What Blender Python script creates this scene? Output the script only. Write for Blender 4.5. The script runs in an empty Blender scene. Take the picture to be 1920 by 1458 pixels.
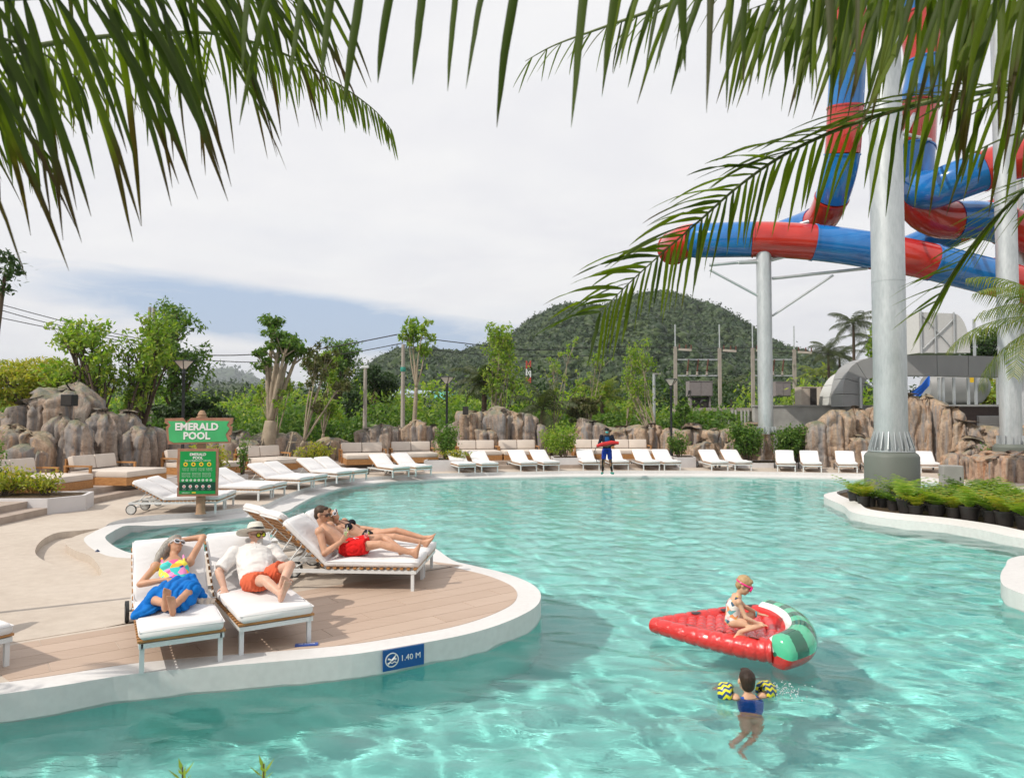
import bpy, bmesh, math, random
import numpy as np
from mathutils import Vector, Matrix, Quaternion, noise
from mathutils.geometry import tessellate_polygon
R = math.radians
rnd = random.Random(7)
S = bpy.context.scene
COL = S.collection

# ------------------------------------------------------------------ camera
EYE = Vector((0, 0, 2.3)); FPX = 1333.0; PITCH = math.atan(46 / 1333)
cam_data = bpy.data.cameras.new('camera'); cam = bpy.data.objects.new('camera', cam_data); COL.objects.link(cam)
cam.location = EYE; cam.rotation_euler = (R(90) + PITCH, 0, 0)
cam_data.sensor_width = 36; cam_data.lens = FPX / 1920 * 36
cam_data.clip_start = 0.05; cam_data.clip_end = 9000
cam_data.dof.use_dof = True; cam_data.dof.focus_distance = 9.0; cam_data.dof.aperture_fstop = 4.0
S.camera = cam
# ------------------------------------------------------------------ light
SUN_AZ = Vector((.87, .5)).normalized(); SUN_EL = R(45)
w = bpy.data.worlds.new('World'); S.world = w; w.use_nodes = True
def build_world():
    nt = w.node_tree; nt.nodes.clear(); N = nt.nodes.new; L = nt.links.new
    out = N('ShaderNodeOutputWorld'); bg = N('ShaderNodeBackground'); L(bg.outputs[0], out.inputs[0])
    sky = N('ShaderNodeTexSky'); sky.sky_type = 'NISHITA'; sky.sun_disc = False
    sky.sun_elevation = SUN_EL; sky.sun_rotation = math.atan2(-SUN_AZ.x, -SUN_AZ.y)
    sky.air_density = 1.3; sky.dust_density = 2.5
    tc = N('ShaderNodeTexCoord'); sep = N('ShaderNodeSeparateXYZ'); L(tc.outputs['Generated'], sep.inputs[0])
    def M(op, a, b=None, c=None, clamp=False):
        n = N('ShaderNodeMath'); n.operation = op; n.use_clamp = clamp
        for i, v in enumerate((a, b, c)):
            if v is None: continue
            if isinstance(v, (int, float)): n.inputs[i].default_value = v
            else: L(v, n.inputs[i])
        return n.outputs[0]
    z = M('MAXIMUM', sep.outputs[2], 0.0); zz = M('ADD', z, 0.10)
    comb = N('ShaderNodeCombineXYZ'); L(M('DIVIDE', sep.outputs[0], zz), comb.inputs[0]); L(M('DIVIDE', sep.outputs[1], zz), comb.inputs[1])
    def noi(scale, det, dist=0, vec=comb.outputs[0], ro=.55, loc=(0, 0, 0), sc=(1, 1, 1)):
        mp = N('ShaderNodeMapping'); L(vec, mp.inputs[0]); mp.inputs['Location'].default_value = loc; mp.inputs['Scale'].default_value = sc
        n = N('ShaderNodeTexNoise'); L(mp.outputs[0], n.inputs['Vector']); n.inputs['Scale'].default_value = scale
        n.inputs['Detail'].default_value = det; n.inputs['Distortion'].default_value = dist; n.inputs['Roughness'].default_value = ro
        return n.outputs['Fac']
    n1 = noi(.55, 5, .6, loc=(3.1, 1.2, 0), sc=(.8, 1, 1)); n2 = noi(1.6, 6, .3, loc=(7, 3, 0))
    # cover: nearly closed cloud, opening in a low band left of the hill
    azv = N('ShaderNodeMath'); azv.operation = 'ARCTAN2'; L(sep.outputs[0], azv.inputs[0]); L(sep.outputs[1], azv.inputs[1])
    gap_az = M('POWER', 2.718, M('MULTIPLY', -1.0, M('POWER', M('DIVIDE', M('ADD', azv.outputs[0], .27), .30), 2.0)))
    zc = M('ADD', .122, M('MULTIPLY', M('ADD', azv.outputs[0], .27), -.10))
    gap_z = M('POWER', 2.718, M('MULTIPLY', -1.0, M('POWER', M('ABSOLUTE', M('DIVIDE', M('SUBTRACT', sep.outputs[2], zc), .036)), 2.6)))
    gap = M('MULTIPLY', gap_az, gap_z)
    n3 = noi(9.0, 6, .8, vec=tc.outputs['Generated'], sc=(1, 1, 4.5), loc=(.3, .1, .2))
    gapn = M('MULTIPLY', gap, M('ADD', .25, M('MULTIPLY', n3, 1.6)))
    open_ = M('SUBTRACT', M('MULTIPLY', gapn, 2.2), .42, clamp=True)
    open2 = M('MULTIPLY', M('SUBTRACT', M('MULTIPLY', M('SUBTRACT', n1, .55), 4.0), 0.0, clamp=True), .22)
    openf = M('MAXIMUM', M('MULTIPLY', open_, .95), open2)
    cover = M('SUBTRACT', 1.0, openf, clamp=True)
    cr = N('ShaderNodeValToRGB'); L(M('ADD', M('MULTIPLY', n2, .5), M('MULTIPLY', n1, .5)), cr.inputs[0])
    cr.color_ramp.elements[0].position = .36; cr.color_ramp.elements[0].color = (.84, .84, .88, 1)
    cr.color_ramp.elements[1].position = .58; cr.color_ramp.elements[1].color = (.95, .945, .95, 1)
    vs = N('ShaderNodeVectorMath'); vs.operation = 'SCALE'; L(sky.outputs[0], vs.inputs[0]); vs.inputs['Scale'].default_value = .105
    # thin high veil whitens the blue a little
    veil = N('ShaderNodeMix'); veil.data_type = 'RGBA'; veil.inputs['Factor'].default_value = .85
    L(vs.outputs[0], veil.inputs['A']); veil.inputs['B'].default_value = (.46, .60, .82, 1)
    mx = N('ShaderNodeMix'); mx.data_type = 'RGBA'; L(cover, mx.inputs['Factor']); L(veil.outputs['Result'], mx.inputs['A']); L(cr.outputs[0], mx.inputs['B'])
    # below the horizon the sky stays a plain hazy tone
    L(mx.outputs['Result'], bg.inputs[0]); bg.inputs[1].default_value = 1.0
build_world()
sun_d = bpy.data.lights.new('sun', 'SUN'); sun = bpy.data.objects.new('sun', sun_d); COL.objects.link(sun)
sun_d.energy = 3.6; sun_d.angle = R(.5); sun_d.color = (1, .93, .83)
sun.rotation_euler = Vector((SUN_AZ.x * math.cos(SUN_EL), SUN_AZ.y * math.cos(SUN_EL), -math.sin(SUN_EL))).to_track_quat('-Z', 'Y').to_euler()
sun_d.cycles.is_caustics_light = True
vs_ = S.view_settings; vs_.view_transform = 'Standard'; vs_.look = 'None'; vs_.gamma = 1; vs_.exposure = 0; vs_.use_curve_mapping = False
cy = S.cycles; cy.use_denoising = True; cy.denoiser = 'OPENIMAGEDENOISE'; cy.max_bounces = 8; cy.diffuse_bounces = 3; cy.glossy_bounces = 4
cy.transmission_bounces = 6; cy.transparent_max_bounces = 12; cy.volume_bounces = 0; cy.caustics_refractive = True; cy.caustics_reflective = False
cy.sample_clamp_indirect = 6; cy.blur_glossy = .3

# ------------------------------------------------------------------ helpers
ct, st = math.cos(PITCH), math.sin(PITCH)
def ray(px, py):
    a = (px - 960) / FPX; b = -(py - 729) / FPX
    return Vector((a, ct - b * st, st + b * ct))
def G(px, py, z=0.0):
    d = ray(px, py); t = (z - EYE.z) / d.z
    return EYE + d * t
def P(px, py, Y):
    d = ray(px, py); return EYE + d * (Y / d.y)
def link(o, parent=None):
    COL.objects.link(o)
    if parent is not None: o.parent = parent
    return o
def tag(o, label=None, cat=None, group=None, kind=None):
    if label: o['label'] = label
    if cat: o['category'] = cat
    if group: o['group'] = group
    if kind: o['kind'] = kind
    return o
def empty(name, loc=(0, 0, 0), rz=0.0, label=None, cat=None, group=None):
    o = bpy.data.objects.new(name, None); COL.objects.link(o); o.location = loc; o.rotation_euler = (0, 0, rz); o.empty_display_size = .1
    return tag(o, label, cat, group)
def copy_tree(o, parent=None):
    c = o.copy(); COL.objects.link(c); c.parent = parent
    for ch in o.children: copy_tree(ch, c)
    return c
class MB:
    """collects faces, builds one mesh object"""
    def __init__(s): s.v = []; s.f = []; s.mi = []; s.m = 0
    def add(s, vs, fs, M=None):
        n = len(s.v); s.v += [tuple(M @ Vector(v)) if M else tuple(v) for v in vs]
        s.f += [tuple(i + n for i in f) for f in fs]; s.mi += [s.m] * len(fs)
        return s
    def box(s, x0, x1, y0, y1, z0, z1, M=None, bev=0.0):
        if bev:
            bm = bmesh.new(); bmesh.ops.create_cube(bm, size=1)
            for v in bm.verts: v.co = Vector((x0 + (v.co.x + .5) * (x1 - x0), y0 + (v.co.y + .5) * (y1 - y0), z0 + (v.co.z + .5) * (z1 - z0)))
            bmesh.ops.bevel(bm, geom=bm.edges[:], offset=bev, segments=2, profile=.6, affect='EDGES')
            s.bm(bm, M); return s
        return s.add([(x0, y0, z0), (x1, y0, z0), (x1, y1, z0), (x0, y1, z0), (x0, y0, z1), (x1, y0, z1), (x1, y1, z1), (x0, y1, z1)],
                     [(0, 3, 2, 1), (4, 5, 6, 7), (0, 1, 5, 4), (1, 2, 6, 5), (2, 3, 7, 6), (3, 0, 4, 7)], M)
    def bm(s, bm, M=None):
        bm.verts.index_update(); s.add([v.co[:] for v in bm.verts], [[v.index for v in f.verts] for f in bm.faces], M); bm.free(); return s
    def tube(s, pts, rad, n=8, cap=True, M=None, closed=False, flat=1.0):
        pts = [Vector(p) for p in pts]; rads = rad if isinstance(rad, (list, tuple)) else [rad] * len(pts)
        k = len(pts); vs = []; up = None
        for i, p in enumerate(pts):
            if closed: d = pts[(i + 1) % k] - pts[i - 1]
            else: d = pts[min(i + 1, k - 1)] - pts[max(i - 1, 0)]
            d.normalize()
            if up is None: up = Vector((0, 0, 1)) if abs(d.z) < .95 else Vector((1, 0, 0))
            a = d.cross(up)
            if a.length < 1e-5: a = d.orthogonal()
            a.normalize(); b = a.cross(d).normalized(); up = b
            for j in range(n):
                t = 2 * math.pi * j / n; vs.append(p + (a * math.cos(t) + b * math.sin(t) * flat) * rads[i])
        fs = []
        for i in range(k if closed else k - 1):
            i2 = (i + 1) % k
            for j in range(n):
                j2 = (j + 1) % n; fs.append((i * n + j, i * n + j2, i2 * n + j2, i2 * n + j))
        if cap and not closed:
            fs.append(tuple(range(n))[::-1]); fs.append(tuple((k - 1) * n + j for j in range(n)))
        return s.add(vs, fs, M)
    def lathe(s, prof, n=16, M=None, cap=True):
        vs = []; fs = []
        for r, z in prof:
            for j in range(n): vs.append((r * math.cos(2 * math.pi * j / n), r * math.sin(2 * math.pi * j / n), z))
        for i in range(len(prof) - 1):
            for j in range(n): j2 = (j + 1) % n; fs.append((i * n + j, i * n + j2, (i + 1) * n + j2, (i + 1) * n + j))
        if cap: fs.append(tuple(range(n))[::-1]); fs.append(tuple((len(prof) - 1) * n + j for j in range(n)))
        return s.add(vs, fs, M)
    def prism(s, poly, z0, z1, M=None):
        n = len(poly); vs = [(x, y, z0) for x, y in poly] + [(x, y, z1) for x, y in poly]
        fs = [(i, (i + 1) % n, n + (i + 1) % n, n + i) for i in range(n)]
        tri = tessellate_polygon([[Vector((x, y, 0)) for x, y in poly]])
        for t in tri: fs.append(tuple(n + i for i in t)); fs.append(tuple(i for i in t[::-1]))
        return s.add(vs, fs, M)
    def build(s, name, mat, parent=None, smooth=False, label=None, cat=None, group=None, kind=None, fix=True):
        me = bpy.data.meshes.new(name); me.from_pydata(s.v, [], s.f)
        if isinstance(mat, (list, tuple)):
            for m_ in mat: me.materials.append(m_)
            me.polygons.foreach_set('material_index', s.mi)
        elif mat: me.materials.append(mat)
        if fix:
            bm = bmesh.new(); bm.from_mesh(me); bmesh.ops.recalc_face_normals(bm, faces=bm.faces[:]); bm.to_mesh(me); bm.free()
        if smooth: me.shade_smooth()
        if smooth == 'auto':
            me.set_sharp_from_angle(angle=R(35))
        me.update()
        o = bpy.data.objects.new(name, me); link(o, parent); return tag(o, label, cat, group, kind)
def catmull(pts, per=6, closed=True):
    pts = [Vector(p) for p in pts]; n = len(pts); out = []
    rng = range(n) if closed else range(n - 1)
    for i in rng:
        if closed: p0, p1, p2, p3 = pts[i - 1], pts[i], pts[(i + 1) % n], pts[(i + 2) % n]
        else: p0, p1, p2, p3 = pts[max(i - 1, 0)], pts[i], pts[i + 1], pts[min(i + 2, n - 1)]
        for k in range(per):
            t = k / per
            out.append(.5 * ((2 * p1) + (-p0 + p2) * t + (2 * p0 - 5 * p1 + 4 * p2 - p3) * t * t + (-p0 + 3 * p1 - 3 * p2 + p3) * t ** 3))
    if not closed: out.append(pts[-1])
    return out
# ------------------------------------------------------------------ materials
class NT:
    def __init__(s, name, **kw):
        s.m = bpy.data.materials.new(name); s.m.use_nodes = True; s.t = s.m.node_tree; s.t.nodes.clear()
        s.out = s.t.nodes.new('ShaderNodeOutputMaterial'); s.b = s.t.nodes.new('ShaderNodeBsdfPrincipled'); s.t.links.new(s.b.outputs[0], s.out.inputs[0])
        s.b.inputs['Roughness'].default_value = kw.get('rough', .6); s.b.inputs['Metallic'].default_value = kw.get('metal', 0)
        s.b.inputs['Specular IOR Level'].default_value = kw.get('spec', .4)
        if 'col' in kw: s.b.inputs['Base Color'].default_value = (*kw['col'], 1)
    def N(s, t, **kw):
        n = s.t.nodes.new(t)
        for k, v in kw.items(): setattr(n, k, v)
        return n
    def L(s, a, b): s.t.links.new(a, b)
    def coord(s, kind='Object', sc=(1, 1, 1), rot=(0, 0, 0)):
        tc = s.N('ShaderNodeTexCoord'); mp = s.N('ShaderNodeMapping'); s.L(tc.outputs[kind], mp.inputs[0])
        mp.inputs['Scale'].default_value = sc; mp.inputs['Rotation'].default_value = rot; return mp.outputs[0]
    def noise(s, scale, det=4, vec=None, rough=.5, dist=0):
        n = s.N('ShaderNodeTexNoise'); n.inputs['Scale'].default_value = scale; n.inputs['Detail'].default_value = det
        n.inputs['Roughness'].default_value = rough; n.inputs['Distortion'].default_value = dist
        s.L(vec if vec is not None else s.coord(), n.inputs['Vector']); return n.outputs['Fac']
    def ramp(s, fac, stops, const=False):
        r = s.N('ShaderNodeValToRGB'); s.L(fac, r.inputs[0]); e = r.color_ramp.elements
        if const: r.color_ramp.interpolation = 'CONSTANT'
        while len(e) < len(stops): e.new(.5)
        for i, (p, c) in enumerate(stops): e[i].position = p; e[i].color = (*c, 1)
        return r.outputs[0]
    def mix(s, f, a, b, mode='MIX'):
        n = s.N('ShaderNodeMix'); n.data_type = 'RGBA'; n.blend_type = mode
        for k, v in (('Factor', f), ('A', a), ('B', b)):
            i = n.inputs[k] if k != 'Factor' else n.inputs[0]
            if k == 'A': i = n.inputs[6]
            if k == 'B': i = n.inputs[7]
            if isinstance(v, (int, float)): i.default_value = v
            elif isinstance(v, tuple): i.default_value = (*v, 1)
            else: s.L(v, i)
        return n.outputs[2]
    def math(s, op, a, b=0, clamp=False):
        n = s.N('ShaderNodeMath', operation=op, use_clamp=clamp)
        for i, v in enumerate((a, b)):
            if isinstance(v, (int, float)): n.inputs[i].default_value = v
            else: s.L(v, n.inputs[i])
        return n.outputs[0]
    def bump(s, h, strength=.3, dist=.02, prev=None):
        n = s.N('ShaderNodeBump'); n.inputs['Strength'].default_value = strength; n.inputs['Distance'].default_value = dist
        s.L(h, n.inputs['Height'])
        if prev is not None: s.L(prev, n.inputs['Normal'])
        s.L(n.outputs[0], s.b.inputs['Normal']); return n.outputs[0]
    def color(s, c):
        if isinstance(c, tuple): s.b.inputs['Base Color'].default_value = (*c, 1)
        else: s.L(c, s.b.inputs['Base Color'])
    def set(s, k, v): s.b.inputs[k].default_value = v
def simple(name, col, rough=.5, metal=0, spec=.4, var=.12, scale=8, bump=0.0, bscale=40):
    n = NT(name, rough=rough, metal=metal, spec=spec)
    f = n.noise(scale, 4)
    n.color(n.ramp(f, [(.3, tuple(c * (1 - var) for c in col)), (.7, tuple(min(1, c * (1 + var)) for c in col))]))
    if bump: n.bump(n.noise(bscale, 3), bump, .01)
    return n.m
# ------------------------------------------------------------------ pool, deck, water
WZ = -0.22
def g2(px, py, z=0.0): p = G(px, py, z); return (p.x, p.y)
# wall line of the pool: point, coping width, coping height
NEAR, FAR = (.30, 0.0), (.55, -.12)
pool_ctrl = []
def pc(pts, kind):
    for p in pts: pool_ctrl.append((*p, *kind))
pc([(-6.6, 4.9)], NEAR)
pc([g2(0, 1301), g2(241, 1264), g2(400, 1249), g2(500, 1241), g2(660, 1226), g2(790, 1205), g2(880, 1187), g2(950, 1165), g2(1000, 1140), g2(1014, 1120), g2(1008, 1103), g2(985, 1088), g2(940, 1072), g2(880, 1058)], NEAR)
pc([(-.95, 11.3), (-1.5, 12.6), (-2.5, 13.75), (-3.5, 13.95), (-4.4, 13.3), (-5.1, 12.0), (-6.0, 11.75), (-6.6, 12.1), (-7.5, 13.2), (-7.78, 13.9), (-7.95, 14.6)], (.34, 0.0))
pc([(-8.05, 15.25)], (.45, -.06))
pc([g2(293, 990, WZ), g2(370, 984, WZ), g2(440, 977, WZ), g2(500, 969, WZ), g2(539, 961, WZ), g2(558, 950, WZ), g2(589, 934, WZ), g2(621, 923, WZ), g2(652, 915, WZ), g2(716, 907, WZ), g2(779, 903, WZ),
    g2(880, 899, WZ), g2(1009, 896.6, WZ), g2(1100, 895, WZ), g2(1300, 895, WZ), g2(1440, 897, WZ), g2(1623, 901, WZ), g2(1715, 906, WZ)], FAR)
pc([g2(1780, 917, WZ), g2(1850, 924, WZ), g2(1920, 931, WZ), (18, 21.2), (21, 18), (20, 14), (15, 12.6), (11, 12.2), g2(1925, 1040), g2(1884, 1062), g2(1877, 1090), g2(1905, 1108), (6.55, 8.4), (6.4, 6), (5.0, 4.1), (0, 3.6), (-5.5, 3.5)], NEAR)
PER = 6
ctrl = catmull([Vector((a, b, 0)) for a, b, c, d in pool_ctrl], PER)
wz = catmull([Vector((c, d, 0)) for a, b, c, d in pool_ctrl], PER)
area = sum(ctrl[i].x * ctrl[(i + 1) % len(ctrl)].y - ctrl[(i + 1) % len(ctrl)].x * ctrl[i].y for i in range(len(ctrl)))
nP = len(ctrl); poolB = ctrl; poolD = []; poolZ = []
for i in range(nP):
    d = (ctrl[(i + 1) % nP] - ctrl[i - 1]).normalized(); nrm = Vector((d.y, -d.x, 0)) * (1 if area > 0 else -1)
    wd = min(max(wz[i].x, .2), .6); poolD.append(ctrl[i] + nrm * wd); poolZ.append(min(wz[i].y, 0))
def inside(x, y, poly):
    c = False; n = len(poly)
    for i in range(n):
        a = poly[i]; b = poly[i - 1]
        if (a.y > y) != (b.y > y) and x < (b.x - a.x) * (y - a.y) / (b.y - a.y) + a.x: c = not c
    return c

# materials of the setting
m = NT('cast_deck', rough=.75, spec=.3); v = m.coord('Object')
f1 = m.noise(.35, 5, v, .6); f2 = m.noise(5, 6, v, .7); f3 = m.noise(60, 2, v)
c = m.ramp(f1, [(.3, (.42, .35, .29)), (.5, (.50, .43, .36)), (.7, (.57, .50, .43))])
c = m.mix(.35, c, m.ramp(f2, [(.3, (.39, .33, .275)), (.65, (.62, .55, .475))]))
br = m.N('ShaderNodeTexBrick'); m.L(m.coord('Object', (1, 1, 1), (0, 0, .35)), br.inputs['Vector'])
for k, val in (('Scale', 1), ('Mortar Size', .006), ('Brick Width', 3.2), ('Row Height', 3.2), ('Mortar Smooth', .2)): br.inputs[k].default_value = val
br.offset = 0
c = m.mix(m.math('MULTIPLY', br.outputs['Fac'], .28), c, (.33, .26, .21)); m.color(c)
m.bump(m.math('SUBTRACT', f3, br.outputs['Fac']), .25, .01); M_DECK = m.m
m = NT('plank_tiles', rough=.55, spec=.35)
def plank_mat(m):
    v = m.coord('Object', (1, 1, 1), (0, 0, R(-38)))
    oi = m.N('ShaderNodeObjectInfo')
    g = m.noise(1, 5, m.coord('Object', (1.6, 26, 1), (0, 0, R(-38))), .65); g2_ = m.noise(.8, 4, v)
    c = m.ramp(g, [(.25, (.38, .275, .205)), (.5, (.47, .35, .27)), (.75, (.56, .44, .35))])
    c = m.mix(.3, c, m.ramp(g2_, [(.35, (.35, .25, .19)), (.65, (.54, .42, .35))]))
    c = m.mix(.5, c, m.ramp(oi.outputs['Random'], [(0, (.42, .31, .235)), (1, (.53, .41, .325))])); m.color(c)
    m.bump(g, .2, .004)
plank_mat(m); M_PLANK = m.m
m = NT('coping_paint', rough=.55, spec=.35); f = m.noise(.8, 5, None, .65); f2 = m.noise(14, 4)
c = m.ramp(f, [(.3, (.60, .585, .57)), (.7, (.68, .665, .65))]); c = m.mix(.15, c, m.ramp(f2, [(.35, (.5, .49, .48)), (.6, (.74, .73, .72))])); m.color(c)
m.bump(f2, .05, .01); M_COPE = m.m
M_STEP = simple('step_stone', (.37, .30, .25), .7, var=.14, scale=3, bump=.2)
m = NT('pool_plaster', rough=.7, spec=.2); f = m.noise(.5, 4); f2 = m.noise(25, 3)
c = m.ramp(f, [(.3, (.195, .61, .56)), (.7, (.27, .70, .65))]); c = m.mix(.12, c, m.ramp(f2, [(.4, (.12, .45, .40)), (.6, (.25, .75, .68))])); m.color(c); M_BASIN = m.m
m = NT('water', rough=0.0); m.color((.93, 1, .985)); m.set('Transmission Weight', 1); m.set('IOR', 1.33)
f = m.noise(1, 3, m.coord('Object', (1, 1.4, 1)), .5, .3)
m.b.inputs['Roughness'].default_value = .02
wv = m.noise(4.5, 4, m.coord('Object', (.8, 1.7, 1)), .60, .8); w2 = m.noise(14, 3, m.coord('Object', (.7, 1.6, 1)), .55, .6); m.bump(m.math('ADD', wv, m.math('MULTIPLY', w2, .16)), .26, .030); M_WATER = m.m
m = NT('soil', rough=.95, spec=.1); f = m.noise(6, 6, None, .7); m.color(m.ramp(f, [(.35, (.05, .035, .022)), (.65, (.12, .085, .055))])); m.bump(f, .6, .05); M_SOIL = m.m
m = NT('grassland', rough=.95, spec=.1); f = m.noise(.15, 6, None, .7); m.color(m.ramp(f, [(.3, (.02, .045, .012)), (.5, (.045, .08, .02)), (.7, (.10, .12, .04))])); M_LAND = m.m

# deck sheet with the pool and the foot-bath pit cut out
pit = catmull([Vector((*g2(*q), 0)) for q in [(66, 1030), (80, 1011), (108, 998), (150, 994), (187, 991)]] + [Vector(q) for q in [(-8.22, 13.5, 0), (-7.95, 12.75, 0), (-7.35, 12.05, 0), (-6.75, 11.5, 0)]] + [Vector((*g2(*q), 0)) for q in [(190, 1077), (140, 1073), (105, 1060), (74, 1045)]], 5)
def sheet(name, loops, z, mat, kind='structure', parent=None):
    vs = [v for l in loops for v in l]
    tri = tessellate_polygon([[Vector((v.x, v.y, 0)) for v in l] for l in loops])
    b = MB(); b.add([(v.x, v.y, z) for v in vs], [t for t in tri if len(set(t)) == 3]); o = b.build(name, mat, parent, kind=kind)
    me = o.data
    if sum(p.normal.z for p in me.polygons) < 0: me.flip_normals()
    return o
outer = [Vector(p) for p in [(-16, 2.2, 0), (26, 2.2, 0), (26, 34, 0), (-16, 34, 0)]]
sheet('deck', [outer, poolD, pit], 0, M_DECK)
b = MB()
for i in range(nP):
    j = (i + 1) % nP; a0, a1 = poolD[i], poolD[j]; b0, b1 = poolB[i], poolB[j]; z0, z1 = poolZ[i], poolZ[j]
    n = len(b.v)
    b.v += [(a0.x, a0.y, 0), (a1.x, a1.y, 0), (a0.x, a0.y, z0), (a1.x, a1.y, z1), (b0.x, b0.y, z0 * 1.35), (b1.x, b1.y, z1 * 1.35), (b0.x, b0.y, -1.9), (b1.x, b1.y, -1.9)]
    if min(z0, z1) < -.0005: b.f.append((n, n + 1, n + 3, n + 2)); b.mi.append(0)
    b.f.append((n + 2, n + 3, n + 5, n + 4)); b.mi.append(0)
    # painted rim above the water, turquoise plaster from the waterline down
    zc = -.27
    k = len(b.v); b.v += [(b0.x, b0.y, zc), (b1.x, b1.y, zc)]
    b.f += [(n + 4, n + 5, k + 1, k), (k, k + 1, n + 7, n + 6)]; b.mi += [0, 1]
cope = b.build('pool_coping', [M_COPE, M_BASIN], kind='structure')
# pit: rim walls and floor
b = MB(); k = len(pit)
for i in range(k):
    a0, a1 = pit[i], pit[(i + 1) % k]; b.add([(a0.x, a0.y, .0), (a1.x, a1.y, .0), (a1.x, a1.y, -.14), (a0.x, a0.y, -.14)], [(0, 1, 2, 3)])
b.build('sunken_basin_wall', M_DECK, kind='structure')
sheet('sunken_basin_floor', [pit], -.13, M_DECK)
# pool floor, a bowl sloping up to the far beach
xs = np.linspace(-10, 22, 65); ys = np.linspace(2.8, 29.5, 55)
def depth(x, y):
    d = -1.36 + .60 * min(1, max(0, (y - 12) / 14)) ** 1.2
    lobe = max(0, min(1, (-4.6 - x) / 1.5)) * (1 if 10 < y < 17.6 else 0)
    return d * (1 - lobe) + -.62 * lobe
b = MB(); vs = [(x, y, depth(x, y)) for y in ys for x in xs]
fs = [(j * 65 + i, j * 65 + i + 1, (j + 1) * 65 + i + 1, (j + 1) * 65 + i) for j in range(54) for i in range(64)]
b.add(vs, fs); floor_o = b.build('pool_floor', M_BASIN, kind='structure', smooth=True)
# underwater steps of the shallow lobe
for k in range(4):
    x = -7.7 + k * .55; b = MB(); b.box(x, x + .32, 12.2, 16.2, -.65, -.34 - .06 * k); b.build('underwater_step', M_BASIN, kind='structure')
# rippled water sheet
def wave_h(X, Y):
    h = np.zeros_like(X); rg = np.random.RandomState(4)
    for k in range(34):
        lam = .26 * 1.17 ** rg.uniform(0, 12); th = rg.uniform(-1.1, 1.1) + 1.2 + (math.pi if rg.rand() < .3 else 0); kk = 2 * math.pi / lam; ph = rg.uniform(0, 6.28)
        h += .0013 * lam ** .62 * (1.4 if lam < .75 else .85) * np.sin(kk * (X * np.cos(th) + Y * np.sin(th)) + ph + 1.3 * np.sin(X * .9 + Y * .6 + ph) + .8 * np.sin(X * .33 - Y * .8))
    return h
ny = []; y = 3.2
while y < 29.4: ny.append(y); y += .03 + max(0, y - 6) * .0085
nx = int(33 / .05); X, Y = np.meshgrid(np.linspace(-10, 22, nx), np.array(ny)); H = wave_h(X, Y) * 1.75
# rings around the swimmer
RX, RY = G(1395, 1300, WZ).x, G(1395, 1300, WZ).y
rr = np.hypot(X - RX, (Y - RY)); H += .012 * np.exp(-rr * 1.3) * np.sin(rr * 13)
co = np.stack([X, Y, WZ + H], -1).reshape(-1, 3); nyy = len(ny)
idx = np.arange(nx * nyy).reshape(nyy, nx); q = np.stack([idx[:-1, :-1], idx[:-1, 1:], idx[1:, 1:], idx[1:, :-1]], -1).reshape(-1, 4)
def np_mesh(name, co, q, mat, smooth=True):
    me = bpy.data.meshes.new(name); me.vertices.add(len(co)); me.vertices.foreach_set('co', co.astype(np.float32).ravel())
    k = q.shape[1]; me.loops.add(q.size); me.loops.foreach_set('vertex_index', q.astype(np.int32).ravel()); me.polygons.add(len(q))
    me.polygons.foreach_set('loop_start', np.arange(0, q.size, k, dtype=np.int32)); me.update(calc_edges=True); me.materials.append(mat)
    if smooth: me.shade_smooth()
    return me
# keep only cells near the pool
cx = co[q[:, 0]]; keep = np.array([True] * len(q))
me = np_mesh('pool_water', co, q[keep], M_WATER); water = link(bpy.data.objects.new('pool_water', me)); tag(water, kind='structure')
water.cycles.is_caustics_caster = True; floor_o.cycles.is_caustics_receiver = True; cope.cycles.is_caustics_receiver = True
# terrain out to the horizon
b = MB(); o4 = outer; big = [Vector(p) for p in [(-2600, -200, 0), (2600, -200, 0), (2600, 3900, 0), (-2600, 3900, 0)]]
sheet('ground', [big, [v.copy() for v in outer]], -.02, M_LAND)
# ------------------------------------------------------------------ terraces
def offs(pl, d):
    out = []
    for i, p in enumerate(pl):
        t = (pl[min(i + 1, len(pl) - 1)] - pl[max(i - 1, 0)]).normalized(); out.append(p + Vector((-t.y, t.x, 0)) * d)
    return out
edge1 = catmull([Vector((*q, 0)) for q in [(-10.3, 9), (-10.5, 13), (-10.6, 16.3), (-10.6, 20.2), (-10.0, 22.4), (-8.7, 24.8), (-6.8, 27.2), (-4.5, 28.6), (-2, 29.2), (.1, 29.6), (3, 30.0), (5.6, 30.3), (8.2, 30.6)]], 6, closed=False)
edge2 = offs(edge1, .45)
def terrace(name, e, z, z_low):
    back = [Vector((8.4, 37, 0)), Vector((-16, 37, 0)), Vector((-16, 9, 0))]
    o = sheet(name, [e + back], z, M_STEP)
    b = MB()
    for i in range(len(e) - 1):
        a, c = e[i], e[i + 1]; b.add([(a.x, a.y, z_low), (c.x, c.y, z_low), (c.x, c.y, z), (a.x, a.y, z)], [(0, 1, 2, 3)])
    b.build('step_riser', M_STEP, kind='structure'); return o
terrace('lower_step', edge1, .15, 0.0); terrace('upper_terrace', edge2, .30, .15)

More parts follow.
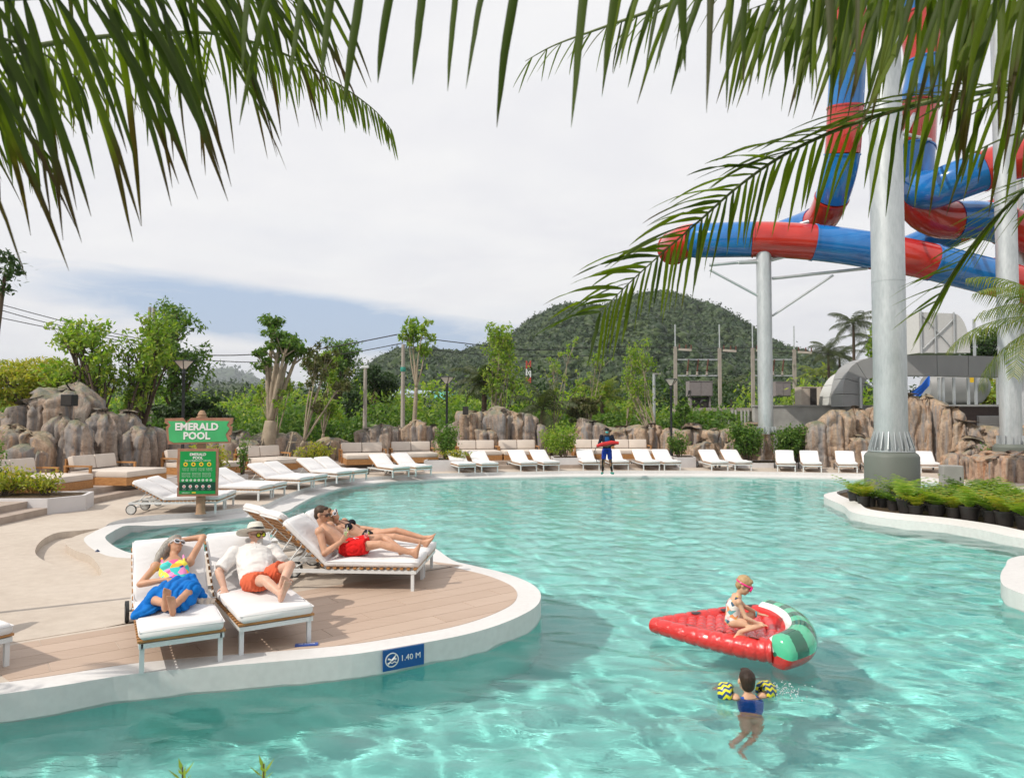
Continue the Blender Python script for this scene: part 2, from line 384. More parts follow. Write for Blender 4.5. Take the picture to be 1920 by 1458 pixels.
# plank floor of the peninsula: single planks laid diagonally, clipped to the outline
def clip(poly, nx_, ny_, d):      # keep n.p <= d
    out = []
    for i in range(len(poly)):
        a, b_ = poly[i - 1], poly[i]; da = a[0] * nx_ + a[1] * ny_ - d; db = b_[0] * nx_ + b_[1] * ny_ - d
        if (da <= 0) != (db <= 0):
            t = da / (da - db); out.append((a[0] + (b_[0] - a[0]) * t, a[1] + (b_[1] - a[1]) * t))
        if db <= 0: out.append(b_)
    return out
i0 = 3 + 0; plank_edge = [poolD[i] for i in range(PER * 1, PER * 15 + 1)]
wood_line = [Vector((*g2(*q), 0)) for q in [(868, 1060), (640, 1096), (430, 1130), (245, 1172), (50, 1204), (0, 1214)]] + [Vector((-5.6, 7.25, 0))]
wood_poly = plank_edge + wood_line
ang = R(38); ca, sa = math.cos(ang), math.sin(ang)
plank_root = None
pmesh = 0
deck_o = bpy.data.objects['deck']
def poly_clip_obj(quad):
    """clip the wood polygon by a convex quad (Sutherland-Hodgman with the quad as clipper)"""
    P_ = [(v.x, v.y) for v in wood_poly]
    for i in range(4):
        a, b_ = quad[i], quad[(i + 1) % 4]; ex, ey = b_[0] - a[0], b_[1] - a[1]; nx_, ny_ = ey, -ex
        P_ = clip(P_, nx_, ny_, nx_ * a[0] + ny_ * a[1])
        if len(P_) < 3: return None
    return P_
PW, PL_ = .30, 1.8
for r_ in range(-30, 60):
    for k in range(-8, 9):
        u0 = k * PL_ + (r_ % 3) * .6; v0 = r_ * PW; g_ = .004
        qd = [(u0 + g_, v0 + g_), (u0 + PL_ - g_, v0 + g_), (u0 + PL_ - g_, v0 + PW - g_), (u0 + g_, v0 + PW - g_)]
        qd = [(-3 + u * ca - v * sa, 5 + u * sa + v * ca) for u, v in qd]
        if max(q[0] for q in qd) < -6 or min(q[0] for q in qd) > .7 or max(q[1] for q in qd) < 5 or min(q[1] for q in qd) > 11.5: continue
        pp = poly_clip_obj(qd)
        if not pp: continue
        ar = abs(sum(pp[i - 1][0] * pp[i][1] - pp[i][0] * pp[i - 1][1] for i in range(len(pp)))) / 2
        if ar < .004: continue
        MB().prism(pp, -.01, .004).build('plank', M_PLANK, deck_o)

# ------------------------------------------------------------------ artificial rocks
def rock_mat(name, base, streak, dark, moss=0.0):
    m = NT(name, rough=.85, spec=.2); v = m.coord('Object'); vst = m.coord('Object', (2.6, 2.6, .28)); vs2 = m.coord('Object', (5, 5, .35))
    f1 = m.noise(1.1, 5, vst, .6, .5); f2 = m.noise(1.2, 6, vs2, .65); f3 = m.noise(9, 5, v, .7); f4 = m.noise(.5, 3, v)
    c = m.ramp(f1, [(.32, dark), (.45, base), (.6, tuple(min(1, x * 1.25) for x in base))])
    c = m.mix(m.ramp(f2, [(.46, (0, 0, 0)), (.62, (.8, .8, .8))]), c, streak)
    c = m.mix(m.ramp(f4, [(.45, (0, 0, 0)), (.6, (.6, .6, .6))]), c, tuple(x * .8 + .08 for x in base))
    c = m.mix(.45, c, m.ramp(f3, [(.3, tuple(x * .45 for x in dark)), (.6, tuple(min(1, x * 1.35) for x in base))]))
    f5 = m.noise(.9, 5, m.coord('Object', (4.2, 4.2, .3), (0, 0, 1)), .6); c = m.mix(m.ramp(f5, [(.50, (0, 0, 0)), (.64, (.75, .75, .75))]), c, (.20, .205, .215)); c = m.mix(m.ramp(f5, [(.30, (.7, .7, .7)), (.40, (0, 0, 0))]), c, (.50, .44, .37))
    if moss:
        g = m.N('ShaderNodeNewGeometry'); sp = m.N('ShaderNodeSeparateXYZ'); m.L(g.outputs['Normal'], sp.inputs[0])
        mk = m.math('MULTIPLY', m.math('SUBTRACT', m.math('ADD', m.math('MULTIPLY', sp.outputs[2], .6), m.noise(2.5, 5, v, .7)), .78, True), 6 * moss, True)
        c = m.mix(mk, c, (.10, .14, .06))
    m.color(c); m.bump(m.math('ADD', f2, m.math('MULTIPLY', f3, .5)), .8, .06); return m.m
M_RGREY = rock_mat('rock_grey', (.32, .262, .218), (.44, .27, .165), (.065, .052, .046), .3)
M_RTAN = rock_mat('rock_tan', (.40, .30, .22), (.40, .21, .10), (.11, .075, .055), .2)
M_RORANGE = rock_mat('rock_orange', (.38, .27, .20), (.42, .15, .045), (.12, .08, .055), .1)
def boulder(x0, x1, yt, yb, Y, mat, parent, dep=None, zb=None, seed=0, lean=0):
    cxp = (x0 + x1) / 2; pt = P(cxp, yt, Y); pb = P(cxp, yb, Y); Wd = (x1 - x0) / FPX * Y
    zb_ = -.3 if zb is None else zb; Hh = max(.4, pt.z - zb_); dp = dep or Wd * .8
    nu, nv = 56, 30; vs = []; r1 = random.Random(int(seed * 977)); tilt = r1.uniform(-.18, .18); sh0 = r1.uniform(.72, .88); pw = r1.uniform(2.6, 5); ph = r1.uniform(0, 6.3); rot = r1.uniform(-.35, .35)
    for j in range(nv + 1):
        v = j / nv
        rr = 1.0 if v < sh0 else max(0.0, (1 - ((v - sh0) / (1 - sh0)) ** 2.0)) ** .5 * .55 + .45 * (1 - ((v - sh0) / (1 - sh0)) ** 3)
        rr *= 1 + .10 * (1 - v)
        for i in range(nu):
            t = 2 * math.pi * i / nu + rot; c_, s_ = math.cos(t), math.sin(t)
            k = (abs(math.cos(t - rot)) ** pw + abs(math.sin(t - rot)) ** pw) ** (-1 / pw)
            x = c_ * k * Wd * .60 * rr; y = s_ * k * dp * .60 * rr; z = zb_ + Hh * v
            q = Vector((x * 1.1 + seed * 7.1, y * 1.1 + seed * 3.3, z * .16 + seed)); sc = min(1.1, Wd / 1.4)
            d = noise.fractal(q, .8, 2.2, 5) * .26 * sc
            dd_, pp_ = noise.voronoi(Vector((x * .85 + seed * 3, y * .85 + seed, z * .14 + seed)))
            e_ = dd_[1] - dd_[0]; hs = math.sin(pp_[0].x * 91.7 + pp_[0].y * 47.3 + pp_[0].z * 13.1); d += (hs * .20 - .26 * max(0, 1 - e_ * 7)) * sc
            d3_, pp3 = noise.voronoi(Vector((x * 2.6 + seed, y * 2.6, z * .45 + seed))); d += (math.sin(pp3[0].x * 71 + pp3[0].z * 33) * .06 - .08 * max(0, 1 - (d3_[1] - d3_[0]) * 7)) * sc
            # narrow vertical clefts and a few level breaks
            c1 = noise.noise(Vector((x * 1.3 + seed * 5, y * 1.3, z * .12 + seed))); d -= .30 * sc * max(0, 1 - abs(c1) * 7) ** 1.5
            c2 = noise.noise(Vector((x * .5 + seed, y * .5, z * 1.1 + seed * 2))); d -= .10 * sc * max(0, 1 - abs(c2) * 10)
            d += noise.fractal(Vector((x * 4, y * 4, z * .6 + seed)), .9, 2, 3) * .07
            x += c_ * d; y += s_ * d
            z += v ** 2 * (tilt * x + noise.noise(Vector((x * 1.3 + seed, y * 1.3, 3))) * .35 * sc)
            vs.append((x + lean * v, y, z))
    fs = [(j * nu + i, j * nu + (i + 1) % nu, (j + 1) * nu + (i + 1) % nu, (j + 1) * nu + i) for j in range(nv) for i in range(nu)]
    fs.append(tuple(nv * nu + i for i in range(nu)))
    b = MB().add(vs, fs); o = b.build('boulder', mat, parent, smooth=True); o.location = (pb.x - parent.location.x, Y - parent.location.y, 0); return o
sd = [0]
def cliff(label, items, mat, loc):
    r = empty('rock_cliff', loc, label=label, cat='rocks', group='artificial rock cliffs round the pool')
    for it in items:
        sd[0] += 1.37; m_ = it[5] if len(it) > 5 else mat; kw = it[6] if len(it) > 6 else {}
        boulder(*it[:5], m_, r, seed=sd[0], **kw)
    return r
G_, T_, O_ = M_RGREY, M_RTAN, M_RORANGE
cliff('tall grey and brown fluted rock cliff behind the daybeds at far left', [(-70, 50, 800, 880, 22.5, T_), (-10, 95, 803, 880, 22.0, T_), (40, 100, 828, 880, 21.6, G_), (88, 135, 780, 870, 22.6, G_), (120, 168, 785, 870, 22.3, G_), (160, 222, 768, 870, 23.5, G_), (213, 268, 770, 870, 24.2, G_), (228, 272, 798, 870, 23.5, G_), (258, 300, 800, 860, 24.6, G_), (285, 330, 808, 860, 25.2, G_),
       (70, 180, 726, 800, 23.9, G_), (118, 176, 719, 790, 24.4, G_), (18, 98, 752, 810, 23.4, G_), (-40, 40, 770, 820, 23.6, T_), (150, 200, 748, 800, 24.6, G_), (0, 60, 765, 800, 24.4, G_)], G_, (-14, 23, 0))
cliff('low dark grey rock bank behind the two daybeds right of the pool sign', [(322, 350, 822, 870, 27, G_), (345, 378, 815, 870, 27.5, G_), (372, 402, 826, 870, 27.8, G_), (395, 440, 812, 870, 28.2, G_), (425, 465, 807, 850, 28.8, G_), (445, 492, 826, 870, 28.5, G_), (482, 535, 808, 850, 29.5, G_), (488, 530, 832, 880, 29.0, G_), (528, 560, 812, 860, 29.8, G_), (540, 590, 828, 870, 30.2, G_), (580, 640, 824, 870, 30.8, T_), (625, 680, 826, 870, 31.4, G_), (560, 620, 840, 880, 30.4, G_), (655, 705, 832, 870, 31.4, G_)], G_, (-9, 29, 0))
cliff('row of upright grey and rust boulders behind the daybeds left of centre', [(668, 705, 802, 870, 33, G_), (694, 736, 793, 870, 33.2, G_), (732, 762, 795, 870, 33.4, G_), (757, 800, 787, 870, 33.3, T_), (796, 828, 796, 870, 33.6, G_), (825, 860, 798, 870, 33.9, G_), (815, 850, 822, 870, 33.2, T_)], G_, (-5, 33, 0))
cliff('highest pale rounded rock outcrop at the back of the pool, left of the lifeguard', [(854, 880, 785, 870, 33.6, G_), (866, 915, 768, 870, 34, T_), (905, 950, 761, 870, 34, G_), (940, 978, 768, 870, 34.1, T_), (966, 1004, 771, 870, 34, G_), (990, 1022, 795, 870, 33.9, G_), (895, 930, 800, 870, 33.6, T_)], T_, (0, 34, 0))
cliff('low tan and mossy rock wall behind the lifeguard and the central loungers', [(1016, 1062, 812, 870, 35, G_), (1055, 1098, 803, 870, 34.8, T_), (1090, 1138, 790, 870, 35, G_), (1130, 1202, 798, 870, 35, T_), (1190, 1248, 797, 870, 34.6, T_), (1240, 1278, 804, 870, 34.2, T_), (1270, 1325, 799, 870, 33.4, T_), (1318, 1360, 804, 870, 33.2, T_), (1352, 1394, 795, 870, 33.2, T_), (1385, 1432, 795, 870, 33.6, T_), (1290, 1340, 830, 870, 32.8, T_), (1345, 1385, 825, 870, 32.8, T_), (1470, 1500, 803, 870, 33.5, T_)], T_, (8, 34, 0))
cliff('high tan rock cliff either side of the big slide column at right', [(1490, 1526, 800, 872, 31.5, T_), (1517, 1550, 788, 872, 31, G_), (1543, 1592, 768, 872, 31, T_), (1580, 1632, 762, 872, 31.5, T_), (1585, 1640, 815, 872, 30.4, T_), (1625, 1680, 757, 872, 32, T_), (1665, 1712, 750, 872, 31.8, T_), (1694, 1726, 736, 872, 31, T_), (1718, 1772, 744, 872, 31, T_), (1764, 1804, 764, 872, 30, T_), (1786, 1842, 784, 872, 29.6, T_), (1800, 1850, 822, 872, 28.8, T_), (1842, 1890, 800, 872, 29.6, T_), (1880, 1935, 800, 872, 29.6, T_), (1925, 1990, 790, 872, 29.6, T_)], T_, (19, 31, 0))
cliff('orange streaked front rocks rising from the water at the far right edge', [(1770, 1803, 846, 905, 25.4, O_), (1797, 1826, 853, 905, 25.2, O_), (1818, 1848, 846, 909, 25.0, O_), (1838, 1892, 855, 914, 24.3, O_), (1886, 1940, 853, 915, 24.0, O_), (1930, 1985, 850, 915, 23.6, O_), (1795, 1840, 842, 890, 26.5, T_), (1850, 1925, 846, 890, 26.2, O_)], O_, (17, 24.5, 0))

# ------------------------------------------------------------------ furniture materials
M_WHITE = simple('white_painted_metal', (.66, .68, .68), .35, var=.04, scale=3)
M_TEAK = NT('teak', rough=.5, spec=.3)
f = M_TEAK.noise(3, 5, M_TEAK.coord('Object', (12, 2, 12)), .6); M_TEAK.color(M_TEAK.ramp(f, [(.3, (.30, .135, .045)), (.7, (.50, .255, .10))])); M_TEAK = M_TEAK.m
m = NT('white_cushion', rough=.9, spec=.15); f = m.noise(2.2, 4); m.color(m.ramp(f, [(.3, (.70, .685, .685)), (.7, (.77, .755, .75))])); m.set('Sheen Weight', .1)
wv = m.noise(5, 3, m.coord('Object', (2.5, .7, 1)), .5, .6); m.bump(m.math('ADD', m.math('MULTIPLY', wv, 1.0), m.math('MULTIPLY', m.noise(260, 2), .02)), .30, .03); M_CUSH = m.m
M_BEIGE = simple('beige_cushion', (.62, .545, .48), .9, var=.05, scale=3, bump=.15, bscale=30)
M_GALV = NT('galvanised_steel', rough=.42, metal=.55, spec=.5)
f = M_GALV.noise(2.0, 6, M_GALV.coord('Object', (1, 1, .35)), .7); f2 = M_GALV.noise(7, 3, M_GALV.coord('Object', (3, 3, .6)))
M_GALV.color(M_GALV.mix(.25, M_GALV.ramp(f, [(.35, (.42, .45, .46)), (.6, (.58, .60, .61))]), M_GALV.ramp(f2, [(.3, (.35, .38, .40)), (.7, (.66, .68, .69))]))); M_GALV.bump(f2, .02, .01); M_GALV = M_GALV.m
M_RUB = simple('dark_rubber', (.03, .032, .034), .6)
M_WHEEL = simple('wheel_disc', (.55, .55, .53), .5)
M_BLACK = simple('black_metal', (.016, .017, .02), .4, var=.2)
M_CONC = simple('concrete', (.34, .335, .32), .85, var=.18, scale=1.6, bump=.2, bscale=12)
M_OLIVE = simple('grey_green_paint', (.13, .145, .125), .55, var=.06, scale=1.2)
M_WPAINT = simple('planter_paint', (.60, .58, .58), .7, var=.07, scale=2)

# ------------------------------------------------------------------ sun loungers
ZR, ZS, ZM = .27, .302, .385      # rail, slat top, mattress top
XH = -.22
def cushion_mesh(angle, wd=.71, th=.085):
    path = []
    d = Vector((-math.cos(angle), 0, math.sin(angle))); L = .80
    for k in range(15): path.append((Vector((1.0 - k / 14 * 1.22, 0, ZS + .002)), Vector((-1, 0, 0)), Vector((0, 0, 1))))
    for k in range(1, 12): path.append((Vector((XH, 0, ZS + .002)) + d * (L * k / 11), d, Vector((math.sin(angle), 0, math.cos(angle)))))
    prof = []
    hw = wd / 2; r = .032
    for (cy_, cz_, a0) in ((hw - r, r, -90), (hw - r, th - r, 0), (-hw + r, th - r, 90), (-hw + r, r, 180)):
        for k in range(4):
            a = R(a0 + 30 * k); prof.append((cy_ + r * math.cos(a), cz_ + r * math.sin(a)))
        if a0 == 0:
            for k in range(1, 6): prof.append((hw - r - (2 * hw - 2 * r) * k / 6, th + .006 * math.sin(math.pi * k / 6)))
    n = len(prof); b = MB(); vs = []; m_ = len(path)
    for i, (p, t, u) in enumerate(path):
        e = 1.0; ins = 0
        if i == 0 or i == m_ - 1: ins = .03
        for (y, z) in prof:
            zz = z * (1 - ins * 2) + th * ins; yy = y * (1 - ins * 1.2)
            sag = .010 * math.sin(i * .9 + y * 5) * (z / th) * (1 if 0 < i < m_ - 1 else 0)
            if i in (14, 15): zz *= .9
            vs.append(p + Vector((0, yy, 0)) + u * (zz + sag))
    vs_in = []
    fs = [(i * n + j, i * n + (j + 1) % n, (i + 1) * n + (j + 1) % n, (i + 1) * n + j) for i in range(m_ - 1) for j in range(n)]
    fs.append(tuple(range(n))); fs.append(tuple((m_ - 1) * n + j for j in range(n)))
    b.add(vs, fs); return b
slat_me = None
def make_lounger(angle, slats=True, label='', name='sun_lounger'):
    global slat_me
    r = empty(name, cat='sun lounger')
    d = Vector((-math.cos(angle), 0, math.sin(angle)))
    b = MB()
    for s in (-1, 1):
        b.box(-.98, .98, s * .335 - .018, s * .335 + .018, ZR - .045, ZR)
        b.tube([(XH, s * .30, ZR + .01), Vector((XH, s * .30, ZR + .01)) + d * .79], .013, 6)
        b.tube([Vector((XH, s * .27, ZR)) + d * .45, (-.80, s * .27, ZR - .02)], .010, 6)
    b.box(.94, .98, -.335, .335, ZR - .045, ZR - .001); b.box(-.98, -.95, -.335, .335, ZR - .04, ZR - .002); b.box(XH - .02, XH + .02, -.335, .335, ZR - .04, ZR - .003)
    b.tube([Vector((XH, -.3, ZR + .01)) + d * .79, Vector((XH, .3, ZR + .01)) + d * .79], .013, 6)
    for s in (-1, 1): b.tube([(-.70, s * .335, ZR - .03), (-.90, s * .335, .12)], .013, 6)
    b.tube([(-.9, -.37, .12), (-.9, .37, .12)], .012, 6)
    b.build('frame', M_WHITE, r)
    for s in (-1, 1):
        o = MB().box(-.02, .02, -.02, .02, 0, ZR - .046).build('leg', M_WHITE, r); o.location = (.93, s * .325, 0)
        wb = MB(); Mx = Matrix.Translation((-.9, s * .39, .115)) @ Matrix.Rotation(R(90), 4, 'X')
        ty = MB().lathe([(.10, -.02), (.115, -.02), (.115, .02), (.10, .02), (.10, -.02)], 20, Mx, cap=False).build('wheel', M_RUB, r, smooth='auto')
        MB().lathe([(.0, -.012), (.10, -.016), (.10, .016), (.0, .012)], 20, Mx, cap=False).build('wheel_disc', M_WHEEL, ty)
    if slats:
        if slat_me is None:
            slat_me = MB().box(-.022, .022, -.365, .365, 0, .022, bev=.004).build('slat', M_TEAK).data; bpy.data.objects.remove(bpy.data.objects['slat'])
        k = 0; x = .965
        while x > XH + .03:
            o = bpy.data.objects.new('slat', slat_me); link(o, r); o.location = (x, 0, ZS - .024); x -= .088
        for k in range(9):
            p = Vector((XH, 0, ZS - .026)) + d * (.06 + k * .088)
            o = bpy.data.objects.new('slat', slat_me); link(o, r); o.location = p; o.rotation_euler = (0, angle, 0)
    else:
        b = MB(); b.box(XH + .02, .99, -.36, .36, ZS - .022, ZS - .002); b.add([v for v in []], [])
        b.build('slat_base', M_TEAK, r); b = MB()
        for s in (0,):
            p0 = Vector((XH, 0, ZS - .012)); Mx = Matrix.Translation(p0) @ Matrix.Rotation(angle, 4, 'Y')
            b.box(-.79, -.01, -.36, .36, -.012, .008, Mx)
        b.build('slat_base', M_TEAK, r)
    mt = cushion_mesh(angle).build('mattress', M_CUSH, r, smooth=True)
    # sewn piping line round the mattress edge
    hw = .357; pts = [(1.005, -hw, ZM - .02), (1.005, hw, ZM - .02)]
    pb = MB()
    for s in (-1, 1):
        for zz in (ZM - .012,):
            up = Vector((math.sin(angle), 0, math.cos(angle)))
            pb.tube([(1.0, s * .352, zz), (XH + .02, s * .352, zz), Vector((XH, s * .352, ZS)) + up * .07 + d * .05, Vector((XH, s * .352, ZS)) + up * .07 + d * .79], .005, 5)
    pb.tube([(1.001, -.35, ZM - .012), (1.001, .35, ZM - .012)], .005, 5)
    pb.build('piping', M_CUSH, mt)
    return r
near45 = make_lounger(R(43)); far29 = make_lounger(R(29)); far29b = make_lounger(R(29), slats=False)
def place(proto, x, y, hd, label, group=None, center=False, used=[]):
    """x, y: middle of the foot end on the ground; hd: heading from head to foot"""
    o = proto if proto not in used else copy_tree(proto); used.append(proto)
    h = Vector((hd[0], hd[1], 0)).normalized()
    o.location = Vector((x, y, 0)) - h * 1.0; o.rotation_euler = (0, 0, math.atan2(h.y, h.x)); tag(o, label, None, group); return o
GA = 'white cushioned sun loungers round the pool'
place(near45, -4.73, 6.25, (.84, -.55), 'white cushioned lounger cut off by the left edge of the picture', GA)
L1 = place(near45, -2.97, 6.49, (.5, -.866), 'sun lounger carrying the grey haired woman in a blue sarong', GA)
L2 = place(near45, -2.28, 7.0, (.55, -.835), 'sun lounger carrying the older man in white shirt and straw hat', GA)
L3 = place(near45, -1.2, 9.62, (.998, -.06), 'sun lounger carrying the man in red swim shorts', GA)
L4 = place(near45, -1.15, 10.36, (.998, -.06), 'sun lounger carrying the woman in a black bikini', GA)
place(near45, -2.15, 11.45, (.74, .67), 'empty raised lounger whose back shows just behind the drinking couple, nearer of two', GA)
place(near45, -2.62, 12.05, (.74, .67), 'empty raised lounger whose back shows just behind the drinking couple, farther of two', GA)
pairs = [
 (far29, (-6.82, 16.85), (.99, .10), .78, 'lounger behind the sign post, nearest the camera in the far left row', 'lounger behind the sign post, second in the far left row'),
 (far29, (-6.55, 19.1), (.97, -.16), .78, 'nearer lounger of the pair just right of the sign board', 'farther lounger of the pair just right of the sign board'),
 (far29, (-6.2, 21.6), (.93, -.30), .78, 'nearer lounger of the second pair right of the sign', 'farther lounger of the second pair right of the sign'),
 (far29, (-5.55, 23.75), (.85, -.48), .80, 'left lounger of the pair in front of the fifth daybed', 'right lounger of the pair in front of the fifth daybed'),
 (far29b, (-3.98, 25.75), (.62, -.78), .95, 'left lounger of the pair in front of the sixth daybed', 'right lounger of the pair in front of the sixth daybed'),
 (far29b, (-1.72, 27.5), (.33, -.94), .92, 'left lounger of the pair left of the tall pale outcrop', 'right lounger of the pair left of the tall pale outcrop'),
 (far29b, (.68, 28.3), (.28, -.96), .95, 'left lounger of the pair below the tall pale outcrop', 'right lounger of the pair below the tall pale outcrop'),
 (far29b, (3.22, 28.9), (.06, -1), 1.2, 'white lounger standing just left of the lifeguard', 'white lounger half hidden behind the lifeguard'),
 (far29b, (5.65, 28.8), (.08, -1), .86, 'left lounger of the pair right of the lifeguard', 'right lounger of the pair right of the lifeguard'),
 (far29b, (8.35, 28.6), (.02, -1), .95, 'left lounger of the pair left of the big green shrubs', 'right lounger of the pair left of the big green shrubs'),
 (far29b, (10.85, 28.2), (-.32, -.95), .95, 'left lounger of the pair right of the big green shrubs', 'right lounger of the pair right of the big green shrubs'),
 (far29b, (13.05, 27.7), (-.36, -.93), .98, 'left lounger of the pair beside the big slide column', 'lounger partly hidden by the big slide column'),
]
for pr, (x, y), hd, gap, la, lb in pairs:
    h = Vector((*hd, 0)).normalized(); wv_ = Vector((-h.y, h.x, 0)) * gap
    place(pr, x, y, hd, la, GA); place(pr, x + wv_.x, y + wv_.y, hd, lb, GA)
place(far29b, 16.15, 27.5, (-.36, -.93), 'single white lounger right of the big slide column', GA)

# ------------------------------------------------------------------ daybeds
def make_daybed():
    r = empty('daybed', cat='daybed')
    MB().box(-.85, .85, -.95, .95, .0, .22, bev=.01).build('base', M_TEAK, r)
    MB().box(-.84, .84, -.96, .93, .222, .39, bev=.04).build('mattress', M_BEIGE, r, smooth='auto')
    for s in (-1, 1):
        Mx = Matrix.Translation((s * .42, .80, .40)) @ Matrix.Rotation(R(-12), 4, 'X')
        MB().box(-.41, .41, -.09, .09, 0, .40, Mx, bev=.04).build('back_cushion', M_BEIGE, r, smooth='auto')
        b = MB(); b.box(s * .89 - .03, s * .89 + .03, .12, 1.0, .50, .545); b.box(s * .89 - .028, s * .89 + .028, .13, .19, 0, .5); b.box(s * .89 - .028, s * .89 + .028, .93, .99, 0, .5)
        b.build('armrest', M_TEAK, r)
    b = MB(); b.box(-.85, .85, .985, 1.02, .30, .72); b.build('back_panel', M_TEAK, r); return r
bed = make_daybed()
beds = [(-12.35, 18.55, (1, -.12), 'beige daybed with teak base at far left, behind the white planter'),
        (-11.45, 20.75, (1, -.18), 'beige daybed with teak base in front of the tall left cliff, second from left'),
        (-10.3, 23.9, (.88, -.47), 'beige daybed mostly hidden behind the green sign boards'),
        (-8.75, 25.95, (.78, -.62), 'beige daybed just right of the green sign boards'),
        (-5.95, 28.8, (.35, -.94), 'beige daybed behind the second gap of loungers, left of the upright boulders'),
        (-4.1, 29.8, (.30, -.95), 'beige daybed in front of the rust coloured upright boulder'),
        (-1.45, 31.3, (.22, -.97), 'beige daybed below the tall pale outcrop, left one'),
        (.35, 31.6, (.16, -.98), 'beige daybed below the tall pale outcrop, right one'),
        (3.75, 32.2, (.08, -1), 'beige daybed left of the lifeguard behind a lounger'),
        (5.45, 32.3, (.04, -1), 'beige daybed right of the lifeguard against the low rocks')]
for i, (x, y, hd, lb) in enumerate(beds):
    o = bed if i == 0 else copy_tree(bed); h = Vector((*hd, 0)).normalized(); o.location = (x, y, .30); o.rotation_euler = (0, 0, math.atan2(h.y, h.x) + R(90)); tag(o, lb, None, 'teak daybeds on the upper terrace')

# ------------------------------------------------------------------ pool sign
M_GREEN1 = simple('sign_green_upper', (.055, .40, .14), .5, var=.10, scale=2.5)
M_GREEN2 = simple('sign_green_lower', (.0, .27, .055), .4, var=.03)
M_GREEN3 = simple('sign_dark_green', (.0, .05, .025), .4, var=.05)
M_FRAME = simple('sign_brown_frame', (.34, .16, .10), .7, var=.2, scale=6, bump=.3)
M_POST = simple('sign_post_wood', (.33, .21, .13), .8, var=.2, scale=9, bump=.5)
M_LET = simple('lettering_pale', (.78, .74, .72), .5, var=.02)
M_YEL = simple('sign_yellow', (.85, .55, .03), .5, var=.02); M_RED = simple('sign_red', (.65, .03, .02), .5, var=.02)
def text(s_, size, mat, parent, loc, rot=(R(90), 0, 0), name='lettering', ext=.004, offset=0.0, align='CENTER', shear=0):
    cu = bpy.data.curves.new('t', 'FONT'); cu.body = s_; cu.size = size; cu.align_x = align; cu.extrude = ext; cu.offset = offset; cu.space_line = .92; cu.shear = shear; cu.resolution_u = 2
    to = bpy.data.objects.new('t', cu); COL.objects.link(to); dg = bpy.context.evaluated_depsgraph_get(); me = bpy.data.meshes.new_from_object(to.evaluated_get(dg))
    bpy.data.objects.remove(to); me.materials.clear(); me.materials.append(mat); o = bpy.data.objects.new(name, me); link(o, parent); o.location = loc; o.rotation_euler = rot; return o
sp = G(376, 963); sgn = empty('pool_sign', (sp.x, sp.y, 0), R(4), 'green EMERALD POOL sign with two boards on a round wooden post', 'sign')
k = sp.y / FPX   # metres per pixel at the sign
pz = lambda y: P(376, y, sp.y).z
MB().lathe([(.125, 0), (.10, .04), (.098, pz(787)), (.12, pz(785)), (.12, pz(781)), (.085, pz(780)), (.095, pz(777)), (.06, pz(771)), (.03, pz(769))], 18).build('post', M_POST, sgn, smooth='auto')
def board(poly, z0, frame_out, mat_face, mat_frame, y):
    pass
def pxz(x, y): return ((x - 376) * k, pz(y))
fr = [(314, 784), (346, 783), (352, 791), (361, 783), (437, 783), (436, 793), (431, 797), (436, 800), (434, 814), (430, 817), (434, 821), (432, 830), (370, 831), (320, 832), (320, 828), (316, 800), (321, 796), (314, 793)]
fi = [(320, 789), (349, 789), (353, 793), (362, 788), (430, 789), (426, 797), (431, 803), (424, 814), (429, 827), (372, 828), (331, 829), (323, 825), (321, 803), (325, 797)]
def slab(polypx, y0, y1, mat, name, par):
    pts = [pxz(*q) for q in polypx]; Mx = Matrix(((1, 0, 0, 0), (0, 0, -1, 0), (0, 1, 0, 0), (0, 0, 0, 1)))
    return MB().prism(pts, -y1, -y0, Mx).build(name, mat, par)
ub = slab(fr, -.17, -.12, M_FRAME, 'upper_board', sgn); slab(fi, -.178, -.168, M_GREEN1, 'board_face', ub)
text('EMERALD\nPOOL', .225, M_LET, ub, (pxz(372, 806)[0], -.182, pxz(372, 805.5)[1]), offset=.008, name='lettering')
lb = slab([(338, 840), (412, 840), (411, 855), (412, 873), (411, 905), (411, 928), (338, 929), (338, 913), (340, 911), (338, 900), (338, 860)], -.17, -.12, M_FRAME, 'lower_board', sgn)
fc = slab([(343, 845), (407, 845), (407, 924), (342, 924)], -.178, -.168, M_GREEN2, 'board_face', lb)
slab([(342, 902), (407, 902), (407, 918), (342, 918)], -.181, -.176, M_GREEN3, 'board_band', lb)
text('EMERALD\nPOOL', .085, M_LET, lb, (pxz(375, 852)[0], -.18, pxz(375, 853)[1]), offset=.002)
text('Rules and Regulations for a safe swim', .038, M_LET, lb, (pxz(375, 862)[0], -.18, pxz(375, 863)[1]))
for i in range(4):
    x, z = pxz(353 + i * 14.1, 869); Mx = Matrix.Translation((x, -.179, z)) @ Matrix.Rotation(R(90), 4, 'X')
    MB().lathe([(0, 0), (.048, 0), (.048, .004), (0, .004)], 16, Mx, cap=False).build('symbol', M_YEL, lb)
    MB().box(x - .016, x + .016, -.188, -.184, z - .02, z + .02).build('symbol_figure', M_GREEN3, lb)
for i in range(4):
    for j in range(3): text('no running or diving', .017, M_LET, lb, (pxz(353 + i * 14.1, 0)[0], -.18, pxz(0, 876.5 + j * 2.1)[1]), ext=.001)
for i in range(3):
    for j in range(4): text('children must be with adults', .017, M_LET, lb, (pxz(354 + i * 18.5, 0)[0], -.18, pxz(0, 885.5 + j * 2.3)[1]), ext=.001)
for i in range(8):
    x, z = pxz(348.5 + i * 7.2, 898.5); Mx = Matrix.Translation((x, -.179, z)) @ Matrix.Rotation(R(90), 4, 'X'); MB().lathe([(.012, 0), (.026, 0), (.026, .004), (.012, .004)], 12, Mx, cap=False).build('symbol', M_LET, lb)
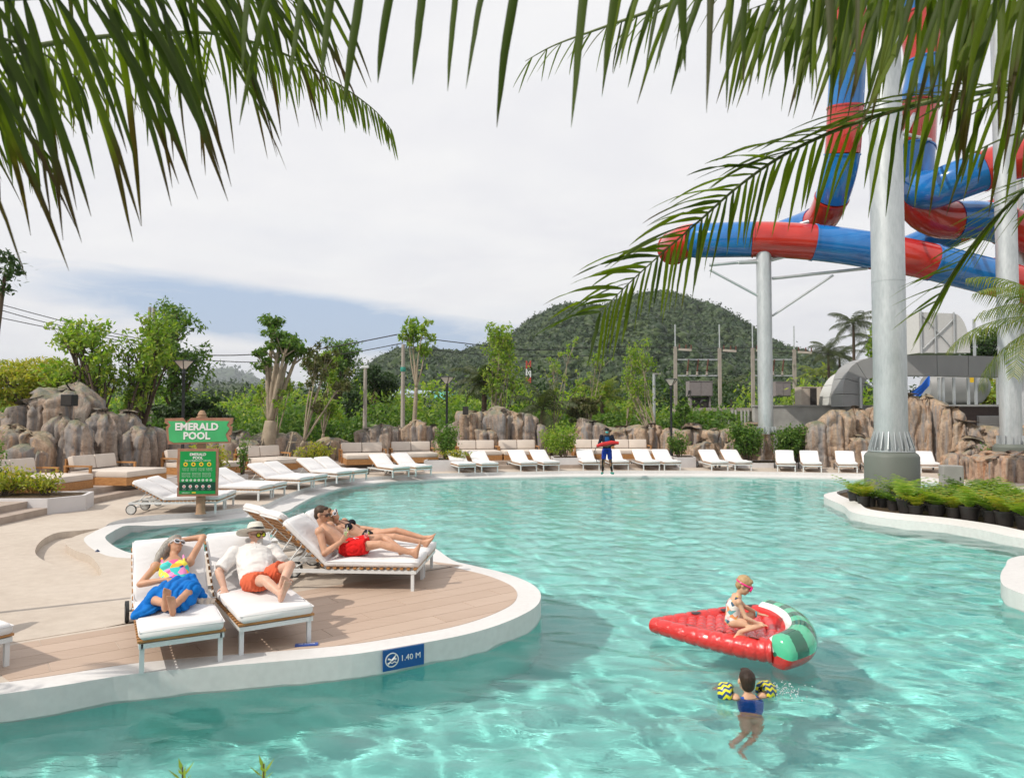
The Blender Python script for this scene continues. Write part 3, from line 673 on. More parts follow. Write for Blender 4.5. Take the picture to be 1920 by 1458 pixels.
for i in range(5):
    x, z = pxz(351 + i * 11.3, 910); Mx = Matrix.Translation((x, -.182, z)) @ Matrix.Rotation(R(90), 4, 'X'); MB().lathe([(0, 0), (.036, 0), (.036, .004), (0, .004)], 14, Mx, cap=False).build('symbol', M_LET, lb)
    MB().box(x - .014, x + .014, -.192, -.187, z - .016, z + .016).build('symbol_figure', M_RED, lb)
    text('not allowed', .017, M_LET, lb, (x, -.183, pz(916)), ext=.001)
text('EMERGENCY', .03, M_LET, lb, (pxz(354, 0)[0], -.18, pz(922.5)), ext=.001); MB().box(pxz(365, 0)[0], pxz(372, 0)[0], -.183, -.178, pz(922.5), pz(920.5)).build('symbol', M_YEL, lb)

# depth marker on the coping face
M_BLUE = simple('sign_blue', (.006, .075, .27), .4, var=.03)
i_best = None
pa, pb_ = G(716, 1219), G(795, 1207)
pts_edge = [v for v in poolB if v.y < 9]
def edge_at(x):  # coping edge y at given x on the near side
    best = None
    for a, b_ in zip(pts_edge, pts_edge[1:]):
        if min(a.x, b_.x) <= x <= max(a.x, b_.x) and a.y < 8.3: return a.y + (b_.y - a.y) * (x - a.x) / ((b_.x - a.x) or 1e-6), (b_ - a).normalized()
xa = G(755, 1213).x; ya, ed = edge_at(xa)
dm = empty('depth_marker', (xa, ya, 0), math.atan2(ed.y, ed.x), 'blue 1.40 M depth plate with no diving symbol on the coping face', 'sign')
Wm = .215; MB().box(-Wm, Wm, -.022, -.008, -.205, -.004).build('plate', M_BLUE, dm)
text('1.40 M', .078, M_LET, dm, (.072, -.024, -.130), ext=.002)
Mx = Matrix.Translation((-.125, -.023, -.104)) @ Matrix.Rotation(R(90), 4, 'X')
MB().lathe([(.060, 0), (.070, 0), (.070, .004), (.060, .004), (.060, 0)], 24, Mx, cap=False).build('symbol', M_LET, dm)
sb = MB(); sb.box(-.062, .062, -.006, .006, 0, .003, Mx @ Matrix.Rotation(R(45), 4, 'Z')); sb.tube([(-.04, .015, .003), (0, -.005, .003), (.03, .02, .003)], .009, 6, M=Mx); sb.tube([(-.045, -.03, .003), (-.02, -.02, .003), (0, -.032, .003), (.022, -.02, .003), (.045, -.03, .003)], .006, 6, M=Mx)
sb.lathe([(0, 0), (.012, 0), (.012, .004), (0, .004)], 10, Mx @ Matrix.Translation((.035, .005, 0)), cap=False); sb.build('swimmer_symbol', M_LET, dm)
q = G(575, 1210); t2 = empty('floor_marker', (q.x, q.y, 0), R(12), 'flat blue marker plate lying on the planks near the coping', 'sign')
MB().box(-.11, .11, -.035, .035, .005, .02, bev=.004).build('plate', simple('marker_blue', (.03, .08, .33), .4), t2); text('NO DIVING', .03, M_LET, t2, (0, -.01, .021), rot=(0, 0, 0), ext=.001)
q = G(175, 1049, -.13); sl = empty('ground_spotlight', (q.x, q.y, -.13), 0, 'small dark blue spotlight standing in the dry sunken basin', 'spotlight')
MB().lathe([(.045, 0), (.045, .01), (.012, .012), (.012, .06)], 12).build('stand', M_BLACK, sl)
MB().tube([(-.09, -.03, .02), (-.02, 0, .06), (.03, .02, .10)], [.012, .02, .028], 8).build('stem', M_BLACK, sl); MB().tube([(.03, .02, .10), (.07, .04, .14)], [.034, .042], 12).build('lamp_head', simple('navy_plastic', (.02, .035, .09), .4), sl)

# ------------------------------------------------------------------ planters
def planter(poly, z1, label):
    o = MB().prism(poly, 0.0, z1 - .04).build('planter', M_WPAINT, label=label, cat='planter', group='white planters along the terrace')
    cx_ = sum(p[0] for p in poly) / len(poly); cy_ = sum(p[1] for p in poly) / len(poly)
    inn = [(cx_ + (p[0] - cx_) * .93, cy_ + (p[1] - cy_) * .90) for p in poly]
    n = len(poly); b = MB(); b.add([(x, y, z1 - .04) for x, y in poly] + [(x, y, z1) for x, y in poly] + [(x, y, z1) for x, y in inn] + [(x, y, z1 - .04) for x, y in inn], [f_ for i in range(n) for f_ in ((i, (i + 1) % n, n + (i + 1) % n, n + i), (n + i, n + (i + 1) % n, 2 * n + (i + 1) % n, 2 * n + i), (2 * n + i, 2 * n + (i + 1) % n, 3 * n + (i + 1) % n, 3 * n + i))]).build('rim', M_WPAINT, o)
    MB().prism(inn, z1 - .06, z1 - .02).build('soil_fill', M_SOIL, o); return o
planter([(-13.2, 16.25), (-10.6, 16.3), (-10.15, 17.0), (-10.45, 17.85), (-13.0, 17.9)], .36, 'white painted planter with yellow green shrubs between the steps at left')
planter([(-10.6, 21.9), (-9.2, 22.0), (-8.5, 23.0), (-9.3, 23.8), (-10.6, 23.2)], .34, 'low white planter half hidden behind the sign post')
planter([(-7.9, 25.6), (-6.7, 26.4), (-6.9, 27.6), (-8.3, 26.8)], .34, 'low planter with yellow leaved shrubs behind the loungers right of the sign')
planter([(-3.5, 28.3), (-1.95, 28.6), (-1.95, 30.2), (-3.4, 30.0)], .44, 'white planter with green shrub under the central black lamp post')
planter([(1.75, 29.9), (2.9, 30.0), (2.9, 31.4), (1.7, 31.3)], .44, 'white planter with light green shrub left of the lifeguard')
planter([(7.0, 30.2), (7.85, 30.4), (8.0, 32.0), (6.9, 32.0)], .44, 'white planter under the right black lamp post')
planter([(9.6, 30.3), (12.4, 30.2), (12.8, 32.2), (9.4, 32.2)], .20, 'low kerbed bed of big green shrubs round the thinner slide column')

# ------------------------------------------------------------------ island with the big column
isl = catmull([Vector((*g2(*q), 0)) for q in [(1581, 945), (1600, 958), (1660, 968), (1760, 978), (1840, 990), (1920, 1006)]] + [Vector(q) for q in [(10.6, 11.6 + 1.2, 0), (14, 13.6, 0), (17, 16, 0), (16.5, 19, 0), (13.5, 21.2, 0), (10.8, 21.9, 0), (9.0, 20.6, 0)]], 5)
isl_in = []
n_ = len(isl)
for i in range(n_):
    d = (isl[(i + 1) % n_] - isl[i - 1]).normalized(); isl_in.append(isl[i] + Vector((-d.y, d.x, 0)) * .34 * (1 if sum(isl[j - 1].x * isl[j].y - isl[j].x * isl[j - 1].y for j in range(n_)) > 0 else -1))
b = MB()
for i in range(n_):
    j = (i + 1) % n_; a0, a1, b0, b1 = isl[i], isl[j], isl_in[i], isl_in[j]
    b.add([(a0.x, a0.y, -1.9), (a1.x, a1.y, -1.9), (a0.x, a0.y, -.03), (a1.x, a1.y, -.03), (a0.x, a0.y, -.03), (a1.x, a1.y, -.03), (b0.x, b0.y, .06), (b1.x, b1.y, .06), (b0.x, b0.y, -.1), (b1.x, b1.y, -.1)], [(0, 1, 3, 2), (4, 5, 7, 6), (6, 7, 9, 8)])
b.build('island_coping', M_COPE, kind='structure'); sheet('island_soil', [isl_in], -.02, M_SOIL)
BC = Vector((10.62, 19.95, 0))
bc = empty('slide_column', BC, label='huge galvanised steel column on a grey green drum base in the pool island', cat='column')
MB().lathe([(.66, -.05), (.70, .0), (.70, 1.10), (.66, 1.18), (.58, 1.24), (.0, 1.24)], 48, cap=False).build('concrete_base', M_OLIVE, bc, smooth='auto')
MB().lathe([(.43, 1.24), (.43, 6.9), (.425, 17)], 48).build('shaft', M_GALV, bc, smooth='auto')
MB().lathe([(.43, 6.0), (.437, 6.0), (.437, 6.03), (.43, 6.03)], 48, cap=False).build('weld_seam', M_GALV, bc)
MB().lathe([(.0, 1.245), (.60, 1.245), (.60, 1.275), (.43, 1.275)], 40, cap=False).build('base_flange', M_GALV, bc, smooth='auto')
gus = None
for i in range(20):
    a = 2 * math.pi * i / 20; Mx = Matrix.Rotation(a, 4, 'Z')
    if gus is None:
        g_ = MB(); g_.add([(.425, -.01, 1.275), (.59, -.01, 1.275), (.59, -.01, 1.33), (.445, -.01, 1.80), (.425, -.01, 1.80), (.425, .01, 1.275), (.59, .01, 1.275), (.59, .01, 1.33), (.445, .01, 1.80), (.425, .01, 1.80)], [(0, 1, 2, 3, 4), (9, 8, 7, 6, 5), (0, 5, 6, 1), (1, 6, 7, 2), (2, 7, 8, 3), (3, 8, 9, 4)])
        o = g_.build('gusset', M_GALV, bc); gus = o.data; bo = MB().lathe([(.018, 1.275), (.018, 1.36)], 8, Matrix.Translation((.56, .09, 0))).build('bolt', M_GALV, bc); bolt = bo.data
    else:
        o = link(bpy.data.objects.new('gusset', gus), bc); bo = link(bpy.data.objects.new('bolt', bolt), bc)
    o.rotation_euler = (0, 0, a); bo.rotation_euler = (0, 0, a)
def column(px, py, Y, rad, ztop, label, zb=0, base=True, br=None):
    p = P(px, py, Y); r = empty('slide_column', (p.x, Y, 0), label=label, cat='column')
    MB().lathe([(rad, zb), (rad, ztop)], 36).build('shaft', M_GALV, r, smooth='auto')
    for i in range(12):
        a = 2 * math.pi * i / 12; g_ = MB(); g_.box(rad - .01, rad + .11, -.01, .01, zb, zb + .32); o = g_.build('gusset', M_GALV, r); o.rotation_euler = (0, 0, a)
    if br: MB().lathe([(br * 1.0, 0), (br, zb - .12), (br * .85, zb), (0, zb)], 36, cap=False).build('concrete_base', M_OLIVE, r, smooth='auto')
    return r
column(1436, 815, 31.5, .32, P(1436, 474, 31.5).z, 'slimmer galvanised column with bracing arms under the left end of the slide', zb=P(1436, 813, 31.5).z)
column(1896, 830, 27.5, .37, 21, 'second thick galvanised column cut by the right edge of the picture', zb=P(1896, 832, 27.5).z, br=.62)
column(1914, 600, 33, .22, 20, 'thin galvanised column standing behind the one at the right edge')
q = G(1742, 942); jb = empty('junction_box', (11.2, 18.2, 0), R(-12), 'grey metal junction box on a concrete stub beside the big column', 'electrical box')
MB().box(-.22, .22, -.19, .19, -.02, .36, bev=.015).build('plinth', simple('stub_concrete', (.34, .25, .18), .9, var=.2), jb)
MB().box(-.235, .235, -.17, .17, .36, .98, bev=.02).build('cabinet', M_CONC, jb); MB().box(-.2, .2, -.178, -.171, .4, .94).build('door', M_CONC, jb); MB().box(.13, .16, -.19, -.178, .62, .70).build('handle', M_BLACK, jb)

# ------------------------------------------------------------------ water slide tubes
m = NT('slide_red', rough=.16, spec=.6); m.color(m.ramp(m.noise(1.2, 4), [(.3, (.42, .018, .012)), (.7, (.58, .03, .018))])); m.set('Coat Weight', .4); M_SR = m.m
m = NT('slide_blue', rough=.16, spec=.6); m.color(m.ramp(m.noise(1.2, 4), [(.3, (.006, .125, .40)), (.7, (.012, .185, .52))])); m.set('Coat Weight', .4); M_SB = m.m
def slide(pts, rad, seglen, label, start=0, cols=(M_SR, M_SB)):
    path = catmull([P(*q) for q in pts], 10, closed=False); r = empty('water_slide', path[0], label=label, cat='water slide')
    # resample evenly
    acc = [0]
    for a, b_ in zip(path, path[1:]): acc.append(acc[-1] + (b_ - a).length)
    tot = acc[-1]; nseg = max(1, round(tot / seglen)); per = 8
    def at(s_):
        s_ = min(max(s_, 0), tot); i = min(max(np.searchsorted(acc, s_) - 1, 0), len(path) - 2); t = (s_ - acc[i]) / max(acc[i + 1] - acc[i], 1e-6); return path[i].lerp(path[i + 1], t)
    for k in range(nseg):
        pp = [at(tot * (k + j / per) / nseg) for j in range(per + 1)]; b = MB(); b.tube([q - r.location for q in pp], rad, 26, cap=(k in (0, nseg - 1)))
        o = b.build('tube_section', cols[(k + start) % 2], r, smooth='auto')
        d = (pp[1] - pp[0]).normalized(); fl = MB(); fl.tube([pp[0] - r.location, pp[0] + d * .08 - r.location], rad * 1.045, 26); fl.build('flange', cols[(k + start) % 2], o, smooth='auto')
    return r
SY = 31.5; u = SY / FPX
sA = slide([(1262, 466, 35.5), (1290, 452, 33.5), (1345, 450, 32.4), (1440, 449, 31.6), (1540, 456, 31.3), (1640, 470, 31), (1740, 490, 31), (1830, 512, 31), (1960, 545, 31)], 33.5 * u, 2.62, 'horizontal red and blue tube slide resting on the slim column', 0)
sB = slide([(1606, -60, 30), (1592, 80, 30), (1585, 200, 30.5), (1578, 300, 31), (1560, 370, 32), (1540, 410, 33.4), (1510, 425, 34.6), (1470, 440, 35.5)], 31 * u, 2.0, 'steep red and blue tube slide dropping left of the big column', 1)
sC = slide([(1700, -60, 33), (1722, 40, 33), (1735, 130, 33), (1722, 200, 33), (1716, 270, 32.5), (1714, 330, 32.4), (1724, 385, 32.4), (1765, 412, 32.4), (1830, 412, 32.4), (1890, 425, 32.4), (1970, 455, 32.4)], 36 * u, 2.3, 'twisting red and blue tube slide right of the big column', 1)
sD = slide([(1716, 350, 32.4), (1742, 358, 31.4), (1790, 340, 30.6), (1850, 318, 30.2), (1900, 300, 30), (1980, 285, 30)], 36 * u, 2.6, 'blue and red tube slide branch rising to the right edge', 1)
sE = slide([(1960, 430, 34), (1880, 400, 34.4), (1820, 420, 34.6), (1700, 470, 35)], 30 * u, 2.6, 'farther tube slide glimpsed behind palm leaves at right', 1)
br = empty('slide_bracing', (P(1436, 560, 31.5).x, 31.5, 0), label='galvanised bracing arms fixed to the slim slide column', cat='bracing')
def arm(pts, rad, w='arm'): MB().tube([P(*q) - br.location for q in pts], rad, 8).build(w, M_GALV, br)
arm([(1436, 487, 31.5), (1330, 497, 31.9)], .07); arm([(1424, 556, 31.5), (1331, 506, 31.9)], .055); arm([(1448, 522, 31.5), (1626, 503, 31.2)], .07); arm([(1448, 592, 31.5), (1562, 516, 31.3)], .05); arm([(1436, 490, 31.5), (1490, 476, 31.5)], .08); arm([(1436, 490, 31.5), (1385, 492, 31.5)], .09)
arm([(1500, 420, 33.4), (1582, 398, 32.6)], .09); arm([(1690, 335, 32.2), (1660, 440, 24)], .05); arm([(1660, 330, 20.5), (1714, 215, 31.5)], .10); arm([(1810, 535, 31), (1912, 548, 31)], .06); arm([(1690, 250, 22), (1745, 262, 31.6)], .06)
# ------------------------------------------------------------------ foliage
def leaf_mat(name, cols, trans=.35, rough=.5, fsc=.9, tip=0):
    m = NT(name, rough=rough, spec=.35); g = m.N('ShaderNodeNewGeometry'); f = m.noise(fsc, 2)
    rv = m.math('ADD', m.math('MULTIPLY', g.outputs['Random Per Island'], .6), m.math('MULTIPLY', f, .45))
    n = len(cols); c = m.ramp(rv, [((i + .3) / n, cc) for i, cc in enumerate(cols)])
    if tip:
        tc_ = m.N('ShaderNodeTexCoord'); ln = m.N('ShaderNodeVectorMath', operation='LENGTH'); m.L(tc_.outputs['Object'], ln.inputs[0]); oi = m.N('ShaderNodeObjectInfo')
        bt = m.math('MULTIPLY', m.math('SUBTRACT', m.math('ADD', ln.outputs['Value'], m.math('MULTIPLY', oi.outputs['Random'], .22)), tip), 9, True); c = m.mix(m.math('MULTIPLY', oi.outputs['Random'], .5), c, cols[0]); c = m.mix(m.math('MULTIPLY', bt, .9), c, (.06, .035, .012))
    m.color(c)
    tr = m.N('ShaderNodeBsdfTranslucent'); mx = m.N('ShaderNodeMixShader'); mx.inputs[0].default_value = trans
    c2 = m.mix(1.0, c, (1.5, 1.7, .6), 'MULTIPLY'); m.L(c2, tr.inputs[0]); m.L(m.b.outputs[0], mx.inputs[1]); m.L(tr.outputs[0], mx.inputs[2]); m.L(mx.outputs[0], m.out.inputs[0]); return m.m
LF_BRIGHT = leaf_mat('leaf_fresh', [(.10, .19, .02), (.16, .27, .035), (.24, .34, .05), (.34, .37, .07)], .45)
LF_MID = leaf_mat('leaf_mid', [(.045, .10, .016), (.07, .15, .024), (.11, .20, .034), (.18, .25, .05)], .4)
LF_DARK = leaf_mat('leaf_dark', [(.014, .036, .010), (.022, .052, .014), (.035, .075, .018), (.06, .10, .025)], .25)
LF_YEL = leaf_mat('leaf_yellow', [(.14, .20, .02), (.24, .29, .03), (.36, .36, .05), (.46, .34, .07)], .45)
LF_HILL = leaf_mat('leaf_hill', [(.010, .026, .007), (.018, .042, .010), (.032, .062, .014), (.06, .092, .022)], .15, fsc=.02)
LF_OLIVE = leaf_mat('leaf_olive', [(.05, .065, .02), (.08, .095, .03), (.11, .12, .045), (.16, .14, .06)])
M_BARK = simple('bark', (.10, .07, .05), .9, var=.3, scale=5, bump=.6, bscale=14)
M_BARKP = simple('bark_pale', (.33, .27, .20), .9, var=.2, scale=5, bump=.4, bscale=14)
def leaf_np(clusters, n, size, rg, aspect=2.2, droop=.25, shell=.35):
    """diamond leaves scattered in ellipsoid clusters -> vertices, quads"""
    w_ = np.array([c[1][0] * c[1][1] * c[1][2] for c in clusters]) ** .67; w_ /= w_.sum()
    ci = rg.choice(len(clusters), n, p=w_); C = np.array([c[0] for c in clusters])[ci]; Rr = np.array([c[1] for c in clusters])[ci]
    d = rg.normal(size=(n, 3)); d /= np.linalg.norm(d, axis=1, keepdims=True); r = (shell + (1 - shell) * rg.rand(n)) ** .6 * (1 + .9 * rg.rand(n) ** 5)
    p = C + d * Rr * (r * .92)[:, None]
    a = d * .5 + rg.normal(size=(n, 3)) * .8; a[:, 2] -= droop; a /= np.linalg.norm(a, axis=1, keepdims=True)
    nn = rg.normal(size=(n, 3)) * .7 + np.array([0, 0, 1.0]) + d * .5; b = np.cross(a, nn); b /= np.linalg.norm(b, axis=1, keepdims=True) + 1e-9
    s = size * rg.uniform(.6, 1.35, n)[:, None]; h = s; wd = s / aspect
    V = np.stack([p - a * h * .5, p + b * wd * .5 - a * h * .05, p + a * h * .5, p - b * wd * .5 - a * h * .05], 1).reshape(-1, 3)
    return V, np.arange(4 * n).reshape(n, 4)
def leaves(name, clusters, n, size, mat, parent=None, seed=0, **kw):
    V, Q = leaf_np(clusters, n, size, np.random.RandomState(seed + 11), **kw)
    if parent is not None: V = V - np.array(parent.location)
    me = np_mesh(name, V, Q, mat, smooth=False); return link(bpy.data.objects.new(name, me), parent)
def tree(base, crown, n, size, leafm, label, trunk_r=.12, bark=None, limbs=7, group=None, fork=.45, lean=(0, 0), seed=1, crad=.28, name='broadleaf_tree', stakes=False, leafkw={}, multi=1, cat='tree'):
    """crown: (cx, cy, cz, rx, ry, rz) world"""
    rg = random.Random(seed); r = empty(name, base, label=label, cat=cat, group=group); B = Vector(base); C = Vector(crown[:3]); RR = Vector(crown[3:])
    b = MB(); clusters = []
    for s_ in range(multi):
        off = Vector((rg.uniform(-.3, .3), rg.uniform(-.3, .3), 0)) * (multi > 1); topf = B.lerp(Vector((C.x, C.y, C.z - RR.z * .3)), fork) + Vector((lean[0], lean[1], 0)) + off * 3
        pts = catmull([off, (topf - B) * .5 + off + Vector((rg.uniform(-.1, .1), rg.uniform(-.1, .1), 0)), topf - B], 5, closed=False)
        b.tube(pts, [trunk_r * (1.25 - .55 * i / len(pts)) * (1 if multi == 1 else .6) for i in range(len(pts))], 9)
        for k in range(limbs):
            a = rg.uniform(0, 6.28); rad_ = rg.uniform(.25, .95) ** .6; zz = rg.uniform(-.85, .95)
            q = Vector((math.cos(a) * rad_ * math.sqrt(max(.05, 1 - zz * zz)), math.sin(a) * rad_ * math.sqrt(max(.05, 1 - zz * zz)), zz)); e = C + Vector((q.x * RR.x, q.y * RR.y, q.z * RR.z)) * .8
            mid = topf.lerp(e, .5) + Vector((rg.uniform(-.2, .2), rg.uniform(-.2, .2), rg.uniform(-.1, .25))) * RR.x * .5
            pl = catmull([topf - B, mid - B, e - B], 5, closed=False); r0 = trunk_r * .5 * (1 if multi == 1 else .75); b.tube(pl, [r0 * (1 - .8 * i / len(pl)) for i in range(len(pl))], 6)
            cr = crad * rg.uniform(.6, 1.15); clusters.append((tuple(e), (RR.x * cr, RR.y * cr, RR.z * cr * .75)))
            for t_ in (1, 2, 3, 4):
                e2 = e + Vector((rg.uniform(-1, 1) * RR.x, rg.uniform(-1, 1) * RR.y, rg.uniform(-.6, .9) * RR.z)) * .42
                b.tube([pl[-3], (pl[-3] + e2 - B) * .5 + Vector((0, 0, .03)), e2 - B], [r0 * .35, r0 * .2, r0 * .1], 5); cr2 = crad * rg.uniform(.4, .9); clusters.append((tuple(e2), (RR.x * cr2, RR.y * cr2, RR.z * cr2 * .7)))
    b.build('trunk', bark or M_BARK, r, smooth=True)
    if stakes:
        for k in range(3):
            a = 2.1 * k + .4; MB().tube([(math.cos(a) * .75, math.sin(a) * .75, 0), (math.cos(a) * .08, math.sin(a) * .08, 1.25)], .03, 6).build('stake', M_BARKP, r)
        bt = MB()
        for k in range(3): a = 2.1 * k + .4; a2 = 2.1 * (k + 1) + .4; bt.tube([(math.cos(a) * .3, math.sin(a) * .3, .85), (math.cos(a2) * .3, math.sin(a2) * .3, .85)], .03, 6)
        bt.build('stake_brace', M_BARKP, r)
    leaves('crown', clusters, n, size, leafm, r, seed, **leafkw); return r
def tpx(x0, x1, yt, yb, Y, ybase_z, n, size, mat, label, bx=None, **kw):
    """tree from its outline in the picture, standing at distance Y"""
    a = P(x0, yt, Y); c = P(x1, yb, Y); cx_ = (a.x + c.x) / 2; rx = (c.x - a.x) / 2; rz = (a.z - c.z) / 2
    bxw = P(bx, 700, Y).x if bx else cx_
    n = int(n * (1.0 if mat in (LF_BRIGHT, LF_MID) else 1.4)); size *= .80
    return tree((bxw, Y, ybase_z), (cx_, Y, (a.z + c.z) / 2, rx, rx * .8, rz), n, size, mat, label, **kw)
# trees just behind the rocks
tpx(85, 240, 608, 770, 27, .8, 3800, .26, LF_BRIGHT, 'spreading light green tree with several stems behind the left cliff', bx=200, trunk_r=.2, limbs=9, multi=3, fork=.3, seed=3, crad=.3)
tpx(225, 330, 600, 790, 28, .8, 3200, .26, LF_BRIGHT, 'upright light green multi stemmed tree left of the lamp post', bx=285, trunk_r=.2, limbs=7, multi=3, fork=.25, seed=4, crad=.3)
tpx(258, 400, 568, 760, 34, .5, 5200, .26, LF_MID, 'tallest leafy green tree behind the first black lamp post', bx=330, trunk_r=.25, limbs=12, seed=5, crad=.33)
tpx(-40, 165, 668, 775, 30, .6, 8000, .22, LF_YEL, 'broad yellow green rounded tree at the far left edge', trunk_r=.2, limbs=12, multi=2, seed=6, crad=.36)
tpx(305, 430, 735, 810, 31, .3, 4000, .26, LF_DARK, 'dark green shrub mass right of the first lamp post', trunk_r=.1, limbs=8, seed=61, crad=.4)
tpx(465, 578, 592, 700, 29, .5, 3000, .24, LF_MID, 'heavy pruned tree with fresh green top and forked pale trunk', bx=502, trunk_r=.30, bark=M_BARKP, limbs=7, fork=.35, seed=7, crad=.32, stakes=True)
tpx(470, 560, 680, 790, 29.3, .5, 900, .2, LF_BRIGHT, 'thin lower growth round the forked pruned tree', bx=520, trunk_r=.07, bark=M_BARKP, limbs=5, fork=.3, seed=71, crad=.25)
tpx(560, 655, 655, 800, 28.5, .3, 1500, .2, LF_OLIVE, 'slender sparse tree with crossed stakes behind the loungers', bx=552, trunk_r=.09, bark=M_BARKP, limbs=8, fork=.35, seed=8, crad=.22, stakes=True)
tpx(575, 640, 660, 790, 32, .3, 1700, .22, LF_BRIGHT, 'young yellow green tree with a thin straight trunk', bx=607, trunk_r=.08, bark=M_BARKP, limbs=6, fork=.4, seed=9, crad=.3)
tpx(748, 822, 588, 680, 34, .5, 1300, .26, LF_BRIGHT, 'tall thin tree with a small loose tuft of leaves beside the grey pole', bx=774, trunk_r=.11, bark=M_BARKP, limbs=5, fork=.6, seed=10, crad=.33)
tpx(900, 990, 618, 770, 36, .5, 2800, .24, LF_BRIGHT, 'airy lime green tree behind the tall pale outcrop', bx=948, trunk_r=.10, bark=M_BARKP, limbs=6, multi=3, fork=.35, seed=11, crad=.28)
tpx(1000, 1105, 640, 780, 36, .5, 420, .24, LF_BRIGHT, 'nearly bare sapling with few leaves right of the outcrop', bx=1032, trunk_r=.07, bark=M_BARKP, limbs=8, fork=.35, seed=12, crad=.14)
tpx(1065, 1160, 640, 770, 37, .5, 420, .24, LF_BRIGHT, 'nearly bare wide branched sapling above the lifeguard', bx=1100, trunk_r=.08, bark=M_BARKP, limbs=8, fork=.35, seed=13, crad=.13)
tpx(1150, 1240, 635, 790, 37, .5, 1800, .24, LF_BRIGHT, 'light green loose tree on thin stems right of the lifeguard', bx=1203, trunk_r=.09, bark=M_BARKP, limbs=6, multi=3, fork=.3, seed=14, crad=.24)
tpx(1060, 1135, 745, 800, 36.5, .5, 1900, .2, LF_OLIVE, 'low rounded olive green tree behind the lifeguard', trunk_r=.07, bark=M_BARKP, limbs=8, seed=15, crad=.34)
tpx(1262, 1300, 745, 800, 36, .5, 700, .2, LF_MID, 'small green tree under the transformer platform', trunk_r=.05, limbs=5, seed=16, crad=.36)
tpx(1800, 1960, 622, 690, 55, .5, 5200, .35, LF_DARK, 'rounded dark green tree behind the grey duct at right', trunk_r=.2, limbs=12, seed=17, crad=.38)
tpx(1625, 1690, 600, 740, 60, .5, 2200, .4, LF_BRIGHT, 'tall light green tree behind the big column', trunk_r=.2, limbs=8, seed=18, crad=.35)
tpx(1800, 1900, 700, 790, 48, .5, 3500, .3, LF_YEL, 'yellow green tree seen under the grey duct at right', trunk_r=.2, limbs=10, seed=19, crad=.38)
tpx(640, 745, 690, 810, 44, .3, 6500, .28, LF_DARK, 'dark spreading tree right of the staked saplings', trunk_r=.2, limbs=12, seed=20, crad=.34)
tpx(560, 700, 640, 740, 62, .3, 6500, .36, LF_MID, 'flat topped broad tree farther back left of the white pole', trunk_r=.3, limbs=14, seed=21, crad=.3)
# ------------------------------------------------------------------ shrubs in planters and by the rocks
def shrub(cx_, cy_, z, rx, ry, rz, n, size, mat, label, seed=0, name='shrub', k=7):
    rg = random.Random(seed * 13 + 5); r = empty(name, (cx_, cy_, z), label=label, cat='shrub', group='shrubs round the terrace'); b = MB(); cl = []
    for i in range(k):
        a = rg.uniform(0, 6.28); q = Vector((math.cos(a) * rx * rg.uniform(.15, .8), math.sin(a) * ry * rg.uniform(.15, .8), rz * rg.uniform(.7, 1.7)))
        b.tube([(q.x * .3, q.y * .3, 0), (q.x * .7, q.y * .7, q.z * .6), tuple(q)], [.02, .014, .006], 5); cl.append((tuple(Vector((cx_, cy_, z)) + q), (rx * .45, ry * .45, rz * .42)))
        cl.append((tuple(Vector((cx_, cy_, z)) + q * .6), (rx * .4, ry * .4, rz * .35)))
    b.build('stem', M_BARK, r); leaves('foliage', cl, n, size, mat, r, seed); return r
shrub(-12.2, 17.0, .34, 1.1, .6, .35, 1500, .11, LF_YEL, 'yellow green clipped shrubs filling the left planter', 1, k=14)
shrub(-12.9, 17.5, .34, .5, .5, .75, 500, .12, LF_MID, 'taller thin green shrub at the left end of the left planter', 2)
shrub(-11.2, 17.1, .34, .4, .4, .35, 500, .10, LF_YEL, 'small yellow leaved shrub at the pool end of the left planter', 3)
shrub(-9.7, 22.7, .3, .7, .6, .55, 1300, .11, LF_YEL, 'yellow green shrub behind the sign post', 4, k=10); shrub(-8.75, 23.1, .3, .3, .3, .7, 260, .11, LF_MID, 'thin upright green shrub left of the sign board', 5)
shrub(-7.5, 26.9, .3, .8, .5, .5, 1100, .11, LF_YEL, 'yellow green shrubs behind the loungers right of the sign', 6, k=12)
shrub(-2.7, 29.4, .42, .62, .55, .80, 1900, .12, LF_MID, 'dense green shrub under the central black lamp post', 7, k=12); shrub(-2.3, 28.95, .42, .6, .3, .22, 500, .1, LF_YEL, 'low yellow green edging under the central lamp post', 8)
shrub(2.25, 30.7, .42, .62, .5, .72, 1300, .13, LF_BRIGHT, 'light green shrub in the planter left of the lifeguard', 9, k=10); shrub(1.75, 31.6, .3, .5, .4, .7, 700, .13, LF_BRIGHT, 'light green shrub against the rocks left of the lifeguard', 10)
shrub(7.35, 31.2, .42, .5, .5, .62, 1100, .12, LF_MID, 'green shrub under the right black lamp post', 11, k=10)
shrub(10.3, 31.0, .15, .85, .7, .85, 3800, .14, LF_MID, 'big round green shrub left of the slim slide column', 12, k=16); shrub(12.0, 31.0, .15, .80, .7, .82, 3600, .14, LF_MID, 'big round green shrub right of the slim slide column', 13, k=16)
shrub(17.6, 26.6, .0, .3, .3, .6, 200, .12, LF_MID, 'thin green shrub behind the junction box by the rocks', 14)
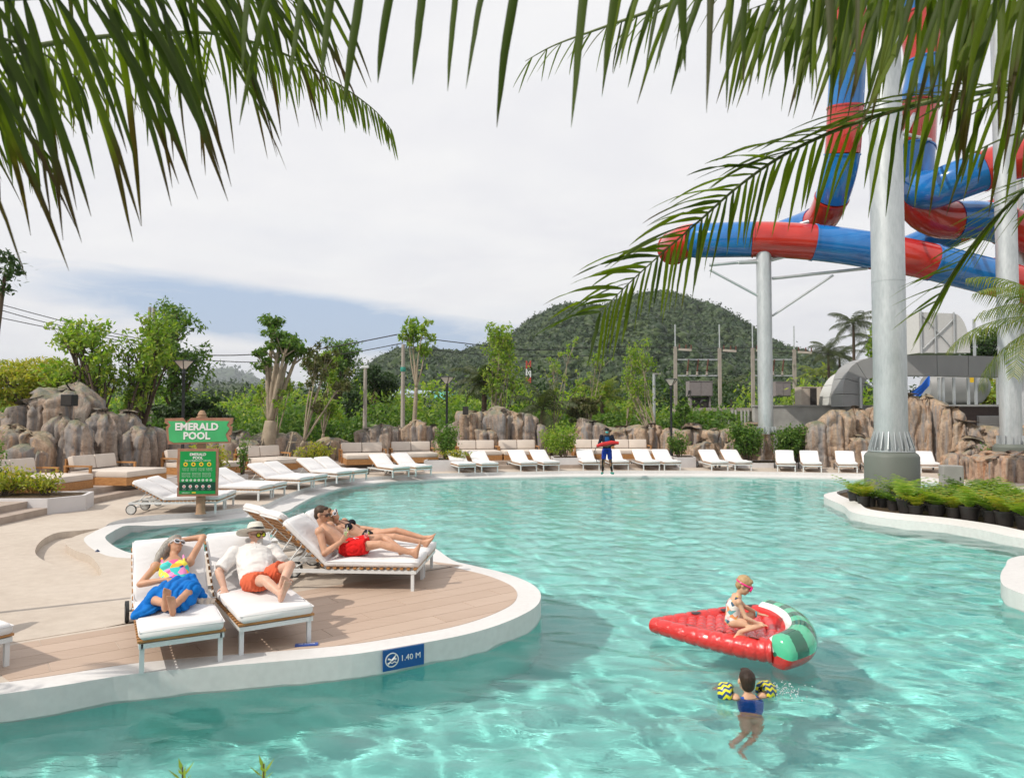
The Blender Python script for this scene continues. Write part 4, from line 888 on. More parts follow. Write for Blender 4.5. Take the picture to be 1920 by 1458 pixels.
for i, (px, py) in enumerate([(342, 1446), (494, 1440)]):
    c = P(px, py, 3.1); r = empty('garden_plant', (c.x, 3.1, 0), label=['small green sprig poking up at the bottom edge, left one', 'small green sprig poking up at the bottom edge, right one'][i], cat='plant', group='plants at the bottom edge')
    MB().tube([(0, 0, 0), (.01, 0, c.z * .5), (0, 0, c.z + .02)], [.008, .006, .003], 6).build('stem', M_BARK, r)
    for k in range(7):
        a = k * 2.4; lz = c.z + .01 - .012 * k; L_ = .05 + .006 * k
        o = MB().add([(0, 0, 0), (L_ * .4, .009, .012), (L_, 0, .03), (L_ * .4, -.009, .012)], [(0, 1, 2), (0, 2, 3)]).build('leaf', LF_BRIGHT, r); o.location = (0, 0, lz); o.rotation_euler = (0, -.35, a)
# potted ferns on the island
M_POT = simple('black_nursery_pot', (.028, .024, .022), .6, var=.3, scale=4); M_POT2 = simple('brown_nursery_pot', (.16, .085, .045), .7)
pot_me = MB().lathe([(.10, 0), (.135, .2), (.145, .2), (.145, .225), (.125, .225), (.12, .19), (0, .19)], 18, cap=False).build('pot', M_POT, smooth='auto'); pot_d = pot_me.data; bpy.data.objects.remove(pot_me)
def fern_mesh(seed):
    rg = random.Random(seed); b = MB()
    for k in range(20):
        a = rg.uniform(0, 6.28); L_ = rg.uniform(.26, .52); el = rg.uniform(.85, 1.5); pts = []
        for j in range(9):
            t = j / 8; rr = L_ * t * math.cos(el * (1 - .5 * t)); zz = L_ * (t * math.sin(el) - .34 * t * t) + .18; pts.append(Vector((math.cos(a) * rr, math.sin(a) * rr, zz)))
        sd_ = Vector((-math.sin(a), math.cos(a), 0))
        for j in range(1, 9):
            wl = .10 * math.sin(math.pi * min(1, j / 8.6)) + .012; d = (pts[j] - pts[j - 1]).normalized() * .03
            for s in (-1, 1):
                e = pts[j] + sd_ * s * wl + d + Vector((0, 0, -.012)); b.add([pts[j] - d * .3, pts[j] + d * .75, e + d * .3, e - d * .1], [(0, 1, 2, 3)])
        for j in range(8): b.add([pts[j] - sd_ * .002, pts[j] + sd_ * .002, pts[j + 1]], [(0, 1, 2)])
    return b
ferns = [fern_mesh(s).build('fern', [LF_BRIGHT, LF_MID, LF_BRIGHT, LF_YEL][s], fix=False) for s in range(4)]; fds = [o.data for o in ferns]
for o in ferns: bpy.data.objects.remove(o)
spots = sorted([(1606, 942), (1624, 948), (1637, 948), (1655, 949), (1676, 955), (1692, 951), (1700, 962), (1722, 966), (1752, 968), (1768, 960), (1788, 971), (1810, 962), (1822, 975), (1842, 966), (1858, 979), (1872, 968), (1886, 984), (1904, 974), (1918, 990), (1740, 955), (1796, 955), (1830, 957), (1862, 960), (1895, 962), (1915, 965), (1780, 948), (1815, 950), (1850, 951), (1885, 954), (1765, 952), (1935, 985), (1930, 972)])
rowof = lambda x, y: 0 if y > 941 + (x - 1600) * .128 else 1 if y > 936 + (x - 1600) * .085 else 2
ORD = ['first', 'second', 'third', 'fourth', 'fifth', 'sixth', 'seventh', 'eighth', 'ninth', 'tenth', 'eleventh', 'twelfth', 'thirteenth', 'fourteenth', 'fifteenth', 'sixteenth', 'seventeenth', 'eighteenth', 'nineteenth', 'twentieth']
def fern_label(i, x, y):
    rw = rowof(x, y); k = sum(1 for q_ in spots[:i] if rowof(*q_) == rw)
    return 'potted fern in the %s row of the island, %s from its tip' % (['front', 'middle', 'back'][rw], ORD[k])
for i, (x, y) in enumerate(spots):
    q = G(x + rnd.uniform(-5, 5), y, 0); desc = ['first from the tip of the island', 'second from the tip of the island', 'third from the tip of the island'][i] if i < 3 else ['in front of the big column base', 'in the front row along the coping', 'in the packed rows on the soil', 'in the back rows near the water'][0 if x < 1720 else 1 if y > 964 else 2 if y > 955 else 3]
    r = empty('potted_fern', (q.x, q.y, -.02), rnd.uniform(0, 6), fern_label(i, x, y), 'potted plant', 'potted ferns on the pool island'); sc = rnd.uniform(.95, 1.6); r.scale = (sc,) * 3
    link(bpy.data.objects.new('pot', pot_d), r); link(bpy.data.objects.new('fern', fds[(i * 7 + i // 3) % 4]), r)
# ------------------------------------------------------------------ palms
def palm(base, H, fl, n, leafm, label, seed=0, tr=.16, up=.6, leaflets=26, name='palm_tree', lw=.05, skirt=0, group='palm trees behind the pool'):
    rg = random.Random(seed); r = empty(name, base, label=label, cat='palm tree', group=group)
    pts = [Vector((math.sin(t * 2) * .15 * H * .1, 0, H * t)) for t in [0, .3, .6, .85, 1]]
    MB().tube(pts, [tr * 1.3, tr, tr * .9, tr * .85, tr * .6], 10).build('trunk', M_BARK, r, smooth=True); top = pts[-1]
    fb = MB()
    for k in range(n):
        a = k * 2.399 + rg.uniform(-.2, .2); el = (up - (k / n) * (up + .7 * (1 + skirt)) * 1.0) + rg.uniform(-.1, .1) + .35; L_ = fl * rg.uniform(.8, 1.1); pl = []; hd = Vector((math.cos(a), math.sin(a), 0)); p = top.copy(); e = el
        for j in range(13):
            pl.append(p.copy()); p = p + (hd * math.cos(e) + Vector((0, 0, 1)) * math.sin(e)) * L_ / 12; e -= .085 + .05 * j / 12
        sdv = Vector((-hd.y, hd.x, 0)); b = MB(); b.tube(pl, [lw * .5 * (1 - j / 14) for j in range(13)], 4)
        for j in range(leaflets):
            t = .12 + .88 * j / leaflets; i = min(int(t * 12), 11); q = pl[i].lerp(pl[i + 1], t * 12 - i); d = (pl[i + 1] - pl[i]).normalized(); ll = fl * .30 * math.sin(math.pi * min(1, .15 + t * .8)) ** .7
            for s in (-1, 1):
                u_ = (sdv * s * .8 + d * .45 + Vector((0, 0, -.25 + rg.uniform(-.15, .1)))).normalized(); m1 = q + u_ * ll * .55; e2 = m1 + (u_ * .5 + Vector((0, 0, -.75))).normalized() * ll * .5; ww = d * lw
                b.add([q - ww * .5, q + ww * .5, m1 + ww * .5, m1 - ww * .5, e2], [(0, 1, 2, 3), (3, 2, 4)])
        fb = b; fb.build('frond', leafm, r, fix=False)
    return r
LF_PALM = leaf_mat('palm_green', [(.06, .10, .012), (.10, .15, .02), (.16, .20, .03), (.26, .26, .05)], .4)
LF_PALMD = leaf_mat('palm_dark', [(.03, .045, .015), (.05, .07, .02), (.08, .095, .03)], .25)
LF_DRY = leaf_mat('palm_dry', [(.16, .11, .05), (.24, .17, .08), (.12, .08, .03)], .3)
def pp(px, ytop, Y, fl, n, mat, label, **kw):
    q = P(px, ytop, Y); return palm((q.x, Y, .3), q.z - .3, fl, n, mat, label, **kw)
pp(906, 712, 37, 1.9, 18, LF_PALMD, 'short palm with dark drooping fronds left of the pale outcrop', seed=1, up=.9)
pp(1017, 770, 35.5, 2.2, 12, LF_PALMD, 'young palm with upright fronds right of the pale outcrop', seed=2, up=1.2, tr=.18)
pp(1128, 748, 42, 1.9, 14, LF_PALM, 'young palm with yellow green fan behind the lifeguard', seed=3, up=1.2)
pp(1597, 607, 62, 2.6, 18, LF_PALMD, 'tallest coconut palm left of the big column', seed=4, up=.8, tr=.14)
pp(1551, 658, 66, 2.5, 16, LF_PALMD, 'coconut palm left of the tallest one', seed=5, up=.8, tr=.14)
pp(1572, 668, 74, 2.6, 16, LF_PALMD, 'coconut palm standing low between two taller palms', seed=6, up=.7, tr=.14)
pp(1640, 640, 70, 2.8, 16, LF_PALMD, 'coconut palm half hidden behind the big column', seed=7, up=.7, tr=.14)
pp(1530, 700, 80, 2.6, 14, LF_PALM, 'low coconut palm above the beige cabinet', seed=8, up=.7, tr=.14)
pp(790, 750, 75, 2.6, 14, LF_PALMD, 'small dark palm in the woodland left of the lamp post', seed=9); pp(735, 755, 80, 2.6, 14, LF_PALMD, 'small dark palm in the woodland near the white houses', seed=10)
pp(1370, 720, 85, 2.7, 14, LF_PALMD, 'small palm in the woodland between the power poles', seed=11); pp(1245, 745, 70, 2.6, 14, LF_PALM, 'small palm in the woodland left of the first power pole', seed=12)
pp(868, 742, 90, 2.7, 14, LF_PALMD, 'small palm in the woodland right of the lamp post', seed=13)
pp(1985, 600, 15, 2.4, 15, LF_PALM, 'yellowing palm whose crown shows in front of the right hand column', seed=14, up=.9, leaflets=44, lw=.022, tr=.13)
# plant at the far left edge
q = P(2, 495, 8); r = empty('climbing_plant', (q.x - .35, 8.2, 0), label='dark leafed stem with pink flower at the far left edge', cat='plant')
MB().tube([(0, 0, 0), (.05, 0, 2), (.25, 0, q.z - .1)], [.05, .04, .02], 7).build('stem', M_BARK, r)
leaves('foliage', [((q.x - .1, 8.2, q.z), (.22, .2, .16)), ((q.x - .12, 8.2, q.z + .14), (.12, .12, .08)), ((q.x - .15, 8.2, q.z - .25), (.15, .12, .10))], 420, .075, LF_DARK, r, 5)
# ------------------------------------------------------------------ woodland, hills
def wood_belt(name, x0, x1, y0, y1, n_blobs, hrange, n, size, mat, seed, base=None):
    rg = random.Random(seed); cl = []
    for i in range(n_blobs):
        Y = rg.uniform(y0, y1); x = rg.uniform(x0, x1) * Y; h = rg.uniform(*hrange); rr = rg.uniform(1.2, 2.6) * (.6 + Y / 90); cl.append(((x, Y, h * .55), (rr, rr, h * .5)))
    o = leaves(name, cl, n, size, mat, None, seed, shell=.6); tag(o, kind='stuff'); return o
wood_belt('roadside_thicket', -.72, .05, 40, 58, 60, (1.3, 2.9), 75000, .30, LF_MID, 1)
wood_belt('roadside_thicket', .0, .55, 40, 56, 60, (1.2, 2.7), 75000, .30, LF_MID, 2)
wood_belt('bright_thicket', -.74, .75, 44, 66, 60, (2.2, 4.6), 60000, .34, LF_BRIGHT, 9)
wood_belt('dark_woodland', -.74, .1, 60, 110, 110, (2.2, 4.3), 90000, .5, LF_DARK, 3)
wood_belt('dark_woodland', .0, .74, 60, 115, 110, (2.6, 5.2), 90000, .5, LF_DARK, 4)
wood_belt('far_woodland', -.74, .74, 130, 240, 170, (4.5, 8), 80000, 1.1, LF_HILL, 5)
# hill: skyline measured against the picture, at its own distance, with its own depth
def hillmesh(name, prof, Y0, depthY, ncr, crown, mat, seed, matb, jit=.25, nl=16):
    xs_ = np.array([p[0] for p in prof]); zs = np.array([p[1] for p in prof]); rg = np.random.RandomState(seed)
    def hgt(x, y): # ridge at Y0, front slope towards the camera
        t = np.clip((y - (Y0 - depthY)) / depthY, 0, 1); ridge = np.interp(x / np.maximum(y, 1) * Y0, xs_, zs, left=0, right=0)
        lump = 1 - .18 * np.sin(x / Y0 * 31 + t * 4) * np.sin(t * 3.14)
        return ridge * (t ** .75) * lump * np.where(y > Y0, np.clip(1 - (y - Y0) / depthY, 0, 1), 1)
    gx, gy = np.meshgrid(np.linspace(xs_[0] * 1.0, xs_[-1] * 1.0, 90), np.linspace(Y0 - depthY, Y0 + depthY * .8, 50)); gz = hgt(gx, gy) - 1
    co = np.stack([gx, gy, gz], -1).reshape(-1, 3); idx = np.arange(gx.size).reshape(gx.shape); q = np.stack([idx[:-1, :-1], idx[:-1, 1:], idx[1:, 1:], idx[1:, :-1]], -1).reshape(-1, 4)
    o = link(bpy.data.objects.new(name, np_mesh(name, co, q, matb))); tag(o, kind='structure')
    # tree crowns: lumpy low polygon domes of leaf clumps
    n = ncr; x = rg.uniform(xs_[0], xs_[-1], n); y = Y0 - depthY * rg.rand(n) ** 1.3 * .98 + rg.rand(n) * 12; z = hgt(x, y); ok = z > 3; x, y, z = x[ok], y[ok], z[ok]; n = len(x)
    bm = bmesh.new(); bmesh.ops.create_icosphere(bm, subdivisions=1, radius=1); V0 = np.array([v.co[:] for v in bm.verts]); F0 = np.array([[v.index for v in f.verts] for f in bm.faces]); bm.free()
    s = crown * rg.uniform(.5, 1.5, n); rj = 1 + jit * rg.normal(size=(n, len(V0), 1)); sc = np.stack([s, s, s * rg.uniform(.6, 1.0, n)], -1)[:, None, :]
    V = (V0[None] * rj * sc + np.stack([x, y, z + s * .25], -1)[:, None, :]).reshape(-1, 3); F = (F0[None] + (np.arange(n) * len(V0))[:, None, None]).reshape(-1, 3)
    LV, LQ = leaf_np([((x[i], y[i], z[i] + s[i] * .35), (s[i] * 1.15, s[i] * 1.15, s[i] * .9)) for i in range(n)], int(n * nl), crown * .62, rg, aspect=1.6, shell=.75)
    LV[:, 2] = np.maximum(LV[:, 2], 1); o3 = link(bpy.data.objects.new('hillside_leaves', np_mesh('hillside_leaves', LV, LQ, mat, smooth=False))); tag(o3, kind='stuff')
    o2 = link(bpy.data.objects.new('hillside_trees', np_mesh('hillside_trees', V, F, mat, smooth=False))); tag(o2, kind='stuff'); return o
def prof(pxs, Y): return [(P(x, y, Y).x, P(x, y, Y).z) for x, y in pxs]
hillmesh('hill', prof([(640, 772), (690, 700), (745, 670), (800, 662), (858, 668), (905, 656), (965, 636), (1000, 612), (1060, 588), (1125, 582), (1180, 562), (1222, 556), (1262, 562), (1310, 584), (1345, 592), (1390, 620), (1440, 650), (1490, 662), (1540, 680), (1600, 720), (1680, 772)], 430), 430, 230, 15000, 2.3, LF_HILL, 1, M_LAND)
hillmesh('low_ridge', prof([(330, 775), (390, 738), (420, 735), (500, 745), (600, 750), (680, 775)], 700), 700, 200, 1500, 6, LF_HILL, 3, M_LAND)
M_FARH = simple('far_forest', (.035, .065, .035), .95, var=.3, scale=.01)
hillmesh('distant_hill', prof([(60, 775), (110, 722), (140, 712), (190, 728), (300, 745), (340, 735), (385, 715), (410, 706), (440, 712), (480, 726), (560, 740), (700, 775)], 2600), 2600, 800, 900, 26, LF_HILL, 2, M_FARH, .15)
tag(bpy.data.objects['distant_hill'], kind='structure')
# bare red earth scar on the hillside
sc_o = MB(); rg_ = random.Random(3)
# ------------------------------------------------------------------ lamps, poles, plant room
M_POLE = simple('concrete_pole', (.36, .32, .28), .85, var=.15, scale=2); M_LGLASS = simple('lamp_glass', (.62, .52, .47), .25, var=.03)
M_DUCT = simple('grey_duct', (.30, .305, .305), .5, var=.07, scale=.8); M_DUCTL = simple('pale_duct', (.52, .53, .51), .5, var=.06, scale=.8)
M_CAB = simple('cabinet_grey', (.23, .205, .205), .6, var=.08); M_CABB = simple('cabinet_beige', (.44, .38, .32), .7, var=.08); M_DARK = simple('dark_void', (.03, .026, .024), .7)
M_RUST = simple('rust_brown', (.13, .045, .03), .7); M_BROWN = simple('dark_brown_wall', (.045, .03, .026), .7, var=.2)
def lamp_post(px, ytop, Y, zb, label):
    q = P(px, ytop, Y); r = empty('lamp_post', (q.x, Y, zb), label=label, cat='lamp post', group='black lamp posts'); H = q.z - zb; s = .34
    MB().lathe([(.10, 0), (.10, .03), (.075, .05), (.075, .45), (.05, .5), (.05, H - .5), (.07, H - .47), (.04, H - .3), (.0, H - .3)], 14).build('post', M_BLACK, r, smooth='auto')
    lp = MB().lathe([(.05, H - .32), (.10, H - .30), (.30, H - .05), (.27, H - .05), (.08, H - .28)], 4, cap=False, M=Matrix.Rotation(R(20), 4, 'Z')).build('lamp_glass', M_LGLASS, r)
    b = MB(); b.lathe([(0, H), (.36, H - .03), (.36, H - .055), (0, H - .05)], 4, M=Matrix.Rotation(R(20), 4, 'Z'), cap=False)
    for k in range(4):
        a = R(20) + k * math.pi / 2; c_, s_ = math.cos(a), math.sin(a); b.tube([(.09 * c_, .09 * s_, H - .31), (.31 * c_, .31 * s_, H - .05)], .016, 5)
    b.build('lamp_frame', M_BLACK, r); return r
lamp_post(345, 674, 24.2, .3, 'black lamp post with square lantern behind the sign at left')
lamp_post(838, 705, 30.5, .3, 'black lamp post with square lantern left of the pale outcrop')
lamp_post(1258, 709, 31.3, .3, 'black lamp post with square lantern right of the lifeguard')
q = P(685, 686, 33); r = empty('street_light', (q.x, 33, 0), label='plain pale round pole with a small lamp head in front of the woodland', cat='light pole')
MB().lathe([(.115, 0), (.075, q.z - .1)], 12).build('pole', M_POLE, r, smooth='auto'); MB().box(-.16, .16, -.08, .08, q.z - .1, q.z + .02, bev=.02).build('lamp_head', M_WHITE, r)
q = P(1226, 702, 40); r = empty('street_light', (q.x, 40, 0), label='thin grey steel pole with flat lamp arm left of the right lamp post', cat='light pole')
MB().lathe([(.10, 0), (.08, q.z)], 12).build('pole', M_GALV, r, smooth='auto'); MB().box(-.05, .38, -.07, .07, q.z, q.z + .09).build('lamp_head', M_CONC, r)
q = P(756, 645, 38); r = empty('utility_pole', (q.x, 38, 0), label='grey round pole with green cloth band beside the thin tufted tree', cat='pole')
MB().lathe([(.13, 0), (.09, q.z)], 12).build('pole', M_POLE, r, smooth='auto'); z_ = P(756, 692, 38).z; MB().lathe([(.13, z_ - .12), (.15, z_), (.13, z_ + .12)], 12).build('cloth_band', simple('green_cloth', (.05, .28, .22), .8), r)
for i, (px, yt) in enumerate([(281, 576), (289, 576)]):
    q = P(px, yt, 40); r = empty('utility_pole', (q.x, 40, 0), label=['left of the twin pole tops above the dark tree', 'right of the twin pole tops above the dark tree'][i], cat='pole'); MB().lathe([(.12, 0), (.09, q.z)], 10).build('pole', M_POLE, r, smooth='auto')
# power line poles with transformer platforms
hubs = []
for i, (px, yt, yc, lab) in enumerate([(1266, 608, 650, 'leftmost of the four concrete power poles'), (1349, 608, 652, 'second concrete power pole, right of the grey cabinet'), (1411, 609, 652, 'third concrete power pole, left of the slim slide column'), (1489, 611, 655, 'fourth concrete power pole, right of the slim slide column')]):
    Y = 46; q = P(px, yc, Y); x = q.x; r = empty('power_pole', (x, Y, 0), label=lab, cat='power pole', group='concrete power poles'); H = q.z
    MB().box(-.10, .10, -.08, .08, 0, H).build('pole', M_POLE, r); zt = P(px, yt, Y).z; MB().tube([(0, 0, H), (0, 0, zt)], .04, 6).build('lightning_rod', M_GALV, r)
    Mx = Matrix.Rotation(R(-28), 4, 'Z') @ Matrix.Rotation(R(6), 4, 'Y'); MB().box(-.42, .42, -.16, -.04, H - .26, H - .12, Mx).build('crossarm', M_POLE, r)
    for s in (-.38, .05, .38): MB().lathe([(.02, 0), (.06, .04), (.03, .09), (.06, .13), (.03, .18), (.05, .24), (0, .27)], 8, Matrix.Translation(Mx @ Vector((s, -.1, H - .12)))).build('insulator', M_RUST, r)
    hubs.append(Vector((x, Y, H)))
for i, (a, c) in enumerate([(0, 1), (2, 3)]):
    A, C = hubs[a], hubs[c]; z1 = P(1300, 674, 46).z; z2 = P(1300, 704, 46).z
    r = empty('insulator_rack', (A.x, 46, 0), label=['steel rack with hanging insulators between the two left power poles', 'steel rack with hanging insulators between the two right power poles'][i], cat='power rack'); w_ = C.x - A.x; b = MB()
    for z in (z1, z2): b.box(.15, w_ - .15, -.04, .04, z - .04, z + .04)
    b.build('rail', M_GALV, r)
    for k in range(3):
        x = w_ * (.3 + .22 * k); MB().tube([(x, -.05, z1), (x - .05, -.08, z1 - .3), (x - .1, -.05, z2 + .25)], .045, 6).build('insulator', M_RUST, r); MB().lathe([(.05, z2), (.09, z2 + .08), (.05, z2 + .16), (.09, z2 + .22), (0, z2 + .28)], 8, Matrix.Translation((x - .1, -.05, 0))).build('fuse', M_POLE, r)
q = P(1312, 750, 44); a, c = P(1287, 715, 44), P(1333, 742, 44); plat = empty('transformer_platform', (P(1263, 765, 44).x, 44, 0), label='concrete platform on posts behind the rocks below the grey cabinet', cat='platform')
w_ = P(1418, 765, 44).x - plat.location.x; z1 = P(1300, 766, 44).z; MB().box(0, w_, -.6, .6, z1 - .16, z1 + .05).build('slab', M_POLE, plat)
for k in (.05, .30, .62, .9): MB().box(w_ * k, w_ * k + .2, -.1, .1, 0, z1 - .16).build('post', M_POLE, plat)
def cabinet(x0, x1, y0, y1, Y, mat, label, dep=.9):
    a, c = P(x0, y0, Y), P(x1, y1, Y); r = empty('equipment_cabinet', ((a.x + c.x) / 2, Y, c.z), label=label, cat='cabinet'); w2 = (c.x - a.x) / 2; h = a.z - c.z
    MB().box(-w2, w2, -dep / 2, dep / 2, 0, h, bev=.02).build('body', mat, r)
    for s in (-1, 1): MB().box(s * w2 * .48 - w2 * .44, s * w2 * .48 + w2 * .44, -dep / 2 - .02, -dep / 2 - .003, .05, h - .05).build('door', mat, r)
    MB().box(-w2, w2, -dep / 2 - .03, dep / 2 + .02, h + .003, h + .05).build('lid', mat, r); return r, w2, h
c1, w2, h = cabinet(1289, 1333, 716, 743, 44, M_CAB, 'grey equipment cabinet on the platform between the left power poles'); 
for s in (-1, 1): MB().box(s * w2 * .8 - .05, s * w2 * .8 + .05, -.3, .3, z1 + .05 - c1.location.z, -.003).build('leg', M_CAB, c1)
MB().box(-w2 * .55, w2 * .6, -.25, .25, z1 + .06 - c1.location.z, -.05).build('cable_box', M_DARK, c1); b = MB()
for s in range(4): b.tube([(-w2 - .05 + .03 * s, -.5, h * .4), (-w2 - .12, -.5, 0), (-w2 * .2, -.55, -.45), (w2 * .1 * s, -.52, -.2)], .03, 6)
b.build('cable', M_BLACK, c1)
cabinet(1449, 1478, 717, 743, 44, M_CAB, 'grey equipment cabinet just right of the slim slide column')
c3, w2, h = cabinet(1496, 1525, 727, 762, 38, M_CABB, 'beige equipment box with dark open side on the concrete roof'); MB().box(w2 * .1, w2 * .96, -.49, -.475, .05, h - .05).build('grille', M_DARK, c3)
cabinet(1532, 1544, 727, 762, 40, M_CABB, 'narrow beige box between the beige equipment box and the curved duct')
for k in range(6):
    x0 = 1367 + k * 6.5 + (k > 2) * 4; a, c = P(x0, 768, 42), P(x0 + 4, 796, 42); r = empty('pipe_stub', (a.x, 42, 0), label='upright grey pipe behind the rocks, %s from the left of six' % ORD[k], cat='pipe', group='upright grey pipes behind the rocks'); MB().lathe([(.07, 0), (.07, a.z), (.05, a.z)], 10).build('pipe', M_CONC, r)
# concrete wall and plant room behind the right cliff
a, c = P(1415, 762, 37), P(1680, 800, 37); pr = empty('plant_room', (a.x, 37, 0), label='low grey concrete plant room wall behind the right cliff', cat='building')
wx = c.x - a.x; MB().box(0, wx, 0, .4, -.2, a.z).build('wall', M_CONC, pr); MB().box(-.05, wx, -.06, .46, a.z, a.z + .08).build('wall_coping', M_CONC, pr); MB().box(.2, .9, -.02, -.004, 0, a.z - .6).build('door', M_DARK, pr)
a, c = P(1700, 762, 34), P(1990, 812, 34); p2 = empty('dark_building', (a.x, 34, 0), label='dark brown wall with grey louvre and pale ledge at far right behind the rocks', cat='building'); wx = c.x - a.x; h = a.z
MB().box(0, wx, 0, 6, -.2, h).build('wall', M_BROWN, p2); MB().box(-.1, wx, -.12, 6, h + .003, h + .10).build('ledge', M_DUCTL, p2)
lx, lz = P(1831, 779, 34), P(1886, 811, 34); lv = MB().box(lx.x - a.x, lz.x - a.x, -.05, -.004, lz.z, lx.z).build('louvre', M_DUCT, p2)
for k in range(9): MB().box(lx.x - a.x + .04, lz.x - a.x - .04, -.10, -.055, lz.z + .04 + k * (lx.z - lz.z - .06) / 9, lz.z + .10 + k * (lx.z - lz.z - .06) / 9).build('louvre_slat', M_CONC, lv)
# flat curved duct: rectangular section swept along an arch
def duct(name, pts, hgt, dep, mat, label, seams=8, close=False):
    path = [P(*q) for q in pts]; path = catmull(path, 7, closed=False); r = empty(name, path[0], label=label, cat='duct'); n = len(path); secs = []
    for i, p in enumerate(path):
        d = path[min(i + 1, n - 1)] - path[max(i - 1, 0)]; d.y = 0; d.normalize(); nn = Vector((-d.z, 0, d.x)); secs.append((p - r.location, nn))
    step = max(1, n // seams); i = 0
    while i < n - 1:
        j = min(i + step, n - 1); b = MB()
        for k in range(i, j + 1):
            p, nn = secs[k]
            if k == i and i > 0: p = p + (secs[k + 1][0] - p).normalized() * .025
            b.v += [tuple(p + nn * hgt / 2 + Vector((0, -dep / 2, 0))), tuple(p + nn * hgt / 2 + Vector((0, dep / 2, 0))), tuple(p - nn * hgt / 2 + Vector((0, dep / 2, 0))), tuple(p - nn * hgt / 2 + Vector((0, -dep / 2, 0)))]
        m_ = j - i + 1; b.f = [(k * 4 + a_, k * 4 + (a_ + 1) % 4, (k + 1) * 4 + (a_ + 1) % 4, (k + 1) * 4 + a_) for k in range(m_ - 1) for a_ in range(4)] + [(0, 1, 2, 3), tuple((m_ - 1) * 4 + a_ for a_ in range(4))]; b.mi = [0] * len(b.f)
        b.build('duct_section', mat, r); i = j
    return r
dk = 36 / FPX
duct('ventilation_duct', [(1588, 762, 36), (1588, 730, 36), (1600, 700, 36), (1640, 688, 36), (1720, 686, 36), (1800, 687, 36), (1900, 690, 36), (1990, 694, 36)], 37 * dk, 1.3, M_DUCT, 'long grey rectangular duct bending down to the roof behind the right cliff', 9)
duct('ventilation_duct', [(1557, 764, 37.6), (1560, 740, 37.6), (1575, 715, 37.6), (1600, 705, 37.8)], 27 * dk, 1.2, M_DUCTL, 'pale rounded duct elbow left of the long grey duct', 4)
q = P(1745, 665, 42); r = empty('ventilation_hood', (q.x, 42, q.z), label='big pale rounded hood standing above the grey duct', cat='ventilation hood'); hw = 46 / FPX * 42; pts = [(-hw, 0)] + [(hw * (1 - .62 + .62 * math.cos(R(90 - a))) , hw * 1.55 * math.sin(R(a)) if False else hw * 1.5 * math.cos(R(90 - (90 - a)))) for a in range(0, 91, 10)]
pl = [(-hw, 0), (hw, 0)] + [(hw - .6 * hw * (1 - math.cos(R(a))), hw * 1.55 * math.sin(R(a))) for a in range(10, 91, 10)] + [(-hw, hw * 1.62)]
Mx = Matrix(((1, 0, 0, 0), (0, 0, -1, 0), (0, 1, 0, 0), (0, 0, 0, 1))); MB().prism(pl, -1.4, 1.4, Mx).build('shell', simple('hood_white', (.60, .60, .59), .6, var=.05), r)
b = MB()
for s in (-.95, -.4, .35): b.tube([(s * hw, -1.46, -.05), (s * hw, -1.46, hw * (1.75 if s < -.5 else 1.6))], .05, 6)
b.tube([(-.95 * hw, -1.46, 1.55 * hw), (.3 * hw, -1.46, .2)], .03, 5); b.tube([(-.9 * hw, -1.46, .2), (.3 * hw, -1.46, 1.3 * hw)], .03, 5); b.build('frame', M_GALV, r)
q = P(1790, 725, 40); r = empty('storage_tank', (q.x, 40, q.z), label='grey cylindrical tank with yellow disc seen under the long duct', cat='tank'); L_ = 55 / FPX * 40; rd = 33 / FPX * 40
MB().lathe([(0, -L_), (rd * .6, -L_), (rd, -L_ * .75), (rd, L_ * .75), (rd * .6, L_), (0, L_)], 28, Matrix.Rotation(R(90), 4, 'Y'), cap=False).build('vessel', M_DUCT, r, smooth='auto'); MB().lathe([(0, 0), (.16, 0), (.16, .03), (0, .03)], 16, Matrix.Translation((.35, -rd * .95, .35)) @ Matrix.Rotation(R(90), 4, 'X'), cap=False).build('disc', M_YEL, r)
for i, px in enumerate([1613, 1760, 1768, 1788, 1815, 1829, 1870, 1880]):
    t_, b_ = P(px, 704, 35.2), P(px, 762, 35.2); r = empty('steel_post', (t_.x, 35.2, b_.z - .1), label='thin galvanised post under the long grey duct, %s from the left' % ORD[i], cat='post', group='thin posts under the grey duct'); MB().box(-.05, .05, -.05, .05, 0, t_.z - b_.z).build('post', M_GALV, r)
q = P(1826, 598, 43); r = empty('steel_post', (q.x, 43, 2), label='tall thin post sticking up above the long grey duct', cat='post'); MB().box(-.06, .06, -.06, .06, 0, q.z - 2).build('post', M_GALV, r)
A_, B_, C_ = P(1742, 705, 32.5), P(1735, 722, 32.3), P(1713, 741, 32.1); r = empty('blue_cloth', B_, label='blue cloth hanging over the top of the right cliff', cat='cloth'); b = MB(); vs = []
for i in range(9):
    t = i / 8; c = A_.lerp(B_, min(1, t * 2)) if t < .5 else B_.lerp(C_, t * 2 - 1); wd = .06 + .42 * t
    for j in range(9): s = j / 8 - .5; vs.append(tuple(c - B_ + Vector((s * wd * 1.3, .12 * math.sin(s * 22 + t * 3) * t, -.1 * s * t))))
b.add(vs, [(i * 9 + j, i * 9 + j + 1, (i + 1) * 9 + j + 1, (i + 1) * 9 + j) for i in range(8) for j in range(8)]); b.build('cloth', simple('blue_fabric', (.01, .11, .5), .7), r, smooth=True)
r = empty('flat_roof', P(1400, 762, 43), label='', cat=None); bpy.data.objects.remove(r)
